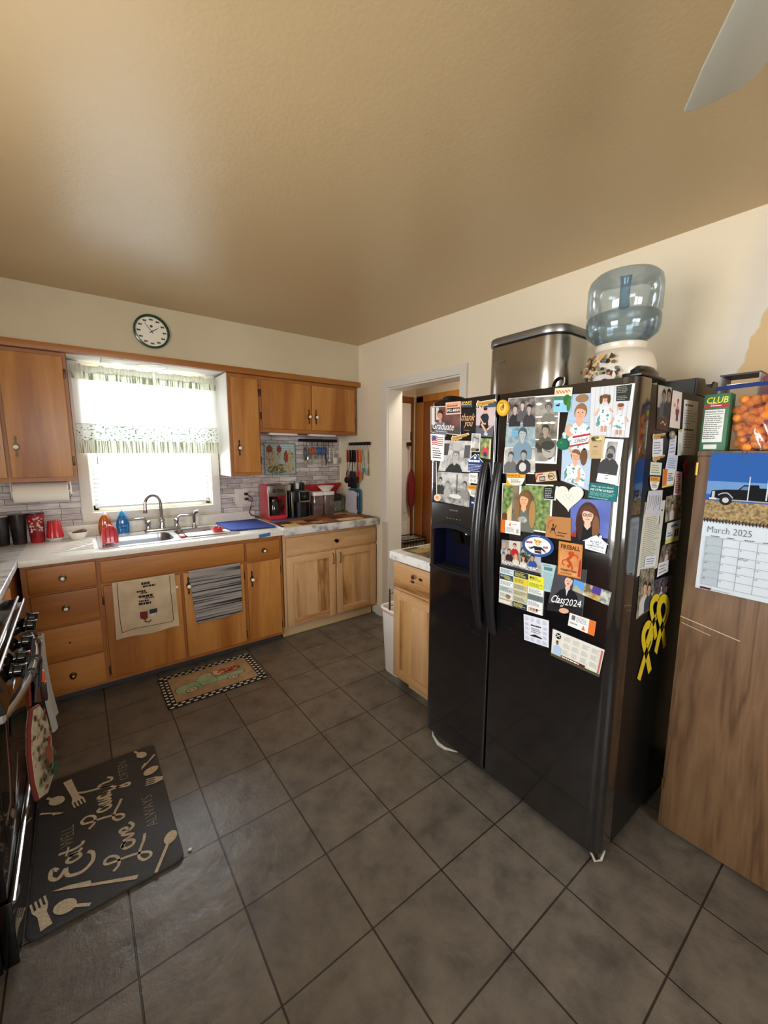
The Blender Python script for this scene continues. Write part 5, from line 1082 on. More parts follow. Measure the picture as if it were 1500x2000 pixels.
def d_glass(a, A):
    a.rect(0, .12, A, 1, MN('3a4fa0', '6a7cc4', 5, .4)).rect(0, 0, A, .14, '181c2c'); a.ell(A * .46, .42, .28, .52, '4a2c22'); a.person(A * .46, .64, .165, 'e6bda4', '5a3a28', '15161a', long=True, specs=True); a.ell(A * .68, .34, .08, .30, '7a5438'); a.ell(A * .27, .34, .07, .30, '3c241c'); a.poly([(0, .12), (.16, .3), (.14, .1)], '9a2c2c')
def d_or(flip):
    def f(a, A):
        a.rect(0, 0, A, 1, 'e6e4e0')
        if not flip: a.rect(0, 0, A * .24, 1, 'd8702c').poly([(A * .42, .62), (A * .5, .9), (A * .52, .6)], 'd8702c').bars(A * .32, .15, A * .7, .5, 4, '5a6a8a', 5, .35).bars(A * .55, .72, A * .92, .8, 1, '7a8aa0', 3).rect(A * .8, .12, A * .92, .42, 'a8a6a2')
        else: a.rect(A * .76, 0, A, 1, 'd8702c').bars(A * .28, .5, A * .7, .9, 4, '5a6a8a', 5, .35).rect(A * .1, .55, A * .24, .9, '6a6a6c').poly([(A * .52, .1), (A * .58, .42), (A * .66, .1)], 'd8702c').bars(A * .06, .2, A * .48, .4, 1, '8a90a0', 4)
    return f
def d_leather(a, A): a.stroke([(.1, .4), (.14, .7), (.34, .86)], .02, '4a2c16').ell(A * .3, .42, .10, .08, '3a2210').stroke([(A * .24, .4), (A * .2, .22)], .03, '3a2210').stroke([(A * .36, .4), (A * .4, .2)], .03, '3a2210').stroke([(A * .36, .46), (A * .44, .62)], .04, '3a2210').ell(A * .3, .6, .04, .08, '3a2210').bars(A * .5, .25, A * .86, .33, 1, '3a2210', 2).bars(A * .45, .12, A * .9, .2, 1, '3a2210', 4)
def d_oval(a, A): a.q.add([], [], pm('ffffff')); a.ell(A / 2, .5, A * .49, .485, '2c4c8c', 40).ell(A / 2, .5, A * .41, .38, 'e9eaea', 40).bars(A * .3, .92, A * .7, .95, 1, 'c8d4e8', 4).bars(A * .14, .56, A * .34, .68, 1, 'a83a48', 2, .8).bars(A * .68, .40, A * .88, .52, 1, 'a83a48', 3, .8).ell(A * .42, .74, .05, .05, 'c09040').ell(A * .60, .70, .05, .05, 'c09040').ell(A * .51, .64, .13, .13, 'd8a84c').ell(A * .51, .60, .07, .06, 'ecd08c').ell(A * .47, .67, .014, .014, '1c1410').ell(A * .55, .67, .014, .014, '1c1410').poly([(A * .38, .48), (A * .64, .45), (A * .62, .26), (A * .42, .28)], '1b1d26').stroke([(A * .40, .44), (A * .30, .36), (A * .25, .38)], .07, '1b1d26').stroke([(A * .62, .42), (A * .74, .28)], .07, '1b1d26').ell(A * .25, .39, .04, .04, 'c09040').ell(A * .75, .26, .04, .04, 'c09040').poly([(A * .42, .28), (A * .62, .26), (A * .64, .15), (A * .42, .17)], '4a2840').rect(A * .43, .27, A * .61, .30, 'd8d4c8')
def d_ny(a, A):
    a.rect(0, 0, A, 1, MN('6a6258', 'b8b0a4', 9, .5)).rect(A * .2, .6, A * .5, 1, 'cfc8bc').ell(A * .62, .6, .2, .3, MN('1f3a26', 'd8d8c0', 60, .5, lo=.5, hi=.75)).rect(A * .78, .3, A, .8, 'a8b0b8')
    a.person(.12, .82, .07, 'c89a80', 'a8a09a', MN('3a3c44', 'c8c8c8', 70, .6)).person(A * .36, .84, .07, SK, '3a241c', 'b4202a').person(A * .22, .62, .07, 'd0987c', '4a382c', '3c1c24').person(A * .40, .48, .065, SK, 'b8986a', 'd8d0c4', long=True).person(A * .60, .46, .065, SK, '5a3428', 'd8d0c8', long=True).person(A * .82, .54, .07, 'c88c6c', '3a2820', '2c4c94')
    a.rect(0, 0, A, .08, '2a2a30').text('happy new year', .06, .10, A - .12, .17, 'f2f2f2', .35, .01)
def d_fire(a, A):
    a.rect(.04, .04, A - .04, .97, MN('c07c3c', 'dca064', 14, .6)).text('FIREBALL', A * .1, .80, A * .8, .13, '241408', 0, .02).stroke([(A * .45, .70), (A * .55, .60), (A * .42, .5), (A * .55, .38), (A * .42, .28)], .09, 'b8481c').ell(A * .56, .70, .09, .06, 'b8481c').stroke([(A * .55, .62), (A * .75, .66), (A * .85, .58)], .04, 'b8481c').stroke([(A * .42, .5), (A * .22, .45), (A * .2, .35), (A * .3, .32)], .035, 'b8481c').stroke([(A * .5, .4), (A * .62, .3), (A * .6, .22)], .05, 'b8481c').text('CINNAMON WHISKY', A * .12, .14, A * .74, .07, '3a1c0c', 0, .01).bars(.1, .06, A * .85, .1, 1, '7a4420', 4).poly([(A * .86, .05), (A * .98, .05), (A * .98, .6), (A * .9, .5)], 'a8302c')
def d_wh(a, A):
    a.stroke([(A * .04, .53), (A * .5, .96), (A * .96, .53)], .02, '4c6478').text("MICHAEL'S", A * .28, .52, A * .46, .11, '2c3a4a', 0, .01).text('AT THE', A * .36, .38, A * .3, .1, '2c3a4a', 0, .01).text('LAMPLIGHTER', A * .16, .25, A * .7, .1, '2c3a4a', 0, .01).bars(A * .22, .08, A * .85, .2, 2, '4a5a6c', 4, .35)
def d_mint(a, A): a.rect(A * .2, .76, A * .75, .88, '5c7a80').bars(.08, .9, A * .8, .96, 1, '6a8088', 3).bars(.08, .08, A * .92, .70, 16, '7a98a0', 8, .35)
def d_ads(a, A):
    w3_ = A / 3
    for i, c in enumerate((('cfe0e4', '31506c', 'e8ecec', 'b8c4c0', 'e4e0d8', 'c9b898'), ('2c3440', 'e0c82c', 'ccc49c', 'c0ba94', 'c8c29c', '1c2a4a'), ('e8e020', 'dce018', 'e6e8e8', '6a7a78', 'e8e8ea', 'f0ece4'))):
        for j, cc in enumerate(c): a.rect(w3_ * i + .008, 1 - (j + 1) / 6 + .008, w3_ * (i + 1) - .008, 1 - j / 6 - .006, cc if i != 1 or j in (0, 1, 5) else 'c4be98'); a.bars(w3_ * i + .04, 1 - (j + 1) / 6 + .03, w3_ * (i + 1) - .04, 1 - j / 6 - .03, 4, ('e0d850' if cc in ('2c3440', '1c2a4a', '31506c') else '4a5058'), i * 7 + j, .45)
    a.text('REI', .05, .69, .12, .06, '141414', 0, .03).text("JK's", w3_ * 2 + .04, .90, .14, .06, '1c1c10', 0, .03).rect(.02, 0.03, w3_ * .9, .12, 'e2ded0').ell(w3_ * .7, .24, .07, .06, '8a7440')
    for k in range(3): a.rect(w3_ * 2 + .10 + k * .08, .08, w3_ * 2 + .16 + k * .08, .14, ('c87850', 'b86840', '2a2a2c')[k])
def d_class(a, A):
    a.rect(0, 0, A, 1, MN('2c2c32', '4a4a52', 6, .5)).rect(0, 0, A, .18, '1c1c20').person(A * .5, .72, .115, 'dcb4a0', '4a3a30', '121216', smile=False).poly([(A * .3, .5), (A * .7, .5), (A * .82, .12), (A * .22, .12)], '121216').poly([(A * .46, .52), (A * .54, .52), (A * .5, .38)], 'c8c8cc').text('Class', .06, .20, A * .42, .17, 'f2f2f2', .35, .01).text('of', A * .38, .13, A * .10, .07, 'f2f2f2', .35).text('2024', A * .50, .18, A * .45, .15, 'f2f2f2', .1, .0).ell(A * .5, .05, .10, .06, SK)
def d_park(a, A):
    a.rect(0, 0, A * .3, 1, '5a9cd8').poly([(.02, 0), (.02, .35), (A * .1, .6), (A * .18, .4), (A * .28, .3), (A * .3, 0)], MN('7a7464', 'a8a894', 30, .5)).rect(A * .3, 0, A * .55, 1, MN('6a5a40', 'd8c8a0', 40, .5, lo=.4, hi=.6)).rect(A * .52, .4, A * .75, 1, '4a3c8c').rect(A * .5, 0, A * .76, .45, MN('8a6a30', 'd8b868', 40, .5)).rect(A * .76, 0, A, 1, MN('5a6060', 'c0c4b8', 44, .5, lo=.4, hi=.6))
def cells(a, u0, v0, u1, v1, nx, ny, c, sd=3):
    for i in range(nx):
        for j in range(ny):
            w_ = (u1 - u0) / nx; h_ = (v1 - v0) / ny; a.bars(u0 + w_ * (i + .12), v0 + h_ * (j + .12), u0 + w_ * (i + .9), v0 + h_ * (j + .82), 5, c, sd + i * 5 + j, .4)
def d_cal1(a, A): cells(a, .03, .76, A - .03, .98, 4, 1, '8a94b4'); cells(a, .03, .02, A - .03, .22, 4, 1, '8a94b4'); cells(a, .03, .24, .24, .74, 1, 3, '8a94b4'); cells(a, A - .24, .24, A - .03, .74, 1, 3, '8a94b4'); a.bars(A * .3, .62, A * .7, .70, 1, '3a4050', 2, .7).bars(A * .3, .38, A * .7, .58, 3, '6a7080', 5, .4).poly([(A * .26, .26), (A * .36, .30), (A * .45, .34), (A * .6, .31), (A * .74, .28), (A * .74, .24), (A * .26, .24)], '14141c')
def d_cal2(a, A):
    cells(a, A * .22, .2, A * .95, .95, 4, 3, 'a0a29e'); a.ell(A * .13, .82, .10, .11, '16181c').stroke([(A * .09, .78), (A * .17, .88)], .02, 'e8e8e8').stroke([(A * .17, .78), (A * .09, .88)], .02, 'e8e8e8').poly([(A * .04, .12), (A * .04, .38), (A * .13, .5), (A * .22, .38), (A * .2, .12)], 'a9c4e0').ell(A * .12, .56, .045, .07, '8a5c44').ell(A * .12, .62, .046, .03, '2c201a')
    a.rect(0, 0, A, .10, '4a4c34').rect(A * .22, .08, A * .72, .18, '5a1c24').bars(A * .24, .10, A * .6, .16, 1, 'f0ece4', 2, .7).rect(A * .955, .1, A * .985, .95, 'b8685a')
Q = {'graduate':[(-0.649,1.722),(-0.841,1.71),(-0.846,1.579),(-0.654,1.601)],
'phone':[(-0.752,1.73),(-0.844,1.728),(-0.848,1.673),(-0.756,1.676)],
'spam':[(-0.848,1.727),(-0.905,1.725),(-0.906,1.697),(-0.849,1.701)],
'thankyou':[(-0.845,1.691),(-0.932,1.688),(-0.933,1.583),(-0.845,1.592)],
'boysit':[(-0.929,1.71),(-1.036,1.706),(-1.02,1.566),(-0.931,1.573)],
'plane1':[(-0.934,1.723),(-1.039,1.717),(-1.041,1.685),(-0.936,1.689)],
'flag':[(-0.656,1.594),(-0.75,1.585),(-0.747,1.462),(-0.662,1.467)],
'plane2':[(-0.794,1.581),(-0.901,1.588),(-0.902,1.56),(-0.796,1.549)],
'bwhat':[(-0.749,1.56),(-0.915,1.553),(-0.908,1.417),(-0.709,1.417)],
'bwfam':[(-0.707,1.413),(-0.916,1.411),(-0.91,1.261),(-0.701,1.272)],
'bwstrip':[(-0.914,1.585),(-0.963,1.582),(-0.961,1.505),(-0.912,1.507)],
'redkid':[(-0.964,1.563),(-1.018,1.56),(-1.017,1.475),(-0.963,1.482)],
'bluehouse':[(-0.889,1.499),(-0.989,1.496),(-0.983,1.42),(-0.89,1.423)],
'vegas':[(-0.908,1.414),(-0.955,1.416),(-0.955,1.369),(-0.906,1.371)],
'badge1':[(-0.903,1.36),(-0.975,1.362),(-0.972,1.309),(-0.905,1.307)],
'cross':[(-0.92,1.308),(-0.965,1.308),(-0.963,1.263),(-0.918,1.262)],
'pin':[(-0.691,1.303),(-0.736,1.306),(-0.737,1.273),(-0.692,1.269)],
'bear':[(-1.045,1.713),(-1.104,1.707),(-1.105,1.644),(-1.046,1.648)],
'colA':[(-1.094,1.714),(-1.212,1.709),(-1.228,1.421),(-1.082,1.419)],
'colB':[(-1.207,1.71),(-1.311,1.705),(-1.311,1.461),(-1.215,1.463)],
'lake':[(-1.291,1.728),(-1.355,1.723),(-1.353,1.64),(-1.289,1.645)],
'girl1':[(-1.353,1.7),(-1.419,1.697),(-1.424,1.542),(-1.329,1.548)],
'girls2':[(-1.417,1.715),(-1.551,1.71),(-1.546,1.547),(-1.423,1.556)],
'darknote':[(-1.498,1.71),(-1.551,1.711),(-1.547,1.659),(-1.5,1.662)],
'united':[(-1.368,1.558),(-1.428,1.566),(-1.421,1.531),(-1.357,1.52)],
'green':[(-1.311,1.552),(-1.355,1.551),(-1.357,1.511),(-1.314,1.511)],
'girl3':[(-1.329,1.53),(-1.435,1.528),(-1.433,1.373),(-1.331,1.403)],
'tanbox':[(-1.425,1.558),(-1.475,1.557),(-1.472,1.482),(-1.429,1.481)],
'obit':[(-1.476,1.547),(-1.532,1.542),(-1.525,1.398),(-1.457,1.406)],
'teal':[(-1.438,1.402),(-1.527,1.396),(-1.525,1.342),(-1.432,1.349)],
'coffee':[(-1.226,1.429),(-1.314,1.441),(-1.324,1.399),(-1.235,1.387)],
'badge2':[(-1.104,1.419),(-1.189,1.421),(-1.191,1.374),(-1.102,1.371)],
'girltree':[(-1.082,1.378),(-1.305,1.385),(-1.305,1.204),(-1.083,1.2)],
'blacktext':[(-1.268,1.375),(-1.324,1.382),(-1.319,1.329),(-1.271,1.329)],
'heart':[(-1.315,1.384),(-1.42,1.389),(-1.424,1.299),(-1.318,1.287)],
'glasses':[(-1.372,1.342),(-1.51,1.346),(-1.508,1.199),(-1.382,1.19)],
'orange1':[(-1.083,1.23),(-1.177,1.231),(-1.179,1.177),(-1.084,1.176)],
'leather':[(-1.288,1.269),(-1.381,1.273),(-1.385,1.191),(-1.288,1.19)],
'oval':[(-1.189,1.189),(-1.322,1.197),(-1.325,1.112),(-1.192,1.102)],
'nyfam':[(-1.09,1.145),(-1.268,1.159),(-1.275,1.037),(-1.093,1.034)],
'fireball':[(-1.341,1.183),(-1.429,1.184),(-1.43,1.062),(-1.344,1.059)],
'whitehouse':[(-1.427,1.223),(-1.516,1.23),(-1.509,1.167),(-1.432,1.174)],
'mint':[(-1.272,1.087),(-1.335,1.089),(-1.34,0.983),(-1.281,0.978)],
'ads':[(-1.088,1.029),(-1.293,1.031),(-1.294,0.881),(-1.09,0.875)],
'class24':[(-1.334,1.087),(-1.447,1.098),(-1.443,0.93),(-1.307,0.908)],
'park':[(-1.406,1.055),(-1.535,1.043),(-1.529,0.994),(-1.402,1.013)],
'orange2':[(-1.399,0.928),(-1.493,0.926),(-1.49,0.872),(-1.395,0.879)],
'cal1':[(-1.21,0.861),(-1.319,0.87),(-1.325,0.763),(-1.219,0.755)],
'cal2':[(-1.337,0.844),(-1.527,0.836),(-1.515,0.732),(-1.336,0.738)],
's_dark':[(0.909,1.721),(1.028,1.723),(1.023,1.574),(0.93,1.58)],
's_pink':[(1.04,1.716),(1.129,1.716),(1.141,1.588),(1.041,1.59)],
's_white':[(1.156,1.694),(1.309,1.697),(1.337,1.492),(1.182,1.493)],
's_plane1':[(0.897,1.564),(1.008,1.569),(1.01,1.549),(0.902,1.542)],
's_note1':[(0.908,1.547),(0.995,1.55),(1.004,1.489),(0.915,1.487)],
's_plane2':[(0.914,1.492),(1.021,1.495),(1.023,1.475),(0.919,1.47)],
's_note2':[(0.912,1.471),(1.009,1.466),(1.01,1.422),(0.912,1.427)],
's_badge':[(0.91,1.422),(0.999,1.418),(0.993,1.369),(0.913,1.375)],
's_round':[(1.034,1.577),(1.083,1.578),(1.091,1.55),(1.042,1.548)],
's_note3':[(1.058,1.556),(1.119,1.564),(1.122,1.492),(1.053,1.489)],
's_note4':[(1.049,1.493),(1.148,1.492),(1.148,1.434),(1.037,1.443)],
's_feet':[(1.122,1.584),(1.164,1.588),(1.179,1.492),(1.139,1.491)],
's_orange':[(1.014,1.445),(1.135,1.441),(1.126,1.382),(1.021,1.378)],
's_ribtext':[(1.141,1.434),(1.211,1.43),(1.223,1.34),(1.143,1.345)],
's_reddark':[(1.209,1.46),(1.238,1.481),(1.285,1.429),(1.243,1.404)],
's_photo1':[(1.073,1.343),(1.234,1.35),(1.25,1.248),(1.089,1.247)],
's_sheet':[(0.896,1.335),(1.076,1.33),(1.062,1.078),(0.881,1.077)],
's_draw':[(0.908,1.373),(1.033,1.37),(1.039,1.276),(0.895,1.296)],
's_tcard':[(1.111,1.241),(1.252,1.243),(1.247,1.161),(1.108,1.161)],
's_photo2':[(1.088,1.161),(1.239,1.149),(1.24,1.084),(1.064,1.095)],
's_card1':[(0.937,1.14),(1.034,1.13),(1.028,1.093),(0.931,1.105)],
's_card2':[(1.065,1.095),(1.163,1.093),(1.168,1.046),(1.059,1.043)],
's_photo3':[(0.904,1.1),(1.033,1.084),(1.051,0.928),(0.906,0.916)],
's_photo4':[(1.042,1.035),(1.232,1.023),(1.227,0.913),(1.049,0.945)],
's_ribA':[(1.056,0.959),(1.201,0.932),(1.206,0.715),(1.102,0.733)],
's_ribB':[(0.999,0.977),(1.121,0.95),(1.106,0.782),(1.01,0.797)],
's_ribC':[(0.956,0.876),(1.072,0.858),(1.091,0.645),(0.974,0.663)]}
FRONT = [
 ('graduate', 'photograph', 'graduation photo of a young person in a grey shirt, top left of the freezer door', 0, d_grad, {}),
 ('boysit', 'photograph', 'photo of a boy in black sitting cross-legged beside the freezer door edge', 0, d_boysit, {}),
 ('thankyou', 'card', 'black thank-you card with copper lettering on the freezer door', 1, d_ty, {'base': '1c1512'}),
 ('spam', 'magnet', 'dark blue museum magnet with yellow lettering above the thank-you card', 2, d_spam, {'th': .002}),
 ('phone', 'magnet', 'peach business magnet with a phone number at the freezer top', 2, d_phone, {'th': .0015, 'base': 'f0c8b4'}),
 ('plane1', 'magnet', 'wooden biplane magnet over the photo of the sitting boy', 3, d_plane, {'th': .003, 'shape': planesh, 'base': 'f2ecdc'}),
 ('bwhat', 'photograph', 'black-and-white photo of a child in a wide frilly hat', 0, d_bwhat, {}),
 ('bwfam', 'photograph', 'black-and-white photo of three people at a table above the dispenser', 1, d_bwfam, {}),
 ('plane2', 'magnet', 'wooden biplane magnet on the black-and-white hat photo', 3, d_plane, {'th': .003, 'shape': planesh, 'base': 'f2ecdc'}),
 ('flag', 'magnet', 'waving American flag magnet with printed lines beneath it', 2, d_flag, {'th': .002}),
 ('bwstrip', 'photograph', 'small black-and-white booth photo with a yellow caption', 3, d_strip, {}),
 ('redkid', 'photograph', 'small colour photo of a child in red on grass', 2, d_redkid, {}),
 ('bluehouse', 'magnet', 'dark blue house-shaped magnet on the freezer door', 4, d_bhouse, {'th': .0015, 'shape': housesh(0), 'base': 'd8e0f0'}),
 ('vegas', 'magnet', 'small white square magnet with spectacles drawing', 3, d_vegas, {'th': .0015}),
 ('badge1', 'magnet', 'orange and white badge magnet partly behind the freezer handle', 3, d_badge, {'shape': badgesh, 'base': 'e8b030'}),
 ('cross', 'magnet', 'small navy square magnet with white cross bar and dots', 3, d_cross, {}),
 ('colB', 'photograph', 'right sheet of grey photos with a man lying in bed at the bottom', 0, d_colB, {}),
 ('colA', 'photograph', 'left sheet of three photos with a blue-tinted face in the middle', 1, d_colA, {}),
 ('bear', 'magnet', 'gold ruffled seal-shaped magnet at the top corner of the right door', 3, d_bear, {'th': .008, 'shape': ellsh, 'base': 'c8962a'}),
 ('girl1', 'photograph', 'photo of a girl in a teal leaf dress, upper of two tall portraits', 0, d_girl1, {}),
 ('girls2', 'photograph', 'photo of two little girls before a white plank wall', 1, d_girls2, {}),
 ('lake', 'magnet', 'magnet with a loon on a lake and red script', 3, d_lake, {'th': .002}),
 ('darknote', 'card', 'dark green text card at the top right corner of the door', 2, d_dark, {}),
 ('girl3', 'photograph', 'photo of a ponytailed girl in a teal leaf dress with one arm up', 0, d_girl3, {}),
 ('united', 'magnet', 'red and white banner magnet with blue script', 3, d_united, {'th': .0015}),
 ('green', 'magnet', 'round dark green magnet', 4, d_green, {'th': .006, 'shape': ellsh, 'base': '14604a'}),
 ('obit', 'card', 'white memorial card with grey portrait of a bearded man in a cap', 2, d_obit, {}),
 ('tanbox', 'magnet', 'tan box-shaped magnet with food on top', 3, d_tan, {'th': .003, 'base': 'c8b48c'}),
 ('badge2', 'magnet', 'orange and white badge magnet with black edge on the right door', 3, d_badge2, {'shape': None, 'base': 'e8b030'}),
 ('coffee', 'magnet', 'brown-edged cream magnet with a round stamp', 3, d_coffee, {'th': .0015, 'base': '3c1d18'}),
 ('girltree', 'photograph', 'photo of a long-haired young woman beside a tree', 1, d_gtree, {}),
 ('blacktext', 'card', 'small black card with pale lines beside the heart', 2, d_btext, {'base': 'd8d4c8'}),
 ('glasses', 'photograph', 'portrait of a smiling woman with glasses on a blue background', 1, d_glass, {}),
 ('teal', 'card', 'teal school notice card with white lettering', 2, d_teal, {'base': '1d6a6c'}),
 ('heart', 'ornament', 'white salt-dough heart ornament with faint scribbles', 4, d_heart, {'th': .006, 'shape': heartsh, 'base': 'e4e0d6'}),
 ('orange1', 'business card', 'white business card with orange left end under the tree photo', 3, d_or(False), {}),
 ('leather', 'magnet', 'tan leather square magnet with burnt-in horse rider', 3, d_leather, {'th': .003, 'base': 'b07a48'}),
 ('nyfam', 'card', 'new year card with a family group before a Christmas tree', 1, d_ny, {}),
 ('oval', 'magnet', 'blue-rimmed oval magnet with a teddy bear in a black jacket', 3, d_oval, {'th': .002, 'shape': ellsh, 'base': '2c4c8c'}),
 ('mint', 'card', 'pale mint note card with fine print', 0, d_mint, {'base': 'a9c8cc'}),
 ('ads', 'magnet', 'large magnet sheet crowded with business advertisements', 2, d_ads, {'th': .001, 'base': 'd8dcd4'}),
 ('class24', 'photograph', 'graduation card of a long-haired person in black jacket', 1, d_class, {}),
 ('fireball', 'magnet', 'orange whisky label magnet with a fire-breathing figure', 3, d_fire, {'th': .0015, 'base': 'c8843c'}),
 ('whitehouse', 'magnet', 'white house-shaped magnet with dark lettering', 4, d_wh, {'th': .0015, 'shape': housesh(1), 'base': 'e4eef0'}),
 ('park', 'magnet', 'tilted strip magnet of holiday landmark pictures', 3, d_park, {'base': 'd8d4c8'}),
 ('orange2', 'business card', 'tilted white business card with orange right end', 3, d_or(True), {}),
 ('cal1', 'calendar', 'small square magnet calendar with skyline drawing', 1, d_cal1, {'base': 'dcdee8'}),
 ('cal2', 'calendar', 'wide magnet calendar with a man in a blue shirt', 1, d_cal2, {'base': 'dcdad0'}),
]
NM = {'photograph': 'photo_print', 'card': 'printed_card', 'business card': 'business_card', 'magnet': 'fridge_magnet', 'calendar': 'magnet_calendar', 'ornament': 'heart_ornament'}
for k, cat, lab, lay, dfn, kw in FRONT:
    g = 'photographs on the refrigerator' if cat == 'photograph' else 'magnets on the refrigerator' if cat == 'magnet' else 'cards on the refrigerator'
    card(NM[cat], lab, cat, Q[k], lay, dfn, group=g, **kw)
t = thing('pin_on_ribbon', (.752, -.713, 1.27), 'round cork pin hanging on a white string below the flag magnet', 'pin')
P, A = quadP(Q['pin'], 4, 'F'); a = Art(P, .003); n = 30; sh = ellsh(A, n)
a.q.add([P(u, v, 0) for u, v in sh] + [P(u, v, .003) for u, v in sh], [list(range(n)), list(range(n, 2 * n))] + [[i, (i + 1) % n, (i + 1) % n + n, i + n] for i in range(n)], M('ecd8c0', .5)); d_pin(a, A); a.q.build('disc', t)
MB().tube([(.748, -.708, 1.305), (.749, -.700, 1.46)], .0018, M('eeeae2', .7), 6).build('string', t)

a = Art(lambda u, v, h: (.7533 - h, u * -1, v), .0002, .0001); a.text('FRIGIDAIRE', .790, 1.2335, .052, .0065, '8d877e', 0, .01)
for i in range(5): a.rect(.772 + i * .020, 1.195, .782 + i * .020, 1.1985, '6f6a64')
a.q.build('panel_lettering', FRIDGE_PANEL[1], smooth=False)
# refrigerator side ------------------------------------------------------------
def note(c='3c4464', n=5, sd=1): return lambda a, A: a.bars(A * .12, .12, A * .85, .85, n, c, sd, .3)
def d_sdark(a, A): a.rect(0, .45, A, 1, MN('6a6660', 'b0aaa0', 16, .5)).rect(0, 0, A, .5, MN('2c1810', '5a3420', 16, .5)).person(A * .45, .80, .10, '7c6a60', '1c1814', '4c5058', face=False).person(A * .8, .84, .10, '8a6c5a', '1c1410', '3c3836', face=False).stroke([(A * .3, .14), (A * .5, .2), (A * .7, .13), (A * .8, .2)], .02, 'd8b8a0')
def d_spink(a, A): a.person(A * .62, .72, .07, 'b88470', '3a2a24', 'b89890', face=False).rect(A * .52, .2, A * .6, .48, '3a3038').rect(A * .64, .2, A * .72, .48, '3a3038').rect(A * .46, .42, A * .8, .52, '8a4048').ell(A * .3, .62, .08, .05, 'c89c8c')
def d_swhite(a, A): a.bars(A * .1, .88, A * .85, .94, 1, '4a4a50', 3).bars(A * .06, .56, A * .9, .84, 6, '9a9aa0', 4, .3).bars(A * .1, .44, A * .85, .5, 1, '4a4a50', 5).bars(A * .06, .12, A * .9, .42, 6, '9a9aa0', 6, .3)
def d_sor(a, A): a.rect(0, .1, A * .35, 1, 'd07430').bars(A * .42, .3, A * .9, .8, 4, '5a6070', 3).rect(0, 0, A, .1, 'd8cc50')
def d_srt(a, A): a.bars(A * .14, .08, A * .86, .92, 9, 'b03048', 8, .7)
def d_srd(a, A): a.rect(0, 0, A, 1, 'a83048').ell(A * .45, .6, A * .25, .2, '4a4a50').bars(A * .2, .1, A * .8, .3, 1, '3c3a40', 3)
def d_sp(seed): return lambda a, A: a.rect(0, 0, A, 1, MN(['2a2c22', '3c2c28', '26301e', '1c1a20'][seed], ['b4a890', '9c8a78', 'a89c84', '6a6470'][seed], 40, .5)).person(A * .4, .6, .11, 'c8a088', '4a3428', 'c8c4c0', face=False).person(A * .68, .55, .10, 'c09880', '2a201c', ['8a6a5a', '6a2c34', '38424a', '24262c'][seed], face=False)
def d_sheet(a, A): a.bars(A * .1, .10, A * .85, .80, 26, '7a7c74', 8, .3).rect(A * .78, .66, A * .82, .97, '3c4a3c').rect(A * .68, .85, A * .92, .87, '3c4a3c')
def d_draw(a, A):
    for i in range(7): a.stroke([(A * .1 + A * .12 * i, .2 + .1 * (i % 3)), (A * .15 + A * .12 * i, .6), (A * .08 + A * .12 * i, .8)], .03, ['5a6a5c', '6a5c7a', '4a5a6c'][i % 3])
def d_st(a, A): a.rect(0, 0, A, .2, 'd8d068').bars(A * .3, .72, A * .8, .88, 1, '3a6a78', 2, .8).bars(A * .1, .3, A * .45, .55, 2, '5a6a70', 4).rect(A * .6, .22, A * .72, .6, '3a2a28').rect(A * .76, .22, A * .9, .6, '4a2c28')
def d_feet(a, A): a.ell(A / 2, .3, A * .4, .26, 'b8c4b8').ell(A / 2, .72, A * .42, .26, 'd8dcd0').ell(A / 2, .95, A * .42, .05, 'c8b850')
def d_rnd(a, A): a.ell(A / 2, .5, A * .38, .38, '9c8c7c').ell(A * .42, .6, A * .16, .16, 'c8bcae')
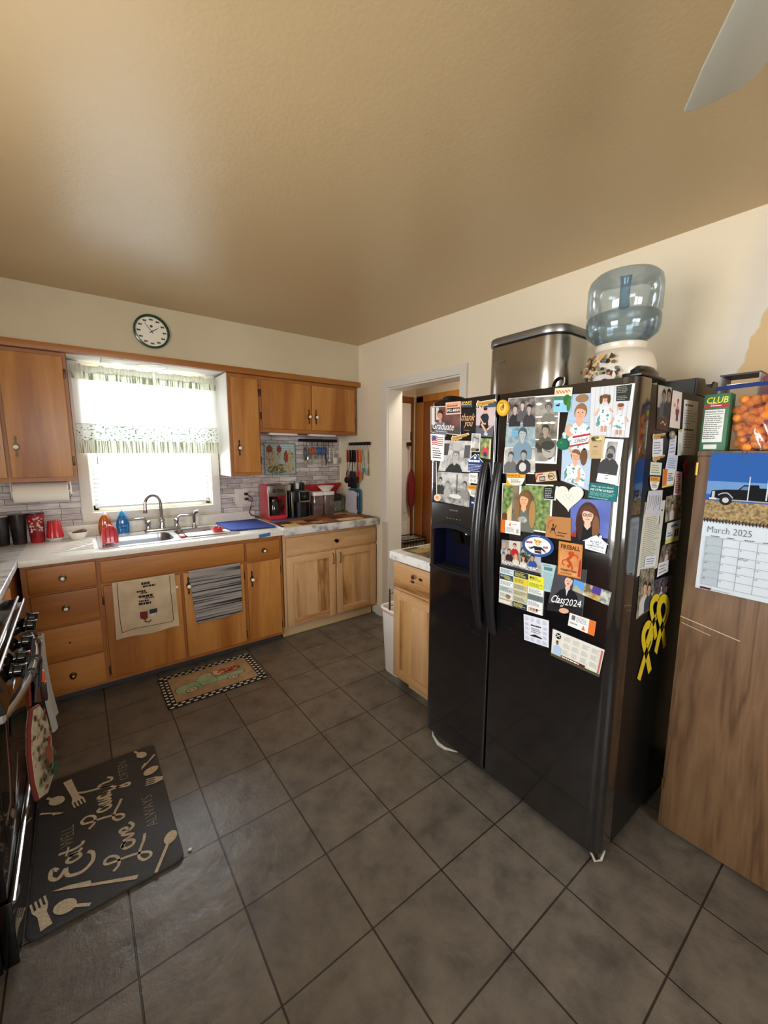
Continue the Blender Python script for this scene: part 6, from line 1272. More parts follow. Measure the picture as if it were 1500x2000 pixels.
SIDE = [('s_dark', 'photograph', 'dark photo of two people at the top of the refrigerator side', 1, d_sdark, '6a6660'), ('s_pink', 'photograph', 'pale photo strip of a standing woman on the refrigerator side', 1, d_spink, 'dccfc8'),
 ('s_white', 'paper', 'long white typed paper at the top rear of the refrigerator side', 1, d_swhite, 'dcdad6'), ('s_note1', 'note', 'white handwritten note under the upper biplane', 1, note(), 'd8dce4'), ('s_note2', 'note', 'small yellowish note under the lower biplane', 0, note('6a7050', 4), 'd4d8c4'),
 ('s_plane1', 'magnet', 'upper biplane magnet on the refrigerator side', 2, d_plane, 'f0e4d0'), ('s_plane2', 'magnet', 'lower biplane magnet on the refrigerator side', 2, d_plane, 'f0e4d0'),
 ('s_badge', 'magnet', 'orange and white badge magnet on the refrigerator side', 2, d_badge, 'e4dcc0'), ('s_note3', 'note', 'narrow upper slip of pale blue paper', 1, note('7a84a4', 4, 3), 'd0d6e4'), ('s_note4', 'note', 'pale blue list held beneath the narrow slip', 2, note('5a6aa0', 5, 4), 'ccd4e8'),
 ('s_round', 'magnet', 'round grey stone magnet on the refrigerator side', 3, d_rnd, '8a7c70'), ('s_feet', 'magnet', 'white shoe-shaped magnet by the typed paper', 3, d_feet, 'e0e2da'), ('s_orange', 'business card', 'orange-ended card on yellow paper', 3, d_sor, 'e4e2dc'),
 ('s_ribtext', 'bookmark', 'white strip with red hand lettering', 2, d_srt, 'e0d0cc'), ('s_reddark', 'magnet', 'tilted red and grey diamond-shaped magnet', 2, d_srd, 'a83048'), ('s_photo1', 'photograph', 'dark floral photo of a seated couple', 1, d_sp(0), '3a3830'),
 ('s_sheet', 'paper', 'tall cream printed sheet with a dark cross', 0, d_sheet, 'cccabc'), ('s_draw', 'drawing', 'child drawing in purple and green above the printed sheet', 2, d_draw, 'c4c4cc'), ('s_tcard', 'card', 'white and yellow flyer card below the floral photo', 2, d_st, 'dcdcd6'),
 ('s_photo2', 'photograph', 'photo of a group outdoors under the flyer card', 1, d_sp(1), '3a3830'), ('s_photo3', 'photograph', 'tall green photo low on the refrigerator side', 1, d_sp(2), '4a4a38'), ('s_photo4', 'photograph', 'dark photo of people just above the yellow ribbons', 1, d_sp(3), '26242a'),
 ('s_card1', 'business card', 'small white card on the foot of the printed sheet', 2, note('3c4a6c', 3, 6), 'dcdfe6'), ('s_card2', 'business card', 'small white card with maroon foot just above the dark group photo', 2, note('4a3c4c', 3, 7), 'e0dfe4')]
NM.update({'paper': 'printed_paper', 'note': 'paper_note', 'bookmark': 'paper_strip', 'drawing': 'child_drawing'})
for k, cat, lab, lay, dfn, base in SIDE:
    kw = {'shape': planesh} if 'plane' in k else {'shape': badgesh} if 'badge' in k else {'shape': ellsh, 'th': .004} if k == 's_round' else {}
    card(NM[cat], lab, cat, Q[k], lay, dfn, base=base, side='S', group='papers on the refrigerator side', **kw)
def ribbon(q, lay, lab):
    P, A = quadP(q, lay, 'S'); m = M('e0c62a', .45); a = Art(P, 0, .0012)
    cx = A * .5; loop = [(A * .05, .0), (A * .48, .42), (A * .85, .68), (A * .88, .86), (A * .68, .99), (A * .42, .99), (A * .22, .86), (A * .28, .68), (A * .6, .42), (A * .95, .06)]
    a.stroke(loop, .16, m, 8); a.stroke([(u, v) for u, v in loop[1:3]], .02, M('5a5010', .5), 4)
    n = len(a.q.v); a.q.v += [(x, y - .001, z) for x, y, z in a.q.v]; a.q.f += [[i + n for i in f] for f in a.q.f]; a.q.m += a.q.m[:]
    return tag(a.q.build('ribbon_magnet', smooth=False), lab, 'magnet', 'yellow ribbon magnets on the refrigerator side')
ribbon(Q['s_ribC'], 1, 'lowest yellow awareness ribbon magnet on the refrigerator side'); ribbon(Q['s_ribB'], 3, 'upper front yellow ribbon magnet overlapping the lowest one'); ribbon(Q['s_ribA'], 5, 'upper rear yellow ribbon magnet nearest the oak cabinet')

# ---------------------------------------------------------------- floor mats
m_rub = MN('2e2d2e', '3a393a', 160, .55, 2, bmp=.25)
mt = thing('kitchen_mat', (-.655, -.245, 0), 'dark grey cushioned mat with tan lettering and cutlery in front of the stove', 'mat')
MB().prism(rrect(-.879, -.430, -.620, .128, .03, 6), 'z', .0015, .0125, m_rub, .004).build('mat_body', mt)
TAN = MN('b3a185', 'cdbd9f', 120, .6); TA = 'b8a88c'
a = Art(lambda u, v, h: (-.430 - v, -.620 + u, h), .0127, .00008); tc = TAN
def S(pts, w=.011, t=False): a.stroke(pts, w, tc, 6, t)
# "Eat"
S([(.222, .374), (.235, .392), (.200, .394), (.184, .372), (.214, .352)], .013); S([(.214, .352), (.176, .345), (.164, .305), (.188, .275), (.224, .272), (.243, .287)], .013)
S([(.262, .334), (.243, .350), (.228, .335), (.236, .310), (.256, .316), (.262, .345), (.264, .315), (.275, .305)]); S([(.292, .375), (.285, .330), (.292, .305), (.306, .300)]); S([(.268, .352), (.308, .345)], .007)
# "Laugh"
S([(.353, .282), (.375, .262), (.410, .262), (.426, .285), (.414, .303), (.394, .298), (.385, .268), (.380, .235), (.368, .195), (.352, .168), (.335, .166), (.332, .186), (.355, .200), (.385, .192), (.420, .175), (.446, .165)], .010)
S([(.446, .232), (.432, .250), (.418, .235), (.424, .208), (.440, .208), (.448, .240), (.452, .208), (.462, .203)]); S([(.468, .246), (.466, .214), (.478, .206), (.490, .244), (.492, .208), (.502, .200)])
S([(.522, .236), (.508, .246), (.500, .225), (.510, .205), (.524, .212), (.526, .240), (.530, .170), (.528, .130), (.512, .135), (.528, .170), (.556, .198)]); S([(.596, .316), (.580, .28), (.560, .194), (.566, .225), (.584, .240), (.592, .222), (.592, .196), (.608, .190), (.624, .206)])
# "Love"
S([(.096, .216), (.115, .198), (.150, .200), (.168, .222), (.160, .238), (.142, .235), (.134, .205), (.128, .165), (.115, .125), (.098, .101), (.080, .102), (.078, .122), (.100, .136), (.130, .130), (.165, .114), (.198, .106)], .010)
S([(.184, .182), (.170, .172), (.172, .150), (.190, .144), (.202, .160), (.196, .180), (.182, .182), (.205, .172)]); S([(.210, .178), (.222, .142), (.240, .176), (.250, .172)]); S([(.252, .156), (.272, .164), (.270, .182), (.254, .178), (.252, .152), (.268, .138), (.292, .150)])
for wd, u, v, w_, h_ in (('WELL', .315, .330, .100, .040), ('OFTEN', .562, .128, .132, .034), ('ALWAYS', .215, .058, .178, .038)): a.text(wd, u, v, w_, h_, tc, 0, -.028)
def spoon(c, d, L, r):
    c = Vector(c); d = Vector(d).normalized(); n_ = Vector((-d.y, d.x)); a.poly([tuple(c + d * r * 1.35 * math.cos(k * math.pi / 10) + n_ * r * math.sin(k * math.pi / 10)) for k in range(20)], tc); a.stroke([tuple(c + d * r * 1.2), tuple(c + d * (r * 1.35 + L * .3)), tuple(c + d * (r + L))], .011, tc)
def fork(c, d, L):
    c = Vector(c); d = Vector(d).normalized(); n_ = Vector((-d.y, d.x)); a.poly([tuple(c - n_ * .022), tuple(c + n_ * .022), tuple(c + n_ * .012 + d * .03), tuple(c + d * L + n_ * .015), tuple(c + d * L - n_ * .015), tuple(c - n_ * .012 + d * .03)], tc)
    for k in (-.018, -.006, .006, .018): a.stroke([tuple(c + n_ * k), tuple(c + n_ * k - d * .035)], .006, tc)
def knife(p, q, w_):
    p = Vector(p); q = Vector(q); d = (q - p).normalized(); n_ = Vector((-d.y, d.x)); L = (q - p).length
    a.poly([tuple(p), tuple(p + d * L * .18 + n_ * w_ * .7), tuple(p + d * L * .42 + n_ * w_), tuple(p + d * L * .45 + n_ * w_ * .3), tuple(q + n_ * w_ * .5), tuple(q - n_ * w_ * .35), tuple(p + d * L * .45 - n_ * w_ * .2)], tc)
knife((.142, .391), (.020, .150), .018); spoon((.056, .352), (-.40, -.62), .055, .025); fork((.100, .418), (-.75, -.18), .088); spoon((.118, .028), (-.62, .35), .115, .022)
fork((.545, .316), (.95, .22), .165); spoon((.598, .388), (.5, .42), .030, .024); knife((.506, .362), (.556, .440), .012); spoon((.688, .062), (.65, .35), .035, .020); knife((.576, .076), (.652, .008), .014); spoon((.545, .040), (.35, -.8), .010, .024); fork((.470, .034), (-.2, -.9), .032)
a.q.build('printed_lettering', mt, smooth=False)
b = MB().ball((-.408, -.592, .006), .006, m_white, 6, (1.3, .8, .7)); tag(b.build('crumb'), 'tiny white crumb on the tile beside the dark mat', 'crumb')

tm = thing('door_mat', (0, .6, 0), 'small checkered-edge mat with a green truck full of flowers by the sink', 'mat')
X0, X1, Y0_, Y1_ = -.318, .290, .398, .805
MB().prism(rrect(X0, X1, Y0_, Y1_, .02), 'z', .001, .0065, M('141315', .85), .002).build('mat_body', tm)
a = Art(lambda u, v, h: (u, v, h), .0067, .00008); a.rect(X0 + .052, Y0_ + .050, X1 - .052, Y1_ - .044, MN('94795a', 'b0946f', 8, .8, 4))
CW = M('d8d0c4', .8); nx = 14; ny = 8; h0 = a.h; sx_ = (X1 - X0) / nx
a.h += .00008
def chk(cx, cy_, w_=.0112, h_=.0066): a.q.add([(cx - w_, cy_ - h_, a.h), (cx + w_, cy_ - h_, a.h), (cx + w_, cy_ + h_, a.h), (cx - w_, cy_ + h_, a.h)], [[0, 1, 2, 3]], CW)
for i in range(nx):
    for r_, (ya, yb) in enumerate(((Y0_ + .010, Y1_ - .008), (Y0_ + .034, Y1_ - .030))):
        cx = X0 + sx_ * (i + .5) + (.0 if r_ == 0 else sx_ * .5)
        if cx < X1 - .01: chk(cx, ya); chk(cx, yb)
for j in range(ny + 1):
    for r_, (xa, xb) in enumerate(((X0 + .012, X1 - .012), (X0 + .038, X1 - .038))):
        cy_ = Y0_ + .058 + j * .0365 + (.018 if r_ else 0)
        if cy_ < Y1_ - .045: chk(xa, cy_, .0082, .0078); chk(xb, cy_, .0082, .0078)
tg = MN('7f9c78', '9db892', 12, .8); dkl = '2a3028'
a.poly([(-.245, .536), (-.250, .585), (-.222, .620), (-.125, .635), (-.098, .670), (-.060, .698), (-.018, .694), (-.004, .640), (.006, .615), (.110, .600), (.170, .600), (.185, .580), (.178, .552), (.006, .548), (-.060, .548), (-.10, .536), (-.2, .530)], tg)
a.poly([(-.092, .632), (-.072, .668), (-.050, .682), (-.045, .640)], 'b4a98c').poly([(-.038, .640), (-.040, .684), (-.018, .680), (-.010, .640)], 'b4a98c')
for pts_ in ([(-.245, .536), (-.250, .585), (-.222, .620), (-.125, .635), (-.098, .670), (-.060, .698), (-.018, .694), (-.004, .640), (.0, .55), (-.1, .545)], [(.006, .615), (.110, .602), (.170, .602), (.186, .580), (.178, .552)], [(-.125, .635), (-.105, .60), (-.10, .55)]): a.stroke(pts_, .003, dkl, 3)
for x in (-.160, .098): a.ell(x, .540, .038, .031, '1e1e1c', 24).ell(x, .540, .033, .027, 'c4b494', 24).ell(x, .540, .020, .016, '5a5a48', 20).ell(x, .540, .014, .011, 'c4b494', 16)
rr = random.Random(4)
for i in range(42): a.ell(.0 + .165 * rr.random(), .622 + .048 * rr.random() ** .8, .010 + .008 * rr.random(), .009 + .007 * rr.random(), rr.choice(['a8322c', 'c0443a', 'd88a6c', '8c2420', 'd8b48c', '4a6a3c']), 9)
a.q.build('printed_truck', tm, smooth=False)

# ---------------------------------------------------------------- towels over the sink doors
def towel(name, label, cloth, c4, draw=None, wav=.004):
    """c4: top-left, top-right, bottom-right, bottom-left as x, z on the door face"""
    TL, TR, BR, BL = [Vector(p) for p in c4]; t = thing(name, ((TL.x + TR.x) / 2, .82, min(BR.y, BL.y)), label, 'towel', 'kitchen towels on the sink cabinet')
    def F(s_, v, h=0.0):
        p = (BL * (1 - s_) + BR * s_) * (1 - v) + (TL * (1 - s_) + TR * s_) * v
        return (p.x, .8285 - h - (wav * (1 + math.sin(s_ * 10 + v * 3)) + .003) * (1 - .8 * v), p.y + .006 * math.sin(s_ * 9) * (1 - v))
    MB().surf(lambda u, v: F(u, v), 26, 22, cloth, .0028, (0, -1, 0)).surf(lambda u, v: (TL.x + (TR.x - TL.x) * u, .8285 + .0012 * (1 - math.cos(v * math.pi)) - .0028 * (1 - v), TL.y + (TR.y - TL.y) * u + .006 * math.sin(v * math.pi)), 12, 5, cloth).build('towel_cloth', t)
    if draw: A = (TR - TL).length / (TL - BL).length; a = Art(lambda u, v, h: F(u / A, v, .0032 + h), 0, .00012); draw(a, A); a.q.build('printed_design', t, smooth=False)
def d_tow(a, A):
    m = M('2c1c16', .9); s_ = .07
    for pts in ([(s_, 1), (s_, .6), (s_ + .005, .3), (s_ + .02, .10)], [(s_ + .02, .10), (A * .3, .13), (A * .6, .14), (A * .85, .11), (A - .09, .13)], [(A - .09, .13), (A - .085, .4), (A - .09, .7), (A - .085, 1)]): a.stroke(pts, .009, m, 8)
    for (u0, v0, u1, v1, sd) in ((.42, .90, .54, .95, 1), (.44, .855, .58, .89, 2), (.34, .775, .47, .81, 3), (.40, .745, .49, .772, 4), (.36, .675, .56, .72, 5), (.46, .645, .54, .67, 6), (.36, .60, .50, .63, 7), (.355, .545, .58, .59, 8)):
        a.bars(u0 * A + .02, v0, u1 * A + .08, v1, 1, m, sd, .95)
    a.poly([(A * .38, .42), (A * .50, .42), (A * .50, .30), (A * .46, .26), (A * .38, .30)], '6a2a20').poly([(A * .53, .44), (A * .66, .44), (A * .65, .36), (A * .53, .36)], '32343e').poly([(A * .54, .36), (A * .64, .36), (A * .60, .31), (A * .54, .32)], 'c8c4bc').stroke([(A * .44, .25), (A * .5, .22), (A * .55, .25)], .02, '4a2018')
towel('tea_towel', 'cream tea towel with brown border and printed mugs over the left sink door', MN('b9a384', 'cbb696', 10, .95), [(-.515, .700), (-.166, .698), (-.160, .335), (-.520, .338)], d_tow)
def m_stripe():
    m, nt, b = newmat('striped_towelling'); g = nt.nodes.new('ShaderNodeTexCoord'); mp = nt.nodes.new('ShaderNodeMapping'); mp.inputs['Scale'].default_value = (.012, .0, 1); nt.links.new(g.outputs['Object'], mp.inputs[0])
    n = nt.nodes.new('ShaderNodeTexNoise'); n.inputs['Scale'].default_value = 62; n.inputs['Detail'].default_value = 1.5; nt.links.new(mp.outputs[0], n.inputs['Vector'])
    r = ramp(nt, n.outputs[0], [(.36, '1c1a1e'), (.44, '3c3a3e'), (.49, '8a8480'), (.60, 'a39c96')]); nt.links.new(r.outputs[0], b.inputs['Base Color']); b.inputs['Roughness'].default_value = .95; bump(nt, b, 260, .6, .003); return m
towel('striped_towel', 'grey and black striped towel over the right sink door', m_stripe(), [(-.082, .700), (.268, .700), (.268, .335), (-.050, .318)], None, .003)

# ---------------------------------------------------------------- oven handle hangings
t = thing('oven_mitt', (-.80, -.20, .30), 'red-edged rooster and flower quilted pot mitt hanging from the oven handle', 'oven mitt')
cx_, yc = -.828, -.215
prof = [(-.062, .130), (-.076, .21), (-.074, .32), (-.054, .41), (-.028, .465), (.015, .455), (.050, .39), (.066, .30), (.062, .21), (.045, .135), (-.005, .105)]
R = Matrix.Rotation(math.radians(-20), 3, 'Z')
def mt_(p): q = R @ Vector((p[0] - cx_, p[1] - yc, 0)); return (cx_ + q.x, yc + q.y, p[2])
b = MB(); b.prism([(yc + p[0], p[1] + .10) for p in prof], 'x', cx_ - .012, cx_ + .010, MN('c4b898', '9a6450', 46, .9, 4, 'b8ac8c', lo=.42, hi=.66), .006); b.v = [mt_(p) for p in b.v]; b.build('quilted_body', t)
b = MB(); b.tube([(cx_, yc + p[0] * 1.02, p[1] + .10) for p in prof + prof[:1]], .0075, M('7c2e22', .85), 8, caps=False); b.tube([(cx_, yc - .03, .585), (cx_ + .005, yc - .035, .63), (cx_, yc - .02, .66), (cx_ - .006, yc - .02, .60)], .005, M('7c2e22', .85), 8); b.v = [mt_(p) for p in b.v]; b.build('red_piping', t)
a = Art(lambda u, v, h: mt_((cx_ + .0105 + h, yc + u, v)), .0008, .0003)
rm = random.Random(3)
for i in range(46):
    if i == 45: break
    u = -.06 + .115 * rm.random(); v = .235 + .30 * rm.random(); a.ell(u, v, .005 + .007 * rm.random(), .005 + .008 * rm.random(), rm.choice(['7a3a30', '8c5a48', '4a5a40', '3c4c38', '6a5a44', '98705c', '5a3028']) if v > .33 else rm.choice(['3a5c40', '4a6c48', '2c4430', '7a8c60', '8c4a3c']), 9)
for (u, v, ru, rv, c) in ((.0, .36, .022, .042, '94563c'), (.010, .41, .012, .018, '8c3a30'), (-.022, .335, .014, .02, '5a4a30'), (.03, .28, .020, .032, '3c5c40')): a.ell(u, v, ru, rv, c, 12)
a.q.build('printed_rooster', t, smooth=False)
t = thing('dish_towel', (-.80, -.03, .42), 'pale grey dish towel hanging behind the mitt on the oven handle', 'towel')
b = MB(); b.surf(lambda u, v: (-.812 + .012 * math.sin(u * 9) + .012 * (1 - v) - .008 * math.sin(v * 3), -.075 + .12 * u * (1.15 - .35 * v), .36 + .395 * v + .02 * u * (1 - v)), 16, 14, M('a8a69c', .95, bmp=(240, .4)), .006, (1, 0, 0)); b.build('towel_cloth', t)
for k, (y, c, lab) in enumerate(((-.03, '3a3838', 'grey cord loop on the far end of the oven handle'), (-.13, '4a2c22', 'brown cord loop in the middle of the oven handle'), (-.30, '2e2d2e', 'dark loop strap at the mitt on the oven handle'), (-.41, '38373a', 'dark loop strap nearest on the oven handle'))):
    hx_ = -.855 + .048 * math.sin(math.pi * (.045 - y) / .70) ** .8
    t = tag(MB().tube([(hx_ + .017 * math.cos(a_ * math.pi / 6) + .002, y + .006 * math.sin(a_), .771 + .020 * math.sin(a_ * math.pi / 6)) for a_ in range(13)] + [(hx_ + .014, y - .008, .73), (hx_ + .008, y - .012, .68)], .0048, M(c, .6), 7).build('hanging_loop'), lab, 'loop', 'loops on the oven handle')
t = thing('lighter', (-.80, -.26, .66), 'small orange and dark lighter clipped to the oven handle loops', 'lighter')
MB().box(-.802, -.786, -.272, -.250, .672, .715, M('d8562c', .35), .004).build('cap', t); MB().box(-.803, -.785, -.274, -.248, .60, .671, M('2a1414', .4), .004).build('body', t)

# ---------------------------------------------------------------- bin
t = thing('waste_bin', (1.08, -.055, 0), 'white plastic waste bin beside the doorway cabinet', 'bin')
q = MB(); lv = [(.0, .82), (.012, .84), (.44, 1.0), (.462, 1.0)]; vs = []; base = rrect(.955, 1.20, -.165, .035, .045, 5); n = len(base); bx_, by_ = 1.078, -.065
for z, s_ in lv: vs += [(bx_ + (p[0] - bx_) * s_, by_ + (p[1] - by_) * s_, z + .001) for p in base]
for z, s_ in ((.455, .95), (.02, .78)): vs += [(bx_ + (p[0] - bx_) * s_, by_ + (p[1] - by_) * s_, z) for p in base]
L_ = 6; q.add(vs, [[i * n + j, i * n + (j + 1) % n, (i + 1) * n + (j + 1) % n, (i + 1) * n + j] for i in range(L_ - 1) for j in range(n)] + [list(range(n)), [(L_ - 1) * n + j for j in range(n)]], M('e4e0da', .4)); q.build('bin_body', t)
q = MB(); q.tube([(bx_ + (p[0] - bx_) * 1.02, by_ + (p[1] - by_) * 1.02, .462) for p in base + base[:1]], .009, M('e9e6e0', .4), 8, caps=False); q.build('rim', t)
q = MB(); q.tube([(bx_ + (p[0] - bx_) * 1.008, by_ + (p[1] - by_) * 1.008, .438 - .004 * math.sin(i)) for i, p in enumerate(base + base[:1])], .004, M('c88a84', .5), 6, caps=False); q.build('liner_drawstring', t)

# ---------------------------------------------------------------- on top of the refrigerator
m_sst = M('b5b1aa', .24, 1.0)
t = thing('trash_can', (1.18, -.93, 1.7225), 'brushed stainless box-shaped can with rounded lid on the refrigerator', 'can')
base = rrect(1.03, 1.33, -1.135, -.735, .09, 8)
MB().prism(base, 'z', 1.7235, 2.005, m_sst, .003).build('can_body', t)
b = MB(); b.prism([(1.18 + (p[0] - 1.18) * 1.03, -.935 + (p[1] + .935) * 1.02) for p in base], 'z', 2.012, 2.048, M('8e8c88', .35, .9), .010); b.prism([(1.18 + (p[0] - 1.18) * .97, -.935 + (p[1] + .935) * .97) for p in base], 'z', 2.005, 2.012, m_black); b.build('lid', t)
b = MB(); b.box(1.026, 1.030, -.86, -.80, 1.93, 1.935, M('5a5652', .4)); b.build('brand_strip', t)
t = thing('water_crock', (1.15, -1.335, 1.7225), 'cream ceramic water dispenser crock painted with horses and leaves', 'crock')
m_crk = M('d9d0be', .3, coat=.4); CX, CY = 1.15, -1.325
MB().lathe((CX, CY, 0), [(.0001, 1.724), (.085, 1.724), (.105, 1.745), (.128, 1.80), (.130, 1.835), (.118, 1.875), (.095, 1.898), (.088, 1.902), (.092, 1.908), (.092, 1.925), (.082, 1.928), (.062, 1.92)], m_crk, 48).build('crock_body', t)
def crk(u, v, h):
    R_ = .118 + .012 * math.sin((v - 1.74) / .14 * math.pi) + h; an = math.radians(180) + u
    rr_ = [(.085, 1.724), (.105, 1.745), (.128, 1.80), (.130, 1.835), (.118, 1.875), (.095, 1.898)]
    for (r0, z0), (r1, z1) in zip(rr_, rr_[1:]):
        if z0 <= v <= z1 + 1e-6: R_ = r0 + (r1 - r0) * (v - z0) / (z1 - z0) + .0012 + h; break
    return (CX + R_ * math.cos(an), CY + R_ * math.sin(an), v)
a = Art(crk, .0003, .0003); ra_ = random.Random(9)
for i in range(90):
    u = -.75 + 1.25 * ra_.random(); v = 1.75 + .125 * ra_.random()
    if (u + .1) ** 2 / .5 + ((v - 1.81) / .075) ** 2 > 1: continue
    w_ = .05 + .06 * ra_.random(); a.poly([(u + w_ * math.cos(k * 2.1 + i), v + w_ * .13 * math.sin(k * 2.1 + i)) for k in range(3)] if i % 2 else [(u + w_ * .7 * math.cos(k * 1.05), v + w_ * .09 * math.sin(k * 1.05)) for k in range(6)], ra_.choice(['b87a3c', '7c5a30', '4a3c2c', 'd0a060', '5a6a70', '3a302c', '8a8a5c']))
a.ell(.05, 1.775, .26, .022, 'f0ece4', 20).poly([(.20, 1.785), (.32, 1.805), (.36, 1.79), (.30, 1.765), (.24, 1.76)], 'f0ece4').ell(.10, 1.77, .10, .012, '6a3424', 12).poly([(.22, 1.80), (.30, 1.808), (.26, 1.785)], '6a3424').rect(-.12, 1.745, -.08, 1.77, '6a3424').rect(.18, 1.745, .22, 1.77, '3a2420')
a.q.build('painted_horses', t, smooth=False)
t = thing('water_bottle', (CX, CY, 1.93), 'blue-tinted upturned water bottle on the ceramic crock', 'water bottle')
mwb = m_clear('blue_polycarbonate', 'e3edf3', .06, .04, .07, 'a8c2d2'); z = 1.9285
BP = [(.060, z), (.070, z + .004), (.098, z + .014), (.124, z + .036), (.131, z + .060), (.131, z + .098), (.127, z + .106), (.127, z + .112), (.131, z + .120), (.131, z + .215), (.124, z + .240), (.108, z + .256), (.080, z + .262), (.0001, z + .262)]
MB().lathe((CX, CY, 0), BP, mwb, 56).build('bottle_body', t)
MB().tube([(CX - .090, CY - .040, z + .118), (CX - .083, CY - .037, z + .14), (CX - .083, CY - .037, z + .20), (CX - .090, CY - .040, z + .225)], [.020, .017, .017, .020], m_clear('blue_handle', 'c4dae8', .08, .04, .25, '7fa8c4'), 14).build('grip', t)
o = MB().lathe((CX, CY, 0), [(.0001, z + .006), (.094, z + .016), (.121, z + .038), (.127, z + .062), (.127, z + .098), (.124, z + .106), (.0001, z + .106)], m_clear('water', 'eff5f8', .05, .02, .04, 'b8ccd6'), 48).build('water'); tag(o, 'shallow water left in the upturned bottle', 'water', kind='stuff')
t = thing('strap_coil', (.93, -1.205, 1.724), 'coiled black strap with white lettering tag in front of the steel can', 'strap')
b = MB()
for i in range(4): b.tube([(.92 + .004 * i, -1.205 + (.024 + .003 * (i % 2)) * math.cos(k * math.pi / 10), 1.762 + .032 * math.sin(k * math.pi / 10)) for k in range(21)], .005, m_black, 6, caps=False)
b.build('strap', t); b = MB(); b.tube([(.900, -1.225, 1.745), (.898, -1.24, 1.77), (.905, -1.235, 1.79)], .003, M('c8c4bc', .5), 6); b.box(.893, .899, -1.238, -1.178, 1.732, 1.744, M('d8d8d4', .5), .002); b.build('tag', t)
t = thing('storage_tray', (1.33, -1.47, 1.7225), 'black plastic tray with notched side at the rear corner of the refrigerator top', 'tray')
b = MB(); b.box(1.285, 1.54, -1.55, -1.42, 1.7235, 1.73, m_frp); b.prism([(1.285, 1.7235), (1.285, 1.785), (1.37, 1.790), (1.39, 1.766), (1.46, 1.764), (1.49, 1.792), (1.54, 1.792), (1.54, 1.7235)], 'y', -1.555, -1.548, m_frp); b.box(1.533, 1.54, -1.55, -1.42, 1.73, 1.79, m_frp); b.box(1.285, 1.292, -1.55, -1.42, 1.73, 1.785, m_frp); b.box(1.285, 1.54, -1.427, -1.42, 1.73, 1.785, m_frp); b.build('tray_body', t)

# ---------------------------------------------------------------- on top of the oak-grain cabinet
ZP = 1.5085
def boxcard(q4, P, draw, th=.0006): A = 1; a = Art(P, th, .0002); draw(a); return a
cb = thing('cracker_box', (1.19, -1.655, ZP), 'green cracker box with yellow lettering standing on the oak-grain cabinet', 'box')
MB().box(1.162, 1.222, -1.690, -1.617, ZP + .0005, ZP + .195, M('2c6a44', .45), .0015).build('carton', cb)
a = Art(lambda u, v, h: (1.1618 - h, -1.617 - u, ZP + v), .0002, .0002)
a.rect(.002, .148, .071, .160, 'a83a40').text('CLUB', .008, .163, .060, .022, 'e0d850', .15, .02).bars(.02, .158 - .006, .05, .158, 1, 'f0e8e0', 2).bars(.02, .160, .05, .163, 1, 'e8e4c8', 3, .5)
a.rect(.006, .030, .062, .142, 'e2e6e0').text('Nutrition Facts', .008, .132, .05, .007, '2a2c2a', 0, .01).rect(.008, .126, .06, .1275, '2a2c2a').bars(.008, .04, .058, .122, 12, '5a605c', 5, .35).rect(.012, .006, .05, .022, 'dfe3dc')
a.q.build('printed_label', cb, smooth=False)
bg = thing('snack_bag', (1.24, -1.76, ZP), 'large clear zip bag of orange cheese balls with blue zip strip', 'bag')
mbag = m_clear('clear_bag_film', 'fbfbfd', .04, .12, .04, 'cfcfe0')
def bagf(side):
    def f(u, v):
        y = -1.693 - .200 * u + (.02 * (1 - v) * (1 - 2 * u)) * 0 + (.045 * max(0, v - .6) / .4) * (1 - 2 * u) * .6; z = ZP + .002 + .225 * v
        bulge = .075 * math.sin(math.pi * min(1, max(0.0, u * .96 + .02))) ** .5 * (max(0, 1 - (v / .93) ** 3)) + .002 + .003 * math.sin(u * 31 + v * 17) * (1 - v)
        return (1.235 + side * bulge - .035 * v, y, z)
    return f
q = MB(); q.surf(bagf(-1), 28, 26, mbag); q.surf(bagf(1), 28, 26, mbag); q.build('bag_film', bg)
q = MB(); q.surf(lambda u, v: (1.197, -1.638 - .285 * u, ZP + .208 + .004 * math.sin(u * 4) + .014 * v), 20, 3, M('25366e', .65, 0, .2), .003, (-1, 0, 0)); q.build('zip_strip', bg)
cheese = MN('ee8226', 'ffa244', 60, .75, 4, bmp=.5); rc = random.Random(21); protos = []
for i in range(3):
    q = MB(); q.ball((0, 0, 0), .0125, cheese, 8, (1 + .08 * i, 1 - .05 * i, .95)); protos.append(q)
cnt = 0; first = None
def ball_at(p, m_, r_, lab, cat, grp, name):
    global first
    if first is None or first.get('category') != cat:
        q = MB(); q.ball((0, 0, 0), r_, m_, 8, (1, 1.05, .94)); o = q.build(name, None); off = Vector((0, 0, 0)); first = o; tag(o, lab, cat, grp)
    else: o = first.copy(); COL.objects.link(o)
    o.location = Vector(p); o.rotation_euler = (rc.random() * 6, rc.random() * 6, rc.random() * 6); s_ = .85 + .3 * rc.random(); o.scale = (s_, s_, s_); return o
r0 = .0148; rows = 9
for k in range(rows):
    z_ = ZP + .016 + k * .0205
    for j in range(8):
        for i in range(3):
            y_ = -1.712 - j * .0235 - (k % 2) * .011; x_ = 1.172 + i * .024 + (j % 2) * .006
            u_ = (-1.693 - y_) / .200
            if not (.06 < u_ < .94): continue
            bul = .075 * math.sin(math.pi * (u_ * .96 + .02)) ** .5 * (1 - ((z_ - ZP) / .225 / .93) ** 3) - .009
            cx2 = 1.235 - .035 * (z_ - ZP) / .225
            if abs(x_ - cx2) > bul or (k == rows - 1 and rc.random() < .3): continue
            if i == 2 and k % 3 == 2: continue
            ball_at((x_, y_ + rc.uniform(-.003, .003), z_ + rc.uniform(-.002, .002)), cheese, r0, 'orange cheese ball packed in the clear zip bag', 'cheese ball', 'cheese balls in the zip bag', 'cheese_ball')
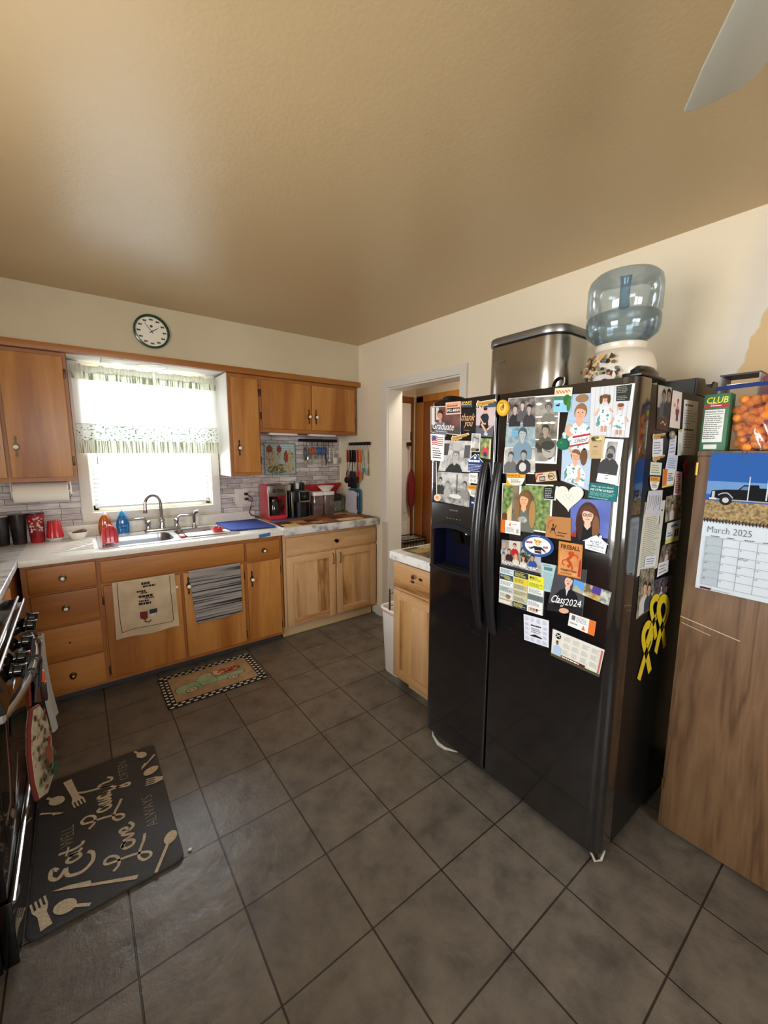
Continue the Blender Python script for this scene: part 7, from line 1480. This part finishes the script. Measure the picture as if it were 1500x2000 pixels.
for i in range(14): ball_at((1.175 + (i % 2) * .022, -1.886 - (i % 3) * .018, ZP + .012 + (i // 3) * .017), MN('cdb98c', 'e6dcc0', 70, .8), .010, 'pale puffed corn piece in the second bag at the picture edge', 'puffed corn', 'puffed corn beside the cheese balls', 'puffed_corn')
t = thing('cardboard_carton', (1.42, -1.66, ZP), 'grey open cardboard carton standing on edge behind the zip bag', 'carton')
b = MB(); mcd = MN('a5a29e', 'b8b5ae', 30, .8); b.box(1.36, 1.49, -1.722, -1.604, ZP + .001, ZP + .006, mcd); b.box(1.36, 1.49, -1.609, -1.604, ZP + .006, ZP + .280, mcd); b.box(1.36, 1.49, -1.722, -1.604, ZP + .280, ZP + .286, M('4a4a5c', .6)); b.box(1.36, 1.49, -1.722, -1.717, ZP + .006, ZP + .280, mcd); b.build('carton_walls', t)
t = thing('snack_packet', (1.30, -1.83, ZP), 'plum-coloured packet showing above the zip bag at the right edge', 'packet')
b = MB(); b.prism([(-1.735, ZP + .001), (-1.735, ZP + .255), (-1.755, ZP + .275), (-1.78, ZP + .250), (-1.80, ZP + .265), (-1.87, ZP + .255), (-1.87, ZP + .001)], 'x', 1.315, 1.345, MN('5a2030', '8a4a54', 40, .35), .006); b.build('packet_body', t)

# wall calendar on the oak door
wc = thing('wall_calendar', (1.128, -1.80, 1.03), 'spiral wall calendar open at March 2025 with a black truck photo on the oak-grain door', 'calendar')
def cP(u, v, h): return (1.1325 - .0015 - h - .010 * (1 - v / .49), -1.662 - u, 1.020 + v - .010 * u)
def sheet(v0, v1, m, nm):
    q = MB(); q.surf(lambda u, v: cP(.345 * u, v0 + (v1 - v0) * v, 0), 10, 10, m, .0012, (-1, 0, 0)); return q.build(nm, wc)
sheet(.252, .482, M('2f62a8', .7, 0, .2), 'photo_page'); sheet(.0, .245, M('c9d4dc', .5), 'month_page')
a = Art(lambda u, v, h: cP(u, v, .0016 + h), 0, .00012)
a.rect(.0, .252, .345, .482, M('2a5ca6', .7, 0, .2)).rect(0, .34, .345, .385, MN('5f8cc4', '6f9ccc', 5, .7)).rect(0, .252, .345, .318, MN('6a5636', 'b49a68', 120, .7, 3))
bk = M('14151a', .7, 0, .15); 
a.poly([(.012, .325), (.014, .352), (.050, .358), (.085, .360), (.098, .376), (.135, .378), (.138, .368), (.215, .370), (.215, .325)], bk).poly([(.090, .360), (.098, .372), (.112, .372), (.112, .360)], '5a7ca8').poly([(.215, .376), (.345, .380), (.345, .330), (.215, .328)], MN('2c3440', '4a5a70', 10, .4))
a.rect(.016, .328, .024, .350, 'b8bcc2').rect(.110, .325, .113, .405, 'c8ccd0').rect(.155, .330, .159, .410, 'c8ccd0').rect(.165, .330, .168, .408, 'c8ccd0').rect(.03, .322, .22, .326, 'a0a4aa').rect(.01, .322, .03, .328, 'd0d2d4')
for x in (.055, .185): a.ell(x, .322, .017, .017, '101012', 20).ell(x, .322, .009, .009, 'c0c2c6', 16)
a.stroke([(.034, .338), (.045, .345), (.06, .345), (.074, .330)], .004, 'a0a4aa')
a.text('March 2025', .016, .206, .118, .022, '5c6068', 0, -.012)
g0, g1, gb, gt = .016, .335, .018, .190
a.rect(g0, gb, g0 + (g1 - g0) / 7, gt, 'aebac2')
for i in range(8): u = g0 + (g1 - g0) * i / 7; a.rect(u - .0005, gb, u + .0005, gt, '8a949c')
for i in range(7): v = gb + (gt - gb) * i / 6; a.rect(g0, v - .0005, g1, v + .0005, '8a949c')
for i in range(7): a.bars(g0 + (g1 - g0) * (i + .25) / 7, .192, g0 + (g1 - g0) * (i + .8) / 7, .197, 1, '5a6068', i)
dn = 1
for r_ in range(6):
    for i in range(7):
        if (r_ == 0 and i < 6) or dn > 31: continue
        a.text(str(dn), g0 + (g1 - g0) * i / 7 + .003, gb + (gt - gb) * (6 - r_) / 6 - .0075, .0035 * len(str(dn)), .005, '4a5058'); dn += 1
a.stroke([(.110, .128), (.118, .134), (.126, .126), (.134, .133)], .0016, '6a7078').rect(g0, .004, g0 + .03, .011, '4c1c28').bars(g0 + .035, .005, g0 + .09, .008, 1, '8a949c', 2)
a.q.build('printed_page', wc, smooth=False)
b = MB()
for i in range(40): u = .004 + .337 * i / 39; c = Vector(cP(u, .2485, .002)); b.tube([(c.x + .001, c.y, c.z - .007), (c.x - .004, c.y, c.z - .004), (c.x - .005, c.y, c.z + .003), (c.x + .001, c.y, c.z + .007)], .0012, M('2c2a2a', .35, .8), 5)
b.build('spiral_binding', wc)
b = MB(); c = Vector(cP(.088, .482, .002)); b.tube([(c.x, c.y - .005, c.z + .006), (c.x, c.y - .005, c.z - .022), (c.x, c.y + .001, c.z - .028), (c.x, c.y + .006, c.z - .022), (c.x, c.y + .006, c.z + .01)], .0011, M('1a2340', .3, .6), 6); tag(b.build('paper_clip'), 'dark blue paper clip holding the wall calendar page', 'paper clip')
